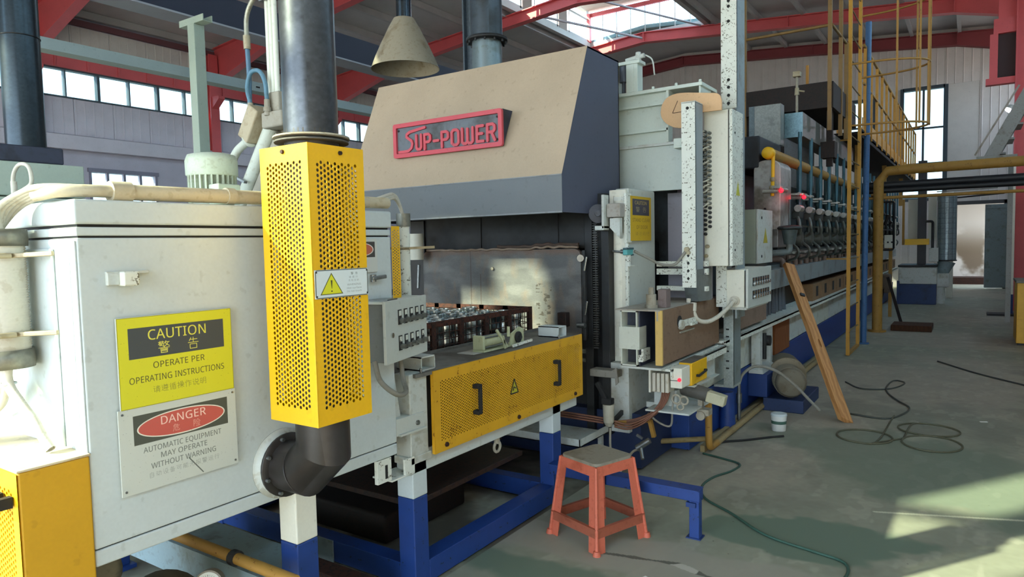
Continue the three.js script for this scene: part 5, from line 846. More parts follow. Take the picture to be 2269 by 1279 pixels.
{ // switch box on the flank
  const o = thing('switch_box', 'cream switch box with two rows of small switches on the furnace flank', 'control box', [-1.5, 1.09, -5.6]);
  part('body', [bx(-1.63, -1.43, 1.092, 1.378, -5.98, -5.271, 0.004)], C.cream, o); part('back_plate', [bx(-1.64, -1.56, 1.092, 1.41, -5.275, -5.262)], C.whitePeel, o);
  part('cover', [bx(-1.418, -1.40, 1.085, 1.384, -5.98, -5.266, 0.003)], C.greyWhiteClean, o); part('gasket', bx(-1.432, -1.417, 1.10, 1.37, -5.97, -5.285), C.dark, o);
  for (const y of [1.275, 1.175]) for (let k = 0; k < 7; k++) { const z = -5.42 - k * 0.075, s = part('switch', bx(-1.40, -1.397, y - 0.028, y + 0.036, z - 0.026, z + 0.026), C.rubber, o); part('knob', [cyl([-1.397, y - 0.01, z], [-1.38, y - 0.01, z], 0.016, 0.015, 10), bx(-1.397, -1.3955, y + 0.012, y + 0.03, z - 0.016, z + 0.016)], C.chrome, s); }
  part('cable_gland', [cyl([-1.50, 1.14, -5.271], [-1.50, 1.14, -5.235], 0.026, 0.024, 12), cyl([-1.50, 1.14, -5.271], [-1.50, 1.14, -5.264], 0.04, 0.04, 16)], C.hoseWhite, o);
  part('conduit', tube([[-1.50, 1.14, -5.24], [-1.52, 1.09, -5.13], [-1.56, 1.035, -5.0], [-1.60, 1.015, -4.9], [-1.64, 1.04, -4.82], [-1.662, 1.10, -4.80]], 0.016, 10), C.hoseWhite, o);
  part('under_bracket', [bx(-1.6, -1.42, 1.07, 1.09, -5.96, -5.3)], C.greyWhite, o);
}
{ // hearth beam: two square tubes with a board on the outside
  const o = thing('hearth_rail', 'bright white twin square tube rail end with brown side board below the cable duct', 'rail', [-1.8, 0.77, -4.8]), w = M('#d5d9cc', 'paint', 0.5), z0 = -5.38, z1 = -4.18, t = 0.009;
  const sq = (x0, x1, y0, y1) => [bx(x0, x1, y0, y0 + t, z0, z1), bx(x0, x1, y1 - t, y1, z0, z1), bx(x0, x0 + t, y0, y1, z0, z1), bx(x1 - t, x1, y0, y1, z0, z1)];
  part('square_tube', sq(-1.943, -1.825, 1.025, 1.152), w, o, 'upper square tube'); part('square_tube', sq(-1.943, -1.825, 0.785, 0.915), w, o, 'lower square tube');
  part('web_plate', [bx(-1.957, -1.81, 0.895, 1.045, -4.30, -4.179, 0.003)], w, o);
  part('top_plate', [bx(-1.98, -1.668, 1.152, 1.162, z0, z1), bx(-1.690, -1.680, 1.09, 1.152, -4.3, z1)], M('#a9a398', 'dirty', 0.7), o);
  part('bottom_plate', [bx(-1.95, -1.66, 0.768, 0.782, z0, z1)], C.greyWhite, o);
  part('inner_web', [bx(-1.82, -1.69, 0.79, 1.15, -5.3, -4.5), bx(-1.823, -1.813, 0.785, 1.15, -4.5, -4.2)], C.navy, o); part('inner_pipe', [pipe([[-1.73, 1.15, -4.4], [-1.73, 1.0, -4.4], [-1.69, 0.94, -4.45]], 0.012, 0.04)], C.blueGrey, o);
  part('shade_fill', [bx(-1.932, -1.836, 1.036, 1.141, -5.3, -4.27), bx(-1.932, -1.836, 0.796, 0.904, -5.3, -4.27)], C.navy, o);  // dark plugs set in both tubes to stand for the shade inside
  part('clamp_plate', [bx(-1.80, -1.785, 0.82, 0.90, -4.3, -4.185), bx(-1.82, -1.79, 0.815, 0.86, -4.25, -4.182)], C.whitePeel, o);
  part('rack', [...Array(6).keys()].map((k) => bx(-1.74, -1.70, 0.83 + k * 0.014, 0.835 + k * 0.014, -4.5, -4.3)), C.steel, o);
  part('side_board', [bx(-1.70, -1.655, 0.80, 1.158, -5.38, -4.186, 0.003)], M('#846a55', 'dirty', 0.8), o); part('board_end', [bx(-1.701, -1.654, 0.80, 1.158, -4.20, -4.182, 0.002)], M('#d8b468', 'paint', 0.7), o, 'bare yellow wood end of the board');
  part('port', [cyl([-1.656, 1.055, -4.50], [-1.651, 1.055, -4.50], 0.042, 0.042, 20).scale(1, 1, 1)], C.rubber, o);
  part('roller', [lathe([[0, -0.014], [0.03, -0.014], [0.034, -0.006], [0.034, 0.006], [0.03, 0.014], [0, 0.014]], [-1.645, 1.035, -4.505], [1, 0, 0.3], 18)], C.greyWhite, o);
  part('slide_plate', [bx(-1.655, -1.64, 1.015, 1.06, -4.80, -4.56, 0.003), bx(-1.655, -1.63, 1.01, 1.03, -4.80, -4.68)], C.whitePeel, o);
  part('slide_rail', [bx(-1.655, -1.646, 0.975, 0.985, -4.78, -4.5)], C.dustyGrey, o);
  part('ledge', [bx(-1.80, -1.615, 0.752, 0.770, -5.45, -4.25, 0.003), bx(-1.628, -1.615, 0.71, 0.77, -5.45, -4.25, 0.003)], C.whitePeel, o);
  part('shaft_bearing', [cyl([-1.775, 1.162, -4.3], [-1.775, 1.185, -4.3], 0.045, 0.045, 4), cyl([-1.775, 1.185, -4.3], [-1.775, 1.255, -4.3], 0.034, 0.034, 16), cyl([-1.775, 1.255, -4.3], [-1.775, 1.30, -4.3], 0.018, 0.018, 12)], C.dustyGrey, o);
  part('stop_block', [bx(-1.745, -1.685, 1.162, 1.285, -4.42, -4.34, 0.004)], M('#7c6d6a', 'dirty', 0.7), o);
}
{ // lower gear
  const o = thing('base_casing', 'white base casing box below the twin tube beam end', 'casing', [-2.05, 0.27, -4.65]);
  part('box', [bx(-2.13, -1.965, 0.275, 0.765, -4.95, -4.35, 0.004)], C.greyWhite, o); part('support', [bx(-2.03, -2.0, 0, 0.275, -4.6, -4.5)], C.greyWhite, o);
  single('drip_tray', [bx(-3.2, -2.1, 0.278, 0.284, -4.3, -3.876), bx(-3.2, -2.1, 0.278, 0.33, -3.882, -3.876), bx(-2.106, -2.1, 0.278, 0.33, -4.3, -3.876), bx(-3.2, -3.18, 0, 0.28, -4.3, -3.9), bx(-2.16, -2.13, 0, 0.28, -4.28, -4.25)], C.greyWhite, 'shallow white drip tray below the furnace end of the conveyor', 'tray');
  const r = thing('relay_box', 'white relay box with a red lamp and ribbed terminal block below the hearth beam', 'box', [-1.65, 0.6, -4.3]);
  part('body', [bx(-1.64, -1.56, 0.64, 0.775, -4.44, -4.28, 0.008)], C.cream, r); part('lamp', cyl([-1.575, 0.70, -4.28], [-1.575, 0.70, -4.272], 0.012, 0.012, 12), C.redLamp, r);
  part('seam', bx(-1.638, -1.585, 0.69, 0.694, -4.2795, -4.278), C.dark, r);
  part('terminal_block', [0, 1, 2, 3].map((k) => bx(-1.762 + k * 0.03, -1.738 + k * 0.03, 0.605, 0.735, -4.38, -4.27, 0.006)), C.hoseWhite, r);
  part('end_plate', bx(-1.785, -1.772, 0.60, 0.76, -4.38, -4.27), C.cream, r);
  for (let k = 0; k < 5; k++) part('wire', tube([[-1.70 + k * 0.012, 0.61, -4.30], [-1.71 + k * 0.01, 0.54, -4.28], [-1.76, 0.47 - k * 0.008, -4.26], [-1.86, 0.42 - k * 0.006, -4.22], [-1.97, 0.40 - k * 0.006, -4.18]], 0.006, 6), C.copper, r);
  part('hose', tube([[-1.62, 0.62, -4.3], [-1.63, 0.5, -4.29], [-1.65, 0.38, -4.3], [-1.72, 0.40, -4.28], [-1.79, 0.46, -4.26]], 0.007, 6), C.hoseGrey, r);
  part('fan_guards', [torus([-1.60, 0.57, -4.28], 0.028, 0.007, [0, 0, 1], 16), torus([-1.55, 0.565, -4.29], 0.026, 0.007, [0, 0, 1], 16), torus([-1.575, 0.52, -4.29], 0.02, 0.006, [0.3, 0, 1], 16)], C.dustyGrey, r);
  part('shelf', [bx(-1.80, -1.50, 0.478, 0.49, -4.75, -4.24, 0.003), bx(-1.80, -1.64, 0.49, 0.60, -4.6, -4.4)], C.greyWhite, r); part('shelf_support', bx(-1.9, -1.72, 0.44, 0.478, -5.0, -4.5), C.greyWhite, r);
  const y = thing('yellow_relay_box', 'small yellow box with black handle beside the red-lamp relay box', 'box', [-1.58, 0.63, -4.6]);
  part('body', [bx(-1.64, -1.55, 0.632, 0.785, -4.76, -4.445, 0.006)], C.yellow, y); part('dusty_top', bx(-1.64, -1.552, 0.785, 0.789, -4.755, -4.445), M('#6b645a', 'dirty', 0.9), y);
  part('handle', [bar([-1.535, 0.685, -4.54], [-1.535, 0.70, -4.70], 0.012, 0.016, 0.004), bx(-1.55, -1.53, 0.68, 0.695, -4.55, -4.53), bx(-1.55, -1.53, 0.693, 0.708, -4.71, -4.69)], C.rubber, y);
  part('bottom_flange', bx(-1.64, -1.53, 0.625, 0.632, -4.80, -4.44), C.greyWhite, y);
  single('hanging_sheet', [bx(-1.70, -1.695, 0.54, 0.75, -5.4, -4.9), bx(-1.70, -1.66, 0.535, 0.545, -5.4, -4.9)], C.greyWhiteClean, 'white folded sheet hanging below the hearth ledge behind the yellow box', 'sheet');
  const d = thing('drum_motor', 'grey drum motor with cream end box lying beside the blue furnace base', 'motor', [-1.45, 0.5, -4.5]);
  part('drum', [cyl([-1.64, 0.605, -4.5], [-1.44, 0.565, -4.5], 0.048, 0.048, 20)], M('#55524c', 'dirty', 0.6), d); part('end_box', [bar([-1.45, 0.575, -4.46], [-1.33, 0.548, -4.46], 0.07, 0.072, 0.008)], M('#b9b598', 'dirty', 0.5), d);
  part('bracket', [bx(-1.53, -1.50, 0.40, 0.55, -4.54, -4.5), bx(-1.53, -1.45, 0.43, 0.47, -4.56, -4.48), cyl([-1.5, 0.43, -4.52], [-1.5, 0.43, -4.46], 0.03, 0.03, 14)], C.dustyGrey, d);
  const u = thing('floor_pipe', 'yellow pipe bending from the drum motor down to a dusty run along the floor', 'pipe', [-1.64, 0, -5.06]);
  part('riser', [pipe([[-1.60, 0.46, -4.72], [-1.62, 0.44, -5.0], [-1.625, 0.04, -5.03], [-1.63, 0.035, -5.25]], 0.026, 0.07)], C.yellowPipe, u);
  part('floor_run', [cyl([-1.63, 0.035, -5.2], [-1.63, 0.04, -9.8], 0.026, 0.026, 12), bx(-1.70, -1.665, 0, 0.05, -9.8, -5.05)], M('#a08c62', 'dirty', 0.8), u);
  part('cross_run', [cyl([-1.63, 0.10, -5.10], [-2.05, 0.13, -4.62], 0.02, 0.02, 10)], M('#8f7d55', 'dirty', 0.8), u);
  const f = thing('air_filter', 'dusty air filter unit with black lever and copper lines below the furnace mouth', 'filter', [-2.02, 0.3, -4.1]);
  part('bowl', [cyl([-2.0, 0.41, -4.1], [-2.0, 0.53, -4.1], 0.035, 0.04, 16), cyl([-2.0, 0.38, -4.1], [-2.0, 0.41, -4.1], 0.018, 0.035, 12)], M('#b3ae9d', 'dirty', 0.4), f);
  part('lever', [bar([-2.01, 0.55, -4.1], [-2.085, 0.67, -4.1], 0.035, 0.03, 0.008), bx(-2.04, -1.97, 0.53, 0.57, -4.13, -4.07, 0.006)], C.rubber, f);
  part('lines', [0, 1, 2].flatMap((k) => [tube([[-1.96, 0.42 - k * 0.018, -4.1], [-1.88, 0.40 - k * 0.016, -4.14], [-1.80, 0.43 - k * 0.014, -4.2], [-1.70, 0.50, -4.25]], 0.007, 6), tube([[-2.04, 0.43 - k * 0.016, -4.1], [-2.2, 0.44 - k * 0.016, -4.08], [-2.4, 0.45 - k * 0.014, -4.05]], 0.007, 6)]), C.copper, f);
  part('thin_hose', tube([[-1.99, 0.37, -4.1], [-1.98, 0.24, -4.08], [-1.94, 0.14, -4.05], [-1.90, 0.10, -4.02], [-1.86, 0.16, -4.04], [-1.82, 0.24, -4.08], [-1.78, 0.26, -4.1]], 0.008, 7), C.dustyGrey, f);
  part('valve', [cyl([-1.80, 0.26, -4.1], [-1.72, 0.32, -4.12], 0.022, 0.02, 12), cyl([-1.765, 0.27, -4.08], [-1.735, 0.215, -4.04], 0.012, 0.012, 10), bar([-1.80, 0.35, -4.1], [-1.76, 0.33, -4.1], 0.012, 0.016)], C.steel, f);
  part('yellow_bar', [bar([-1.98, 0.39, -4.15], [-1.80, 0.40, -4.32], 0.025, 0.03), bar([-1.80, 0.40, -4.32], [-1.78, 0.28, -4.34], 0.025, 0.03)], C.yellowPipe, f);
  part('bracket', [bar([-1.99, 0.40, -4.14], [-2.02, 0.42, -4.36], 0.02, 0.03)], C.dark, f);
  single('guide_rail_end', [bx(-2.19, -1.99, 0.685, 0.735, -4.3, -4.2, 0.006), onto(ext(shape([[0, 0], [0.05, 0.03], [0.06, -0.07], [0.04, -0.09], [0.035, -0.02]]), 0.012), [-2.03, 0.73, -4.2], ...FZ)], M('#8b8880', 'dirty', 0.6), 'grey guide rail end with hooked plate left of the white base casing', 'bracket');
}

// ---------- furnace body and flank ----------
{
  const o = thing('furnace', 'long industrial furnace with blue base and white flank running down the hall', 'furnace', [-3, 0, -13]);
  part('shell', [bx(-4.3, -1.98, 0.4, 2.28, -20.8, -5.36)], M('#3b4244', 'sooty', 0.6), o);
  part('front_wall', [bx(-4.3, -2.14, 0.2, 1.6, -5.36, -4.5)], C.dark, o);
  part('base', [bx(-4.2, -1.76, 0.02, 0.405, -20.8, -4.98, 0.006)], C.blue, o);
  part('base', [bx(-4.2, -1.9, 0.02, 0.405, -4.98, -4.4)], M('#1b2c52', 'paint', 0.6), o);
  for (let z = -5.05, k = 0; z > -20; z -= 1.5, k++) part('flank_panel', [bx(-2.0, -1.768, 0.412, 0.748, z - 1.49, z, 0.004)], k % 3 ? C.greyWhite : M('#cfd2c4', 'dirty', 0.6), o);
  part('ledge', [bx(-2.0, -1.63, 0.776, 0.80, -20.6, -5.46, 0.003), bx(-1.642, -1.63, 0.75, 0.80, -20.6, -5.46)], C.whitePeel, o);
  part('void', [bx(-2.0, -1.9, 0.80, 1.10, -20.6, -5.4)], C.black, o);  // black slab at the back of the recess stands for its shade
  for (let z = -6.55; z > -20; z -= 1.24) part('band_panel', [bx(-1.98, -1.645, 1.105, 1.30, z - 1.232, z, 0.004)], M('#8a9496', 'dirty', 0.5), o);
  part('hearth_board', [bx(-1.71, -1.66, 0.83, 1.06, -6.9, -5.95, 0.004)], M('#86705f', 'dirty', 0.8), o);
  for (let z = -9.4; z > -20; z -= 0.62) { const b = part('burner_block', [bx(-1.9, -1.69, 0.80, 1.02, z - 0.60, z, 0.006)], M('#8d6c4a', 'dirty', 0.8), o); part('slot', [bx(-1.6905, -1.688, 0.85, 0.98, z - 0.36, z - 0.22)], C.rubber, b); }
  const st = []; for (let z = -6.95; z > -8.3; z -= 0.16) st.push(cyl([-1.80, 0.80, z], [-1.80, 1.10, z], 0.02 + rnd(0, 0.02), 0.02, 8)); part('tie_rods', st, M('#5b626b', 'dirty', 0.5), o);
}
{ // flank pump stand behind the plank
  const st = thing('service_stand', 'pale steel service stand with fittings left of the leaning plank', 'stand', [-1.72, 0, -6.9]);
  part('frame', [bx(-1.74, -1.66, 0.35, 0.74, -6.75, -6.66), bx(-1.74, -1.66, 0.35, 0.74, -7.15, -7.06), bx(-1.75, -1.62, 0.34, 0.38, -7.2, -6.6)], C.greyWhite, st);
  part('fitting', [cyl([-1.62, 0.62, -6.9], [-1.70, 0.62, -6.9], 0.05, 0.05, 14), cyl([-1.66, 0.45, -6.82], [-1.66, 0.70, -6.82], 0.02, 0.02, 10)], C.dark, st);
  part('blue_box', bx(-1.76, -1.58, 0.12, 0.34, -7.1, -6.6, 0.01), C.blueDeep, st);
  single('cardboard_shield', [bx(-1.75, -1.72, 0.38, 0.72, -8.2, -7.5, 0.003)], M('#b58f62', 'wood', 0.85), 'brown board standing against the white flank behind the leaning plank', 'board');
  const m = thing('gear_motor', 'dusty gear motor on the floor beside the leaning plank', 'motor', [-1.45, 0, -7.1]), d = M('#77705f', 'dirty', 0.7);
  part('housing', [lathe([[0, -0.16], [0.10, -0.16], [0.135, -0.13], [0.135, 0.10], [0.11, 0.16], [0, 0.16]], [-1.42, 0.27, -6.75], [0.35, 0, 0.94], 24)], d, m);
  part('flange', [lathe([[0, 0], [0.17, 0], [0.175, 0.02], [0.17, 0.05], [0, 0.05]], [-1.49, 0.28, -7.0], [0.35, 0, 0.94], 28)], M('#8c8069', 'dirty', 0.7), m);
  part('gear_case', [lathe([[0, -0.2], [0.14, -0.2], [0.165, -0.12], [0.165, 0.1], [0.14, 0.14], [0, 0.14]], [-1.55, 0.28, -7.2], [0.35, 0, 0.94], 24)], d, m);
  part('base', [bx(-1.62, -1.26, 0, 0.12, -7.35, -6.6, 0.01)], M('#23365f', 'dirty', 0.6), m);
  part('fins', [0, 1, 2, 3, 4, 5].map((k) => lathe([[0.13, 0], [0.145, 0], [0.145, 0.008], [0.13, 0.008]], [-1.42 + (k - 3) * 0.012, 0.27, -6.76 + (k - 3) * 0.033], [0.35, 0, 0.94], 24)), d, m);
  const v = thing('valve_stub', 'blue valve with grey hose standing beside the furnace base', 'valve', [-1.62, 0, -5.9]);
  part('riser', [cyl([-1.66, 0.04, -5.95], [-1.66, 0.36, -5.95], 0.016, 0.016, 10), cyl([-1.66, 0.2, -5.95], [-1.66, 0.28, -5.95], 0.026, 0.026, 8)], C.steel, v);
  part('hose', tube([[-1.66, 0.36, -5.95], [-1.64, 0.44, -6.0], [-1.56, 0.50, -6.1], [-1.42, 0.46, -6.2], [-1.28, 0.33, -6.3], [-1.17, 0.2, -6.35], [-1.09, 0.10, -6.4]], 0.013, 8), C.hoseGrey, v);
  part('guard', [cyl([-1.70, 0.02, -5.75], [-1.70, 0.33, -5.75], 0.07, 0.05, 16)], C.blue, v);
}
{ // burner train: one burner built, the rest copied along the flank
  const z = -7.97, at = [-1.9, 1.32, z], dk = M('#3a3f3d', 'dirty', 0.5, 0.3), md = M('#6d716b', 'dirty', 0.5, 0.4), L = 'burner with silver valve, hoses and flanges in the row along the furnace flank';
  const b = thing('burner', 'nearest burner of the row, with a round black pressure cap', 'burner', at);
  part('flange', [cyl([-1.98, 1.60, z], [-1.93, 1.60, z], 0.12, 0.12, 18), cyl([-1.93, 1.60, z], [-1.72, 1.60, z], 0.07, 0.06, 16)], dk, b);
  part('gas_cock', [cyl([-1.74, 1.60, z], [-1.66, 1.60, z], 0.085, 0.085, 16), cyl([-1.70, 1.68, z], [-1.70, 1.76, z], 0.025, 0.025, 10), bar([-1.70, 1.76, z], [-1.60, 1.74, z + 0.04], 0.014, 0.02)], md, b);
  part('solenoid', [cyl([-1.57, 1.93, z + 0.11], [-1.57, 1.93, z - 0.07], 0.038, 0.038, 16)], M('#c4c6bf', 'galv', 0.3, 0.6), b);
  part('solenoid_base', [bx(-1.64, -1.55, 1.82, 1.90, z - 0.06, z + 0.06, 0.01)], dk, b);
  part('hose', tube([[-1.58, 1.84, z + 0.05], [-1.55, 1.74, z + 0.10], [-1.57, 1.66, z + 0.02], [-1.63, 1.63, z]], 0.018, 8), md, b);
  part('hose', tube([[-1.66, 1.56, z], [-1.57, 1.48, z + 0.08], [-1.60, 1.40, z + 0.02], [-1.70, 1.36, z - 0.04]], 0.016, 8), md, b);
  part('cross_tube', [cyl([-1.60, 1.455, z - 0.14], [-1.60, 1.455, z + 0.14], 0.014, 0.014, 10), cyl([-1.60, 1.455, z], [-1.90, 1.455, z], 0.02, 0.02, 8)], M('#b9bbb3', 'galv', 0.35, 0.6), b);
  part('lower_elbow', pipe([[-1.95, 1.38, z + 0.2], [-1.70, 1.38, z + 0.2], [-1.70, 1.30, z + 0.2]], 0.03, 0.06), M('#7b665b', 'dirty', 0.6), b); part('stub', cyl([-1.72, 1.30, z - 0.16], [-1.72, 1.42, z - 0.16], 0.03, 0.025, 10), M('#7b665b', 'dirty', 0.6), b);
  part('riser_pipe', [cyl([-1.61, 1.95, z - 0.2], [-1.61, 2.78, z - 0.2], 0.021, 0.021, 10)], M('#45707f', 'dirty', 0.4, 0.3), b);
  part('back_riser', [cyl([-1.80, 1.7, z + 0.12], [-1.80, 2.5, z + 0.12], 0.03, 0.03, 10), cyl([-1.80, 2.05, z + 0.12], [-1.80, 2.12, z + 0.12], 0.045, 0.045, 8)], M('#3b5558', 'dirty', 0.5, 0.3), b);
  part('upper_valve', [cyl([-1.56, 2.085, z - 0.04], [-1.56, 2.085, z + 0.10], 0.017, 0.017, 10), cyl([-1.56, 2.085, z + 0.02], [-1.78, 2.085, z + 0.05], 0.015, 0.015, 8)], M('#c8cac4', 'galv', 0.3, 0.6), b);
  for (let k = 1; k < 20; k++) { const c = copyOf(b, [at[0], at[1], z - k * 0.62]); const nth = ['', 'second', 'third', 'fourth', 'fifth', 'sixth', 'seventh'][k]; c.userData.label = nth ? nth + ' burner from the near end of the row, counted from the small grey-green cabinet' : L; c.userData.group = 'burners along the furnace flank'; }
  const cap = thing('round_valve', 'round black pressure cap hanging on the burner nearest the small cabinet', 'valve', [-1.46, 1.62, -7.0]);
  part('disc', lathe([[0, 0], [0.10, 0.005], [0.115, 0.018], [0.10, 0.035], [0.03, 0.045], [0, 0.045]], [-1.47, 1.69, -7.0]), M('#2f3638', 'paint', 0.45), cap); part('stem', [cyl([-1.47, 1.73, -7.0], [-1.47, 1.98, -7.0], 0.011, 0.011, 8), cyl([-1.47, 1.55, -7.0], [-1.47, 1.69, -7.0], 0.05, 0.075, 14)], M('#49565a', 'dirty', 0.5), cap);
  part('elbow', pipe([[-1.47, 1.55, -7.0], [-1.47, 1.48, -7.0], [-1.62, 1.47, -7.0]], 0.03, 0.05), M('#6f7a7c', 'dirty', 0.5), cap);
  for (const [z2, y, n] of [[-6.92, 2.065, 'nearest'], [-7.98, 2.05, 'second']]) { const l = thing('signal_lamp', n + ' small red signal lamp on a valve above the burners', 'lamp', [-1.53, y, z2]); part('lens', [new THREE.SphereGeometry(0.022, 14, 10)].map((g) => flat(g).translate(-1.53, y, z2)), C.redLamp, l); part('holder', [cyl([-1.56, y, z2], [-1.70, y, z2], 0.02, 0.02, 10), bx(-1.60, -1.53, y + 0.02, y + 0.045, z2 - 0.2, z2 + 0.03, 0.006), cyl([-1.55, y + 0.02, z2 - 0.3], [-1.55, y + 0.02, z2 - 0.05], 0.022, 0.022, 10)], M('#c4c6bf', 'galv', 0.3, 0.6), l); const p = new THREE.PointLight(0xff2030, 0.05); p.position.set(0.03, 0, 0.02); p.castShadow = true; l.add(p); }
}
{ // ducts and boxes above the burners
  const o = thing('gas_main', 'yellow gas main pipe with capped near end above the burners', 'pipe', [-1.62, 2.4, -9]);
  part('main', [cyl([-1.66, 2.435, -6.98], [-1.66, 2.44, -19.5], 0.055, 0.055, 20)], C.yellowPipe, o); part('end_cap', [lathe([[0, 0], [0.04, 0.002], [0.058, 0.02], [0.06, 0.08], [0.056, 0.09]], [-1.66, 2.435, -6.92], [0, 0, -1])], C.yellow, o);
  part('drop_pipe', [cyl([-1.62, 2.02, -6.96], [-1.62, 2.42, -6.99], 0.017, 0.017, 12)], C.yellow, o); part('union', [lathe([[0.02, 0], [0.03, 0.01], [0.03, 0.05], [0.02, 0.06]], [-1.62, 2.06, -6.96]), lathe([[0.018, 0], [0.026, 0.01], [0.026, 0.03], [0.018, 0.04]], [-1.62, 2.16, -6.965])], C.brass, o);
  const s = thing('silver_duct', 'rounded grey metal duct hood beside the yellow gas main', 'duct', [-1.8, 1.6, -6.9]), sh = new THREE.Shape(); sh.moveTo(0, 0); sh.lineTo(0.19, 0); sh.lineTo(0.19, 0.68); sh.quadraticCurveTo(0.19, 0.78, 0.10, 0.78); sh.quadraticCurveTo(0, 0.78, 0, 0.66); sh.lineTo(0, 0);
  part('casing', [onto(ext(sh, 0.45, 0.006).scale(1.25, 0.86, 1), [-1.80, 1.70, -7.46], ...FZ)], M('#bdbbb4', 'sooty', 0.4, 0.3), s); part('lower_sleeve', [bx(-1.795, -1.58, 1.52, 1.71, -7.4, -7.03, 0.01)], M('#8d8b86', 'sooty', 0.35, 0.5), s); part('bolt', bolt([-1.70, 1.90, -7.004], [0, 0, 1], 0.014, 0.01), C.rubber, s);
  const c2 = thing('small_cabinet', 'small grey-green wall cabinet with a yellow triangle right of the tall terminal cabinet', 'cabinet', [-1.66, 1.39, -6.6]);
  part('body', [bx(-1.76, -1.62, 1.385, 1.875, -6.88, -6.35, 0.005)], M('#9ba293', 'paint', 0.5), c2); part('door', [bx(-1.618, -1.60, 1.385, 1.875, -6.88, -6.35, 0.004)], C.greyWhite, c2); part('warning_triangle', onto(ext(shape([[0, 0], [0.16, 0], [0.08, 0.14]]), 0.001), [-1.5995, 1.57, -6.53], ...FX), M('#b8a83a', 'paint', 0.5), c2, 'yellow triangle sticker');
  for (const y of [1.80, 1.45]) part('lock', cyl([-1.60, y, -6.47], [-1.595, y, -6.47], 0.013, 0.013, 10), C.dark, c2);
  part('support', [bx(-1.75, -1.63, 1.30, 1.385, -6.8, -6.4)], M('#55585a', 'dirty', 0.6), c2);
  const g = thing('grey_cabinet', 'brushed grey metal cabinet below the dark platform edge', 'cabinet', [-1.9, 2.6, -8.1]); part('body', [bx(-2.03, -1.75, 2.62, 3.07, -8.05, -7.886, 0.006)], M('#858781', 'galv', 0.4, 0.4), g); part('side_post', [bx(-2.09, -2.03, 2.58, 3.07, -8.2, -7.9)], M('#59666a', 'galv', 0.4, 0.3), g);
  const t = thing('box_duct', 'pale blue steel box duct end above the vertical burner pipes', 'duct', [-1.7, 2.75, -10]); part('body', [bx(-1.80, -1.605, 2.752, 3.018, -12.2, -8.296, 0.005)], M('#77736b', 'galv', 0.45, 0.35), t); part('end_sheet', [bx(-1.80, -1.605, 2.752, 3.018, -8.296, -8.288, 0.003), bx(-1.80, -1.605, 2.745, 2.755, -8.30, -8.285)], M('#8fb4c2', 'galv', 0.35, 0.4), t);
  const w = thing('wire_post', 'thin brass-coloured standpipe with small valve in front of the dark platform edge', 'pipe', [-1.66, 3.0, -8.3]); part('pipe', [cyl([-1.68, 3.0, -8.35], [-1.68, 3.48, -8.35], 0.014, 0.014, 10)], C.dustyGrey, w); part('valve', [cyl([-1.68, 3.22, -8.35], [-1.68, 3.30, -8.35], 0.026, 0.022, 10), cyl([-1.68, 3.27, -8.35], [-1.60, 3.25, -8.35], 0.01, 0.01, 8), bx(-1.72, -1.64, 3.42, 3.48, -8.39, -8.31, 0.006)], C.brass, w);
  single('upper_duct', [bx(-3.9, -1.75, 2.3, 2.62, -7.9, -7.0, 0.02)], M('#262a33', 'sooty', 0.6), 'dark blue-black box duct in shadow under the platform left of the yellow gas main', 'duct');
  single('riser_tank', cyl([-2.1, 2.28, -10.6], [-2.1, 3.1, -10.6], 0.2, 0.2, 20), M('#77797b', 'dirty', 0.5), 'short grey cylinder in the shadow under the dark platform', 'tank'); single('riser_tank', cyl([-2.15, 2.28, -12.0], [-2.15, 2.75, -12.0], 0.13, 0.13, 18), M('#77797b', 'dirty', 0.5), 'smaller grey cylinder in the shadow under the catwalk near the ladder', 'tank');
}
// ---------- platform, catwalk, ladder ----------
{
  const o = thing('service_platform', 'dark brown service platform with railing above the burners', 'platform', [-1.95, 3.1, -9.6]), r = M('#8a6a3a', 'chipped', 0.6), d = M('#4b403c', 'rust', 0.7);
  part('front_fascia', [bx(-2.50, -1.44, 3.17, 3.48, -9.12, -9.08, 0.004)], d, o); part('side_fascia', [bx(-1.46, -1.42, 3.17, 3.48, -11.0, -9.1, 0.004)], d, o); part('deck', [bx(-2.5, -1.44, 3.19, 3.23, -11.2, -9.1)], M('#332f30', 'rust', 0.8), o);
  part('top_rail', [cyl([-2.46, 4.14, -9.1], [-1.44, 4.14, -9.1], 0.018, 0.018, 8), cyl([-1.44, 4.14, -9.1], [-1.42, 4.14, -10.1], 0.018, 0.018, 8)], r, o);
  for (const [x, z, h] of [[-2.46, -9.1, 5.4], [-1.46, -9.1, 5.4], [-1.43, -9.7, 5.4], [-1.42, -10.08, 4.14]]) part('post', bx(x - 0.022, x + 0.022, 2.9, h, z - 0.022, z + 0.022), r, o);
  part('hanger', [bx(-1.55, -1.48, 2.5, 3.2, -9.5, -9.43), bx(-1.60, -1.44, 2.60, 2.80, -9.55, -9.35)], d, o);
  for (const [x, z] of [[-2.4, -9.2], [-2.4, -11.0]]) part('support', bx(x - 0.05, x + 0.05, 2.28, 3.2, z - 0.05, z + 0.05), d, o);
}
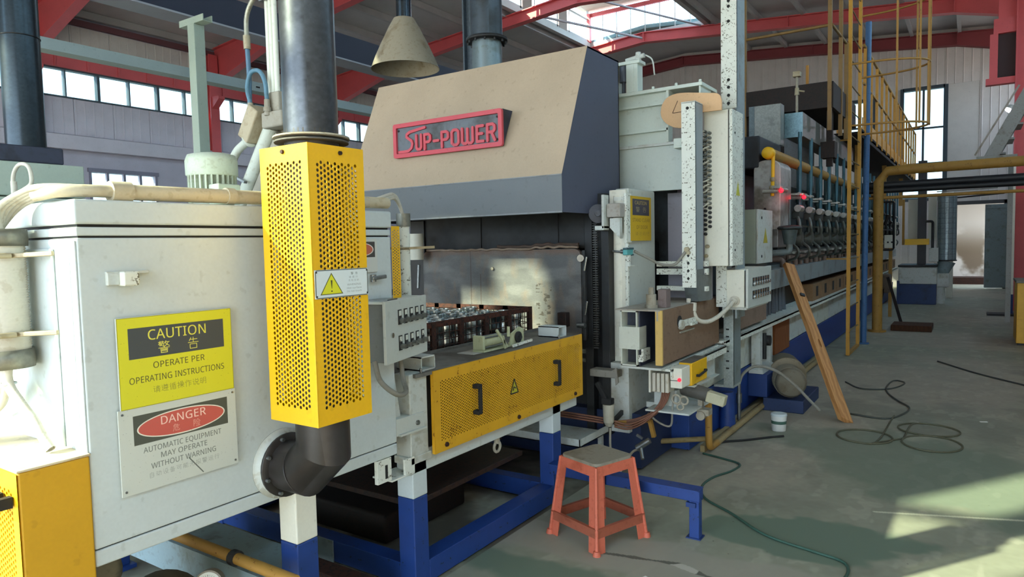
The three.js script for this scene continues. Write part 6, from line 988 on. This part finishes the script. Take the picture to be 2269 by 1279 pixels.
{
  const o = thing('catwalk', 'yellow-railed steel catwalk running along the furnace top to the far end', 'catwalk', [-1.6, 3.1, -16.5]), y = M('#d79a3a', 'chipped', 0.55), x = -1.36;
  part('deck', [bx(-2.3, x, 3.10, 3.14, -22, -11.2), bx(x - 0.03, x, 3.05, 3.17, -22, -11.2)], M('#3a322f', 'rust', 0.8), o);
  part('kick_plate', [bx(x - 0.008, x, 3.17, 3.34, -22, -11.2)], y, o);
  for (let k = 0; k <= 14; k++) part('post', bx(x - 0.02, x + 0.02, 3.1, 4.38, -11.45 - k * 0.75 - 0.02, -11.45 - k * 0.75 + 0.02), y, o);
  part('top_rail', cyl([x, 4.38, -11.3], [x, 4.38, -22], 0.022, 0.022, 8), C.yellowPipe, o); part('middle_rail', cyl([x, 3.84, -11.3], [x, 3.84, -22], 0.018, 0.018, 8), C.yellowPipe, o);
  const by = M('#c98f3c', 'chipped', 0.6); for (let k = 0; k <= 6; k++) part('far_post', bx(-2.28, -2.24, 3.1, 4.38, -12 - k * 1.5, -12.04 - k * 1.5), by, o);
  for (const z of [-12.5, -16.5, -20.5]) part('support', bx(-1.62, -1.54, 2.4, 3.1, z - 0.04, z + 0.04), C.yellowPipe, o);
}
{
  const o = thing('caged_ladder', 'yellow fixed ladder with round safety cage in front of the catwalk', 'ladder', [-1.4, 0, -10.6]), y = C.yellowPipe, x = -1.385, za = -10.17, zb = -11.12;
  for (const z of [za, zb]) part('rail', [bx(x - 0.022, x + 0.022, 0.02, 5.2, z - 0.022, z + 0.022)], M('#d39b35', 'chipped', 0.55), o);
  part('bottom_bar', bar([x, 0.03, za], [x, 0.03, zb], 0.04, 0.04), y, o);
  for (let h = 0.33; h < 5; h += 0.33) part('rung', cyl([x, h, za], [x, h, zb], 0.008, 0.008, 8), M('#7c6a3c', 'dirty', 0.6), o);
  for (const h of [3.08, 3.88, 4.74]) { const p = []; for (let k = 0; k <= 16; k++) { const t = k / 16 * Math.PI; p.push([x + 0.88 * Math.pow(Math.sin(t), 0.8), h, (za + zb) / 2 + (za - zb) / 2 * Math.cos(t)]); } part('cage_hoop', tube(p, 0.014, 6, 48), M('#b98b45', 'chipped', 0.6), o); }
  for (const t of [0.18, 0.33, 0.44, 0.52, 0.72]) { const a = t * Math.PI; part('cage_bar', bx(-0.012, 0.012, 3.06, 5.2, -0.012, 0.012).translate(x + 0.88 * Math.pow(Math.sin(a), 0.8), 0, (za + zb) / 2 + (za - zb) / 2 * Math.cos(a)), M('#b98b45', 'chipped', 0.6), o); }
  part('stand_off', bar([x, 1.32, za], [-1.66, 1.32, za], 0.02, 0.02), y, o); part('stand_off', bar([x, 2.9, za], [-1.5, 2.9, za], 0.02, 0.02), y, o);
  single('blue_pipe', [cyl([-1.355, 0, -11.5], [-1.325, 4.75, -11.5], 0.042, 0.042, 14), cyl([-1.355, 0, -11.5], [-1.355, 0.02, -11.5], 0.08, 0.08, 14)], M('#3d6796', 'dirty', 0.5), 'upright blue pipe close behind the yellow ladder rails', 'pipe');
}
// ---------- overhead pipes at the end of the furnace ----------
{
  const o = thing('yellow_standpipe', 'thick yellow standpipe with elbow and long level run to the right', 'pipe', [-1.32, 0, -13.08]);
  part('pipe', [pipe([[-1.335, 0.02, -13.08], [-1.335, 2.70, -13.08], [2.9, 2.72, -13.08]], 0.078, 0.2, 20)], C.yellowPipe, o); part('foot', cyl([-1.335, 0, -13.08], [-1.335, 0.03, -13.08], 0.14, 0.14, 18), C.yellowPipe, o);
  const b = thing('black_pipes', 'pair of black insulated pipes crossing level to the right below the yellow run', 'pipe', [0.8, 2.4, -13.2]); part('upper_pipe', cyl([-1.9, 2.475, -13.2], [2.9, 2.485, -13.2], 0.055, 0.055, 16), M('#22252b', 'paint', 0.5), b); part('lower_pipe', cyl([-1.9, 2.385, -13.2], [2.9, 2.395, -13.2], 0.05, 0.05, 16), M('#191b20', 'paint', 0.5), b);
  single('thin_yellow_pipe', [cyl([-1.6, 2.26, -13.15], [2.9, 2.265, -13.15], 0.026, 0.026, 12)], C.yellowPipe, 'thin yellow pipe just under the pair of black overhead pipes', 'pipe');
  for (const [k, y] of [2.60, 2.66, 2.78].entries()) single('handrail_wire', cyl([-0.75, y + 0.62 * 0, -19.5], [0.45, y + 0.02, -19.5], 0.014, 0.014, 6), M('#8f8d86', 'paint', 0.5), ['lowest', 'middle', 'highest'][k] + ' of three thin level bars before the tall far window', 'rail');
}
// ---------- far end ----------
{
  const o = thing('far_machine', 'white and dark blue quench machine at the far end of the aisle', 'machine', [-1.1, 0, -19.1]);
  part('base', [bx(-1.45, -0.70, 0, 0.48, -19.7, -18.72, 0.01), bx(-1.50, -1.44, 0, 0.55, -18.9, -18.70)], M('#233c6c', 'dirty', 0.55), o); part('body', [bx(-1.47, -0.69, 0.48, 0.88, -19.7, -18.70, 0.015)], C.greyWhite, o); part('lip', [bx(-1.48, -0.68, 0.88, 0.93, -19.72, -18.68, 0.008)], C.dark, o);
  part('control_panel', [bx(-0.86, -0.67, 1.0, 1.32, -19.0, -18.8, 0.01)], C.greyWhite, o); part('yellow_beam', [bx(-1.36, -0.86, 1.40, 1.54, -19.0, -18.85, 0.006)], C.yellow, o); part('column', [bx(-1.12, -0.94, 0.9, 3.4, -19.4, -19.2, 0.006)], M('#2e3138', 'paint', 0.5), o);
  part('white_column', [bx(-1.34, -1.14, 1.5, 2.5, -19.6, -19.5), bx(-0.92, -0.74, 1.5, 2.6, -19.7, -19.6)], C.cream, o); part('bracket', [pipe([[-0.95, 1.95, -19.1], [-0.80, 1.95, -19.1], [-0.80, 1.3, -19.1]], 0.03, 0.05)], C.dark, o);
  part('yellow_post', bx(-1.43, -1.38, 1.4, 2.5, -19.1, -19.05), C.yellowPipe, o);
  const f = thing('filter_vessel', 'tall pale grey cylindrical filter vessel with wire grid and funnel base', 'vessel', [-0.5, 0, -19.1]); part('drum', cyl([-0.52, 1.02, -19.2], [-0.52, 2.52, -19.2], 0.19, 0.19, 28), M('#a7bac0', 'galv', 0.35, 0.4), f);
  const grid = []; for (let y = 1.05; y < 2.55; y += 0.12) grid.push(torus([-0.52, y, -19.2], 0.193, 0.004, [0, 1, 0], 24)); for (let k = 0; k < 14; k++) { const a = k / 14 * 2 * Math.PI; grid.push(cyl([-0.52 + 0.193 * Math.cos(a), 1.02, -19.2 + 0.193 * Math.sin(a)], [-0.52 + 0.193 * Math.cos(a), 2.52, -19.2 + 0.193 * Math.sin(a)], 0.004, 0.004, 5)); } part('wire_grid', grid, M('#76858b', 'galv', 0.4, 0.4), f);
  part('rim', torus([-0.52, 1.02, -19.2], 0.2, 0.015), C.dark, f); part('funnel', cyl([-0.62, 0.62, -19.2], [-0.52, 1.0, -19.2], 0.09, 0.19, 24), C.blueGrey, f); part('hopper', [cyl([-0.64, 0, -19.1], [-0.64, 0.62, -19.1], 0.11, 0.11, 18), bx(-0.70, -0.45, 0.40, 0.72, -19.1, -18.95, 0.02)], C.greyWhite, f); part('cap', cyl([-0.52, 2.52, -19.2], [-0.52, 2.62, -19.2], 0.15, 0.12, 20), C.cream, f);
  const rack = thing('pipe_rack', 'tangle of dark thin pipes and valves at the far end of the furnace', 'pipework', [-1.4, 1.3, -14.8]), dk = M('#3d3733', 'rust', 0.6);
  for (let k = 0; k < 7; k++) part('pipe', [cyl([-1.62 + k * 0.028, 1.5, -14.4 - k * 0.45], [-1.62 + k * 0.028, 2.35, -14.4 - k * 0.45], 0.018, 0.018, 8), cyl([-1.64 + k * 0.028, 1.95 + rnd(-0.2, 0.2), -14.4 - k * 0.45], [-1.58 + k * 0.028, 1.95 + rnd(-0.1, 0.2), -14.4 - k * 0.45], 0.035, 0.03, 8)], dk, rack);
  part('frame', [pipe([[-1.55, 2.28, -15.2], [-1.28, 2.28, -15.2], [-1.28, 1.35, -15.2], [-1.55, 1.35, -15.2]], 0.02, 0.04), bar([-1.7, 1.75, -14.4], [-1.35, 1.75, -17], 0.03, 0.03)], C.rubber, rack);
  const sb = thing('socket_box', 'small white socket box on a yellow post beside the dark pipework', 'box', [-1.38, 0, -15.6]); part('box', bx(-1.48, -1.28, 1.38, 1.64, -15.7, -15.6, 0.008), C.cream, sb); part('sockets', [bx(-1.43, -1.40, 1.48, 1.51, -15.6, -15.597), bx(-1.36, -1.33, 1.48, 1.51, -15.6, -15.597)], C.rubber, sb); part('post', bx(-1.40, -1.34, 0, 1.38, -15.68, -15.62), C.yellowPipe, sb); part('arm', [bx(-1.33, -1.28, 1.6, 1.95, -15.66, -15.62)], C.cream, sb);
  const tr = thing('tripod_stand', 'dusty brown tripod stand at the foot of the socket post', 'stand', [-1.3, 0, -14.6]); part('leg', bar([-1.32, 0.85, -14.6], [-1.08, 0, -14.5], 0.05, 0.03), M('#4c3f38', 'rust', 0.8), tr); part('leg', bar([-1.36, 0.85, -14.7], [-1.5, 0, -14.4], 0.05, 0.03), M('#4c3f38', 'rust', 0.8), tr); part('head', [bx(-1.5, -1.28, 0.55, 0.9, -14.9, -14.6, 0.03)], M('#6c5f52', 'dirty', 0.8), tr);
  single('floor_crate', [bx(-1.15, -0.55, 0, 0.10, -13.9, -13.3, 0.01)], M('#5d4a31', 'wood', 0.85), 'low brown wooden tray on the floor beyond the yellow standpipe', 'crate');
  const c = thing('yellow_cabinet', 'yellow cabinet with grey top at the right edge of the aisle', 'cabinet', [0.9, 0, -12.6]); part('body', bx(0.535, 1.3, 0.03, 0.90, -13.0, -12.2, 0.008), C.yellowWorn, c); part('top', bx(0.52, 1.32, 0.90, 0.935, -13.02, -12.18, 0.005), M('#7d786c', 'dirty', 0.7), c); part('plinth', bx(0.56, 1.28, 0, 0.03, -12.95, -12.25), C.dark, c);
  const p = thing('pale_post', 'pale post with blue foot beside the red column near the doorway', 'post', [0.62, 0, -16.7]); part('post', bx(0.57, 0.67, 0.42, 2.95, -16.75, -16.65, 0.005), C.cream, p); part('foot', bx(0.57, 0.67, 0, 0.42, -16.75, -16.65, 0.005), C.blueDeep, p); part('base', bx(0.25, 1.1, 0, 0.04, -16.9, -16.5), C.dark, p);
  const q = thing('pale_post', 'pale upright with thin dark pipe left of the far doorway', 'post', [-0.44, 0, -21]); part('post', bx(-0.56, -0.42, 0, 1.7, -21.05, -20.95, 0.005), C.cream, q); part('pipe', [pipe([[-0.52, 1.6, -20.92], [-0.52, 2.55, -20.92], [0.62, 2.62, -20.92]], 0.02, 0.05), cyl([-0.44, 1.6, -20.92], [-0.44, 2.5, -20.92], 0.016, 0.016, 8)], C.dark, q);
  const rc = thing('red_column', 'red steel column with bolted brackets at the right edge of the view', 'column', [0.85, 0, -17.8]);
  part('web', [bx(0.66, 0.69, 0, 8.0, -17.95, -17.65), bx(0.69, 1.02, 0, 8.0, -17.815, -17.785), bx(1.02, 1.05, 0, 8.0, -17.95, -17.65)], C.red, rc);
  part('bracket', [bx(0.28, 0.66, 5.75, 6.05, -17.9, -17.7), bx(0.36, 0.66, 6.05, 7.8, -17.82, -17.78), bx(0.16, 0.66, 4.72, 4.85, -17.9, -17.7), bx(0.22, 0.36, 4.85, 5.75, -17.9, -17.7)], C.red, rc); part('bracket_web', [bx(0.36, 0.66, 4.85, 5.75, -17.86, -17.80)], M('#3a2526', 'paint', 0.6), rc);
  const rp = thing('red_panel', 'dark red sliding door panel behind the red column at the right edge', 'panel', [1.2, 0, -18.2]); part('leaf', bx(0.70, 2.9, 0.04, 3.0, -18.3, -18.25, 0.006), M('#7e2f30', 'dirty', 0.6), rp); part('bolt_bar', [cyl([0.72, 2.0, -18.22], [1.0, 2.0, -18.22], 0.03, 0.03, 10), bx(0.78, 0.95, 1.3, 1.5, -18.25, -18.2)], C.dustyGrey, rp);
  const st = thing('grey_stair', 'grey steel stair flight rising to the upper right corner', 'stair', [0.8, 2.9, -15]); const gm = M('#a8a7a2', 'dirty', 0.6);
  for (const z of [-14.6, -15.4]) part('stringer', [bar([0.22, 2.92, z], [1.5, 5.55, z], 0.03, 0.20)], gm, st); for (let k = 0; k < 11; k++) part('tread', bx(0.20 + k * 0.117, 0.44 + k * 0.117, 2.98 + k * 0.24, 3.01 + k * 0.24, -15.4, -14.6), M('#9a9892', 'dirty', 0.6), st); part('landing', [bx(0.02, 0.6, 2.90, 2.96, -15.45, -14.55, 0.005)], M('#a9a79f', 'dirty', 0.6), st);
  part('cable_tray', [bar([0.0, 2.98, -14.5], [0.6, 4.1, -14.5], 0.03, 0.03)], M('#b5a99d', 'dirty', 0.6), st); part('post', [bx(0.5, 0.58, 0, 2.9, -15.4, -15.32), bx(2.5, 2.58, 0, 5.5, -15.0, -14.92), bar([1.5, 5.5, -14.96], [2.55, 5.5, -14.96], 0.08, 0.1)], gm, st);
  const fl = thing('work_lamp', 'small lit work lamp clipped to the stair at the upper right', 'lamp', [0.50, 3.82, -15.6]); part('housing', lathe([[0, 0.10], [0.05, 0.09], [0.075, 0.03], [0.08, 0]], [0.50, 3.85, -15.55], [0.5, 0.75, -0.35], 18), C.greyWhite, fl);
  part('lens', lathe([[0, 0], [0.07, 0.0]], [0.497, 3.846, -15.547], [-0.5, -0.75, 0.35], 18), new THREE.MeshStandardMaterial({ color: '#ffffff', emissive: '#f4f0ff', emissiveIntensity: 9 }), fl); part('arm', cyl([0.53, 3.9, -15.57], [0.70, 3.92, -15.41], 0.012, 0.012, 8), C.dark, fl);
  const pl = new THREE.PointLight(0xf6f0ff, 1.2); pl.position.set(-0.05, -0.08, 0.1); pl.castShadow = true; fl.add(pl);
}
// ---------- on the floor ----------
{ // stool
  const o = thing('plastic_stool', 'worn orange-red square plastic stool with dusty grey seat', 'stool', [-1.69, 0, -3.31]), m = M('#cf6a50', 'dirty', 0.6), ang = Math.atan2(0.334, 0.118), c = Math.cos(ang), s = Math.sin(ang);
  const at = (u, v, y) => [-1.69 + u * c + v * s, y, -3.31 - u * s + v * c], cor = [[-1, 1], [1, 1], [1, -1], [-1, -1]];
  const rot = (g) => g.applyMatrix4(new THREE.Matrix4().makeRotationY(ang).setPosition(-1.69, 0, -3.31));
  const top = new THREE.Shape(), a = 0.137, r = 0.04; top.moveTo(-a + r, -a); top.lineTo(a - r, -a); top.quadraticCurveTo(a, -a, a, -a + r); top.lineTo(a, a - r); top.quadraticCurveTo(a, a, a - r, a); top.lineTo(-a + r, a); top.quadraticCurveTo(-a, a, -a, a - r); top.lineTo(-a, -a + r); top.quadraticCurveTo(-a, -a, -a + r, -a);
  part('seat', rot(ext(top, 0.012, 0.005).rotateX(-Math.PI / 2).translate(0, 0.437, 0)), M('#8e8778', 'dirty', 0.8), o, 'dusty grey seat');
  // skirt and tapering angle legs, each wall running from seat to floor
  const lo = 0.187, hi = 0.140;
  const slab = (p, q, w0, w1, n) => { const g = new THREE.BufferGeometry(), t = 0.004, P = V(...p), Q = V(...q), N = V(...n).normalize(), D = Q.clone().sub(P), W = D.clone().cross(N).normalize(), v = []; for (const [e, w] of [[P, w0], [Q, w1]]) for (const k of [0, 1]) for (const j of [0, 1]) v.push(e.clone().addScaledVector(W, k * w).addScaledVector(N, -j * t)); const f = [[0, 2, 6, 4], [1, 5, 7, 3], [0, 4, 5, 1], [2, 3, 7, 6], [0, 1, 3, 2], [4, 6, 7, 5]], pos = []; for (const [i, j, k, l] of f) for (const x of [i, j, k, i, k, l]) pos.push(v[x].x, v[x].y, v[x].z); g.setAttribute('position', new THREE.Float32BufferAttribute(pos, 3)); g.computeVertexNormals(); g.setAttribute('uv', new THREE.Float32BufferAttribute(new Float32Array(pos.length / 3 * 2), 2)); return g; };
  for (const [i, [u, v]] of cor.entries()) {
    const y0 = 0, y1 = 0.437, P0 = at(u * lo, v * lo, y0), P1 = at(u * hi, v * hi, y1), n1 = at(u, 0, 0).map((x, k) => x - [-1.69, 0, -3.31][k]), n2 = at(0, v, 0).map((x, k) => x - [-1.69, 0, -3.31][k]);
    const e1 = slab(P0, P1, u * v > 0 ? 0.062 : -0.062, u * v > 0 ? 0.05 : -0.05, n1), e2 = slab(P0, P1, u * v > 0 ? -0.062 : 0.062, u * v > 0 ? -0.05 : 0.05, n2);
    part('leg', [e1, e2, cyl([P0[0], 0.004, P0[2]], P1, 0.010, 0.008, 8), cyl([P0[0], 0.0, P0[2]], [P0[0], 0.025, P0[2]], 0.022, 0.016, 10)], m, o);
  }
  for (let i = 0; i < 4; i++) { const [p, q] = [cor[i], cor[(i + 1) % 4]], e = (k, y) => [at(p[0] * k, p[1] * k, y), at(q[0] * k, q[1] * k, y)]; part('apron', bar(...e(0.1405, 0.412), 0.005, 0.055), m, o); const [a2, b2] = e(0.176, 0.105); part('stretcher', [bar(a2, b2, 0.005, 0.05), bar(a2.map((x, k) => k === 1 ? x + 0.024 : x), b2.map((x, k) => k === 1 ? x + 0.024 : x), 0.02, 0.005)], M('#a5583f', 'dirty', 0.7), o); }
}
{
  const o = thing('step_rail', 'low blue steel rail on a short post behind the stool', 'rail', [-1.65, 0, -3.55]); part('rail', [bx(-2.12, -1.19, 0.205, 0.268, -3.58, -3.52, 0.004), bx(-2.12, -1.19, 0.268, 0.274, -3.585, -3.50)], C.blue, o); part('post', bx(-1.25, -1.195, 0.0, 0.205, -3.575, -3.525, 0.004), C.blue, o); part('base_plate', bx(-1.265, -1.185, 0, 0.006, -3.59, -3.515), C.blueDeep, o); part('gusset', bx(-1.262, -1.21, 0.175, 0.2, -3.55, -3.51), C.blueDeep, o);
  const b = thing('paint_bucket', 'small white plastic bucket with dark green label band on the floor', 'bucket', [-1.33, 0, -5.95]); part('body', lathe([[0, 0.002], [0.056, 0.002], [0.062, 0.125], [0.062, 0.13], [0, 0.13]], [-1.33, 0, -5.95], [0, 1, 0], 28), M('#dfe0da', 'paint', 0.4), b); part('lid', lathe([[0, 0.148], [0.05, 0.147], [0.064, 0.146], [0.066, 0.128], [0.06, 0.127]], [-1.33, 0, -5.95], [0, 1, 0], 28), C.white, b); part('label_band', lathe([[0.0595, 0.062], [0.0605, 0.062], [0.0618, 0.088], [0.0610, 0.088]], [-1.33, 0, -5.95], [0, 1, 0], 28), M('#3f5f52', 'paint', 0.5), b);
  const pk = thing('leaning_plank', 'long narrow wooden plank with a slot hole leaning against the furnace flank', 'plank', [-0.92, 0, -6.48]), A = V(-0.905, 0.0, -6.47), Bp = V(-1.60, 1.32, -7.52), D = Bp.clone().sub(A), l = D.length(); D.normalize();
  const N = V(0.75, 0.45, 0.5); N.addScaledVector(D, -N.dot(D)).normalize(); const U = D.clone().cross(N).normalize(), sh = shape([[-0.055, 0.025], [0.055, -0.012], [0.055, l], [-0.055, l]]), hole = new THREE.Path(); hole.absellipse(0.012, l * 0.45, 0.014, 0.05, 0, 7, true); sh.holes.push(hole);
  const pg = ext(sh, 0.042, 0.002); { const p = pg.attributes.position, uv = pg.attributes.uv; for (let i = 0; i < p.count; i++) uv.setXY(i, (p.getX(i) + p.getZ(i)) * 1.2, p.getY(i) * 0.5); }
  part('board', pg.applyMatrix4(new THREE.Matrix4().makeBasis(U, D, U.clone().cross(D)).setPosition(A)), C.wood, pk, null, true);
  part('nail_block', bx(-0.02, 0.03, 0, 0.03, 0.042, 0.06).applyMatrix4(new THREE.Matrix4().makeBasis(U, D, U.clone().cross(D)).setPosition(A.clone().addScaledVector(D, l * 0.76))), C.dark, pk);
  const h = (name, pts, r, m, label) => single(name, tube(pts.map(([x, z]) => [x, r, z]), r, 7), m, label, 'hose');
  h('floor_hose', [[-1.66, -5.0], [-1.5, -4.95], [-1.357, -4.88], [-1.36, -4.72], [-1.43, -4.52], [-1.44, -4.31], [-1.36, -4.12], [-1.15, -3.96], [-0.90, -3.75], [-0.66, -3.675], [-0.5, -3.62], [-0.47, -3.5], [-0.55, -3.2], [-0.7, -2.9]], 0.0075, M('#35574b', 'dirty', 0.6), 'dark green hose running from the furnace foot across the floor to the lower right');
  h('floor_hose', [[-1.66, -5.2], [-1.62, -5.36], [-1.48, -5.5], [-1.33, -5.68], [-1.25, -5.76]], 0.009, C.rubber, 'short black hose on the floor beside the white bucket');
  const ring = (x, z, a, b, t0) => [...Array(25).keys()].map((k) => [x + a * Math.cos(t0 + k / 24 * 6.3), z + b * Math.sin(t0 + k / 24 * 6.3)]);
  h('coiled_hose', [[-0.56, -6.9], ...ring(-0.70, -6.07, 0.20, 0.21, 1.2), ...ring(-0.24, -6.10, 0.20, 0.23, 3.4), ...ring(-0.28, -6.53, 0.22, 0.20, 4.2)], 0.007, M('#5b5a45', 'dirty', 0.7), 'thin brown hose lying in three loose loops on the open floor');
  h('floor_hose', [[-1.15, -8.3], [-0.95, -8.0], [-0.72, -8.1], [-0.6, -8.55], [-0.69, -8.63], [-0.74, -8.2], [-0.70, -7.9], [-0.58, -7.55], [-0.47, -7.3], [-0.5, -7.0], [-0.62, -6.75], [-0.9, -6.8]], 0.008, M('#474c46', 'dirty', 0.7), 'grey cable snaking over the floor beyond the leaning plank');
  h('floor_hose', [[-0.35, -10.2], [0.05, -9.5], [0.35, -9.1], [0.8, -8.6], [1.3, -8.4]], 0.009, M('#3f4340', 'dirty', 0.7), 'dark cable crossing the aisle floor toward the right edge');
  for (const [x, z, a, l2] of [[0.10, -7.05, 0.4, 'white paper scrap on the floor near the right edge'], [-1.28, -2.97, 1.2, 'small white paper scrap on the grey screed at the bottom edge'], [-0.38, -6.75, 0.9, 'tiny white scrap beside the looped hose']]) single('paper_scrap', [bx(-0.028, 0.028, 0.001, 0.003, -0.011, 0.011).rotateY(a).translate(x, 0, z)], M('#e6e6e0', null, 0.8), l2, 'scrap');
}

renderer.render(scene, camera);
